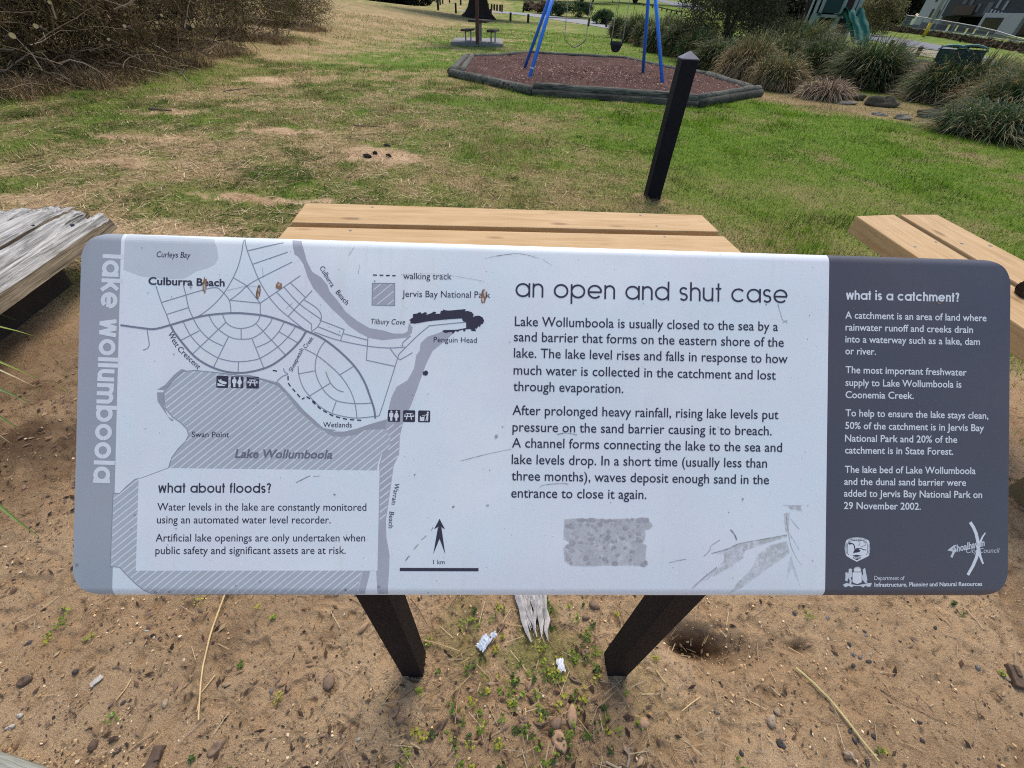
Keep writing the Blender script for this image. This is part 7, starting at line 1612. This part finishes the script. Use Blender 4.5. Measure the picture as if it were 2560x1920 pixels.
# stones one can tell apart
STM = [mat_plain('stone_dark', (.075, .066, .06), .8, .4, 50), mat_plain('stone_grey', (.20, .185, .165), .85, .3, 50), mat_plain('stone_tan', (.38, .29, .20), .85, .25, 50), mat_plain('stone_pale', (.46, .42, .34), .8, .2, 50)]
for i, (z, x, y, s, k, lab) in enumerate([(ZB1, 187, 410, .012, 0, 'black pointed stone at the far left of the sand'), (ZB1, 485, 590, .011, 0, 'black flat stone right of the pointed one'), (ZB1, 795, 788, .008, 0, 'round dark stone below the small straw stick'), (ZB1, 1370, 402, .007, 0, 'small black stone touching the long straw'), (ZB1, 68, 948, .014, 3, 'pale oval pebble at the lower left edge'), (ZB1, 130, 872, .010, 3, 'greyish pebble above the pale oval one'), (ZB1, 722, 865, .008, 3, 'grey green pebble in the lower left sand'), (ZB1, 945, 330, .009, 3, 'cream coloured pebble under the left of the sign'), (ZB1, 1745, 712, .008, 1, 'slate coloured pebble right of the long straw'), (ZB1, 1030, 375, .008, 0, 'bluish dark pebble left of the long straw'), (ZB1, 762, 1103, .006, 0, 'tiny black pebble near the bottom left'), (ZB1, 1062, 795, .014, 2, 'ring shaped tan pebble left of the straw foot'),
        (ZB3, 755, 815, .022, 2, 'large tan stone at the lower right'), (ZB3, 790, 760, .014, 2, 'small tan stone touching the large one'), (ZB3, 810, 945, .018, 0, 'black stone below the large tan stone'), (ZB3, 1208, 870, .011, 0, 'dark pebble above the greenish straw blade'), (ZB3, 1235, 925, .012, 0, 'dark pebble left of the greenish straw blade'), (ZB3, 1345, 900, .010, 0, 'dark pebble right of the greenish straw blade'), (ZB3, 1625, 925, .010, 0, 'maroon pebble far right of the straw blade'), (ZB3, 1205, 372, .009, 0, 'upper dark pebble of the cluster below the dark band'), (ZB3, 1222, 428, .009, 1, 'grey pebble of that cluster'), (ZB3, 1265, 445, .009, 1, 'second grey pebble of that cluster'), (ZB3, 1318, 470, .010, 0, 'purple dark pebble at the right of the cluster'), (ZB3, 1228, 492, .008, 0, 'lowest dark pebble of the cluster'), (ZB3, 1292, 298, .008, 0, 'dark pebble just above the cluster'), (ZB3, 1300, 322, .009, 1, 'grey pebble touching the one above the cluster'), (ZB3, 888, 195, .011, 0, 'dark pebble just under the sign right of the hole'), (ZB3, 1078, 220, .010, 1, 'grey blue pebble under the sign'), (ZB3, 1700, 275, .010, 0, 'dark oblong pebble at the right under the sign'), (ZB3, 1945, 505, .012, 1, 'grey violet stone at the far right'), (ZB3, 2112, 565, .013, 2, 'tan stone beside the bark piece at the right edge'), (ZB3, 460, 590, .007, 0, 'small dark pebble below the hole'), (ZB3, 1610, 820, .009, 0, 'small dark pebble at the right middle'), (ZB3, 1310, 1050, .010, 0, 'dark pebble at the bottom edge of the sand'), (ZB3, 1200, 1005, .016, 2, 'buried tan stone near the bottom'), (ZB3, 440, 760, .008, 1, 'grey pebble left of the large tan stone'), (ZB3, 582, 1000, .009, 0, 'dark pebble below left of the black stone'), (ZB3, 230, 375, .010, 2, 'sand clod at the left rim of the hole'), (ZB2, 1190, 430, .008, 0, 'dark smudge like stone below the packet'), (ZB2, 1275, 830, .007, 3, 'white pebble in the middle litter'), (ZB2, 250, 1022, .006, 3, 'tiny white shell bit at the lower left middle'), (ZB2, 2070, 1150, .010, 3, 'pale pebble near the bottom right of the middle')]):
    q = gp(z, x, y); R = random.Random(i); s *= .70; m = MB(); m.blob((q[0], q[1], q[2] + s * .12), (s * R.uniform(.85, 1.3), s * R.uniform(.6, .95), s * R.uniform(.45, .8)), 9, 6, i, .22, rot=R.uniform(0, 3)); tag(m.build('stone', STM[k], None, q, smooth=True), lab, 'stone', 'stones lying on the sand')
q = gp(ZB1, 1005, 1150); m = MB(); m.box((q[0], q[1], q[2] + .006), (.026, .05, .014), .1); m.box((q[0] + .006, q[1] + .01, q[2] + .014), (.012, .03, .008), .3); tag(m.build('wood_chip', PODM[2], None, q, bevel=.003), 'dark flat wood chip at the bottom left', 'wood chip', 'dark chips on the sand'); q = gp(ZB3, 2150, 560); m = MB(); m.box((q[0], q[1], q[2] + .008), (.028, .06, .018), -.35); m.box((q[0] + .008, q[1] + .012, q[2] + .018), (.012, .03, .01), -.35); tag(m.build('wood_chip', PODM[2], None, q, bevel=.003), 'dark bark chip at the right edge of the sand', 'wood chip', 'dark chips on the sand')
# low weeds, grit, and fine litter nobody could count
def near_pts(n, seed, dens):
    R = np.random.default_rng(seed); px = R.uniform(-250, 2700, n * 4); py = R.uniform(640, 2150, n * 4); v = np.stack([(px - CX) / F, (py - CY) / F, np.ones(len(px))], 1) @ ROT.T; k = v[:, 2] < -.05; v = v[k]; px = px[k]; py = py[k]; t = -CAMH / v[:, 2]; p = v * t[:, None]; x, y = p[:, 0], p[:, 1]
    d = R.random(len(x)) < dens(x, y); return x[d][:n], y[d][:n], R
x, y, R = near_pts(12500, 1, lambda x, y: np.clip(.25 + .9 * sm(.5, .7, fbm(x * 5, y * 5, 81, 3)), 0, 1) * (np.hypot(x, y) < 2.6))
def bits(name, x, y, R, smin, smax, asp, cols, label, cat, lift=.001, tilt=.35):
    n = len(x); th = R.uniform(0, 6.283, n); l = smin + (smax - smin) * R.random(n) ** 3; w = l * R.uniform(*asp, n); d = np.stack([np.cos(th), np.sin(th), R.normal(0, tilt, n)], 1) * l[:, None] / 2; s = np.stack([-np.sin(th), np.cos(th), R.normal(0, tilt, n)], 1) * w[:, None] / 2; p = np.stack([x, y, H(x, y) + lift + l * .15], 1)
    up = np.zeros((n, 3)); up[:, 2] = l * .22; v = np.stack([p - d, p - s, p + d, p + s, p + up], 1).reshape(-1, 3); b = np.arange(n)[:, None, None] * 5; f = (b + np.array([[0, 1, 4], [1, 2, 4], [2, 3, 4], [3, 0, 4]])[None]).reshape(-1, 3); c = np.array(cols)[R.integers(0, len(cols), n)] * R.uniform(.7, 1.25, (n, 1))
    return tag(npmesh(name, v, f, CHIP, np.repeat(c, 5, 0)), label, cat, kind='stuff')
bits('sand_grit', x, y, R, .0025, .011, (.5, 1.0), [lin(206, 172, 126), lin(176, 140, 100), lin(128, 104, 80), lin(90, 76, 64), lin(220, 200, 168), lin(150, 120, 90), lin(70, 60, 54)], 'coarse grit and crumbs of sand round the sign', 'grit')
x, y, R = near_pts(6000, 2, lambda x, y: np.clip(.06 + 1.0 * sm(.52, .68, fbm(x * 3.4, y * 3.4, 83, 4)) * (.25 + .75 * np.exp(-((x - .12) / .5) ** 2)) + .8 * gauss(x, y, -2.0, 1.25, .8, .8) + .7 * gauss(x, y, .1, .12, .3, .12) * fbm(x * 6, y * 6, 91, 3) + .5 * gauss(x, y, -.28, .46, .08, .06), 0, 1) * (np.hypot(x, y) < 2.6))
bits('bark_litter', x, y, R, .006, .030, (.15, .5), [lin(104, 80, 62), lin(78, 60, 48), lin(140, 112, 86), lin(168, 142, 112), lin(60, 48, 40), lin(120, 98, 84)], 'brown bark and leaf crumbs scattered over the sand', 'litter', .002, .25)
x, y, R = near_pts(1300, 3, lambda x, y: (.15 + .85 * np.exp(-((x - .12) / .45) ** 2)) * (np.hypot(x, y) < 2.2))
th = R.uniform(0, 6.283, len(x)); n = len(x); l = R.uniform(.02, .07, n); d = np.stack([np.cos(th), np.sin(th), np.zeros(n)], 1) * l[:, None] / 2; s = np.stack([-np.sin(th), np.cos(th), np.zeros(n)], 1) * (.0007 + .0006 * R.random((n, 1))); p = np.stack([x, y, H(x, y) + .005 + .006 * R.random(n)], 1)
tag(npmesh('thin_straw', np.stack([p - d - s, p - d + s, p + d + s, p + d - s], 1).reshape(-1, 3), np.arange(4 * n).reshape(n, 4), DRYLEAF, np.repeat(np.array(STRAW + GREYD[:2])[R.integers(0, 6, n)], 4, 0)), 'thin dry straw scraps strewn on the sand', 'straw', kind='stuff')
WA, WB, WC_ = G(1230, 1540), G(1440, 1545), G(1370, 1700)
x, y, R = near_pts(980, 4, lambda x, y: np.clip(1.6 * sm(.52, .64, fbm(x * 5.2 + 3, y * 5.2, 85, 3)) * np.exp(-((x - .10) / .26) ** 2) * (.35 + .65 * sm(.1, .35, y)) + .006 + .08 * sm(.64, .7, fbm(x * 6, y * 6, 87, 2)) + 1.4 * gauss(x, y, WA[0], WA[1], .06, .055) + 1.4 * gauss(x, y, WB[0], WB[1], .075, .07) + .5 * gauss(x, y, WC_[0], WC_[1], .05, .05), 0, 1) * (np.hypot(x, y) < 2.3) * (1 - .9 * gauss(x, y, .5, .38, .12, .06)))
WV, WC = [], []; WG = np.array([lin(112, 136, 44), lin(88, 112, 40), lin(140, 156, 60), lin(70, 92, 40), lin(168, 166, 60)])
for cx_, cy_ in zip(x, y):
    k = int(R.integers(6, 18)); rad = R.uniform(.006, .018); base = WG[R.integers(0, 5)]; a = R.uniform(0, 6.283, k); q = rad * np.sqrt(R.random(k)); px_ = cx_ + q * np.cos(a); py_ = cy_ + q * np.sin(a); z = H(px_, py_) + .003 + R.uniform(0, .014, k); sz2 = R.uniform(.0028, .0062, k); th = R.uniform(0, 6.283, k); tl = R.normal(0, .4, k); tl2 = R.normal(0, .4, k)
    d = np.stack([np.cos(th), np.sin(th), tl], 1) * sz2[:, None]; s = np.stack([-np.sin(th), np.cos(th), tl2], 1) * sz2[:, None] * .62; p = np.stack([px_, py_, z], 1); WV.append(np.stack([p - d, p - s, p + d, p + s], 1)); WC.append(np.repeat(base[None] * R.uniform(.7, 1.3, (k, 1)), 4, 0))
wv = np.concatenate(WV).reshape(-1, 3); tag(npmesh('low_weeds', wv, np.arange(len(wv)).reshape(-1, 4), LEAF, np.concatenate(WC)), 'tiny yellow green weeds spreading between the sign legs', 'weeds', kind='stuff')
# long strap leaves reaching in from the left
c = P(-210, 930, .0); tp = thing('strap_leaf_plant', 'long green strap leaves reaching in at the left picture edge', 'tussock', (c[0], c[1], float(H(c[0], c[1])))); SLF = mat_tint('strap_leaf', .5, .3, .2)
for i, (p0, p1, z1, wid, col) in enumerate([((-160, 810), (92, 842), .10, .008, lin(126, 140, 62)), ((-160, 860), (98, 948), .06, .007, lin(120, 132, 58)), ((-120, 900), (90, 968), .04, .004, lin(196, 186, 150)), ((-150, 985), (84, 1012), .08, .008, lin(88, 112, 58)), ((-150, 1050), (56, 1076), .08, .008, lin(92, 112, 56)), ((-140, 1395), (98, 1342), .03, .007, lin(98, 120, 56)), ((-150, 780), (40, 800), .14, .006, lin(110, 128, 60)), ((-150, 1080), (30, 1110), .03, .005, lin(170, 160, 120))]):
    a = np.array([c[0], c[1], float(H(c[0], c[1]))]) + np.array([.02 * i - .08, .015 * i, 0]); e = P(*p1, z1); e2 = P(*p0, z1 + .16); pts = []
    for k in range(13):
        t = k / 12; pts.append((1 - t) ** 2 * a + 2 * t * (1 - t) * (e2 * .5 + (a + e) / 4 + np.array([0, 0, .25])) + t * t * e)
    m = MB(); vs = []
    for k, p in enumerate(pts):
        d = pts[min(12, k + 1)] - pts[max(0, k - 1)]; s = np.cross(d, (0, 0, 1.0)); s /= np.linalg.norm(s); w2 = wid * 3.0 * (1 - (k / 12) ** 3) / 2 + .0005; p = np.array([p[0], p[1], max(p[2], float(H(p[0], p[1])) + .01)]); vs += [p - s * w2, p + np.array([0, 0, -.0015]), p + s * w2]
    m.add(vs, [q for k in range(12) for q in ((3 * k, 3 * k + 1, 3 * k + 4, 3 * k + 3), (3 * k + 1, 3 * k + 2, 3 * k + 5, 3 * k + 4))], 0, col); m.tint = [tuple(x_ * 1.25 for x_ in t_) for t_ in m.tint]; m.build('leaf', SLF, tp)
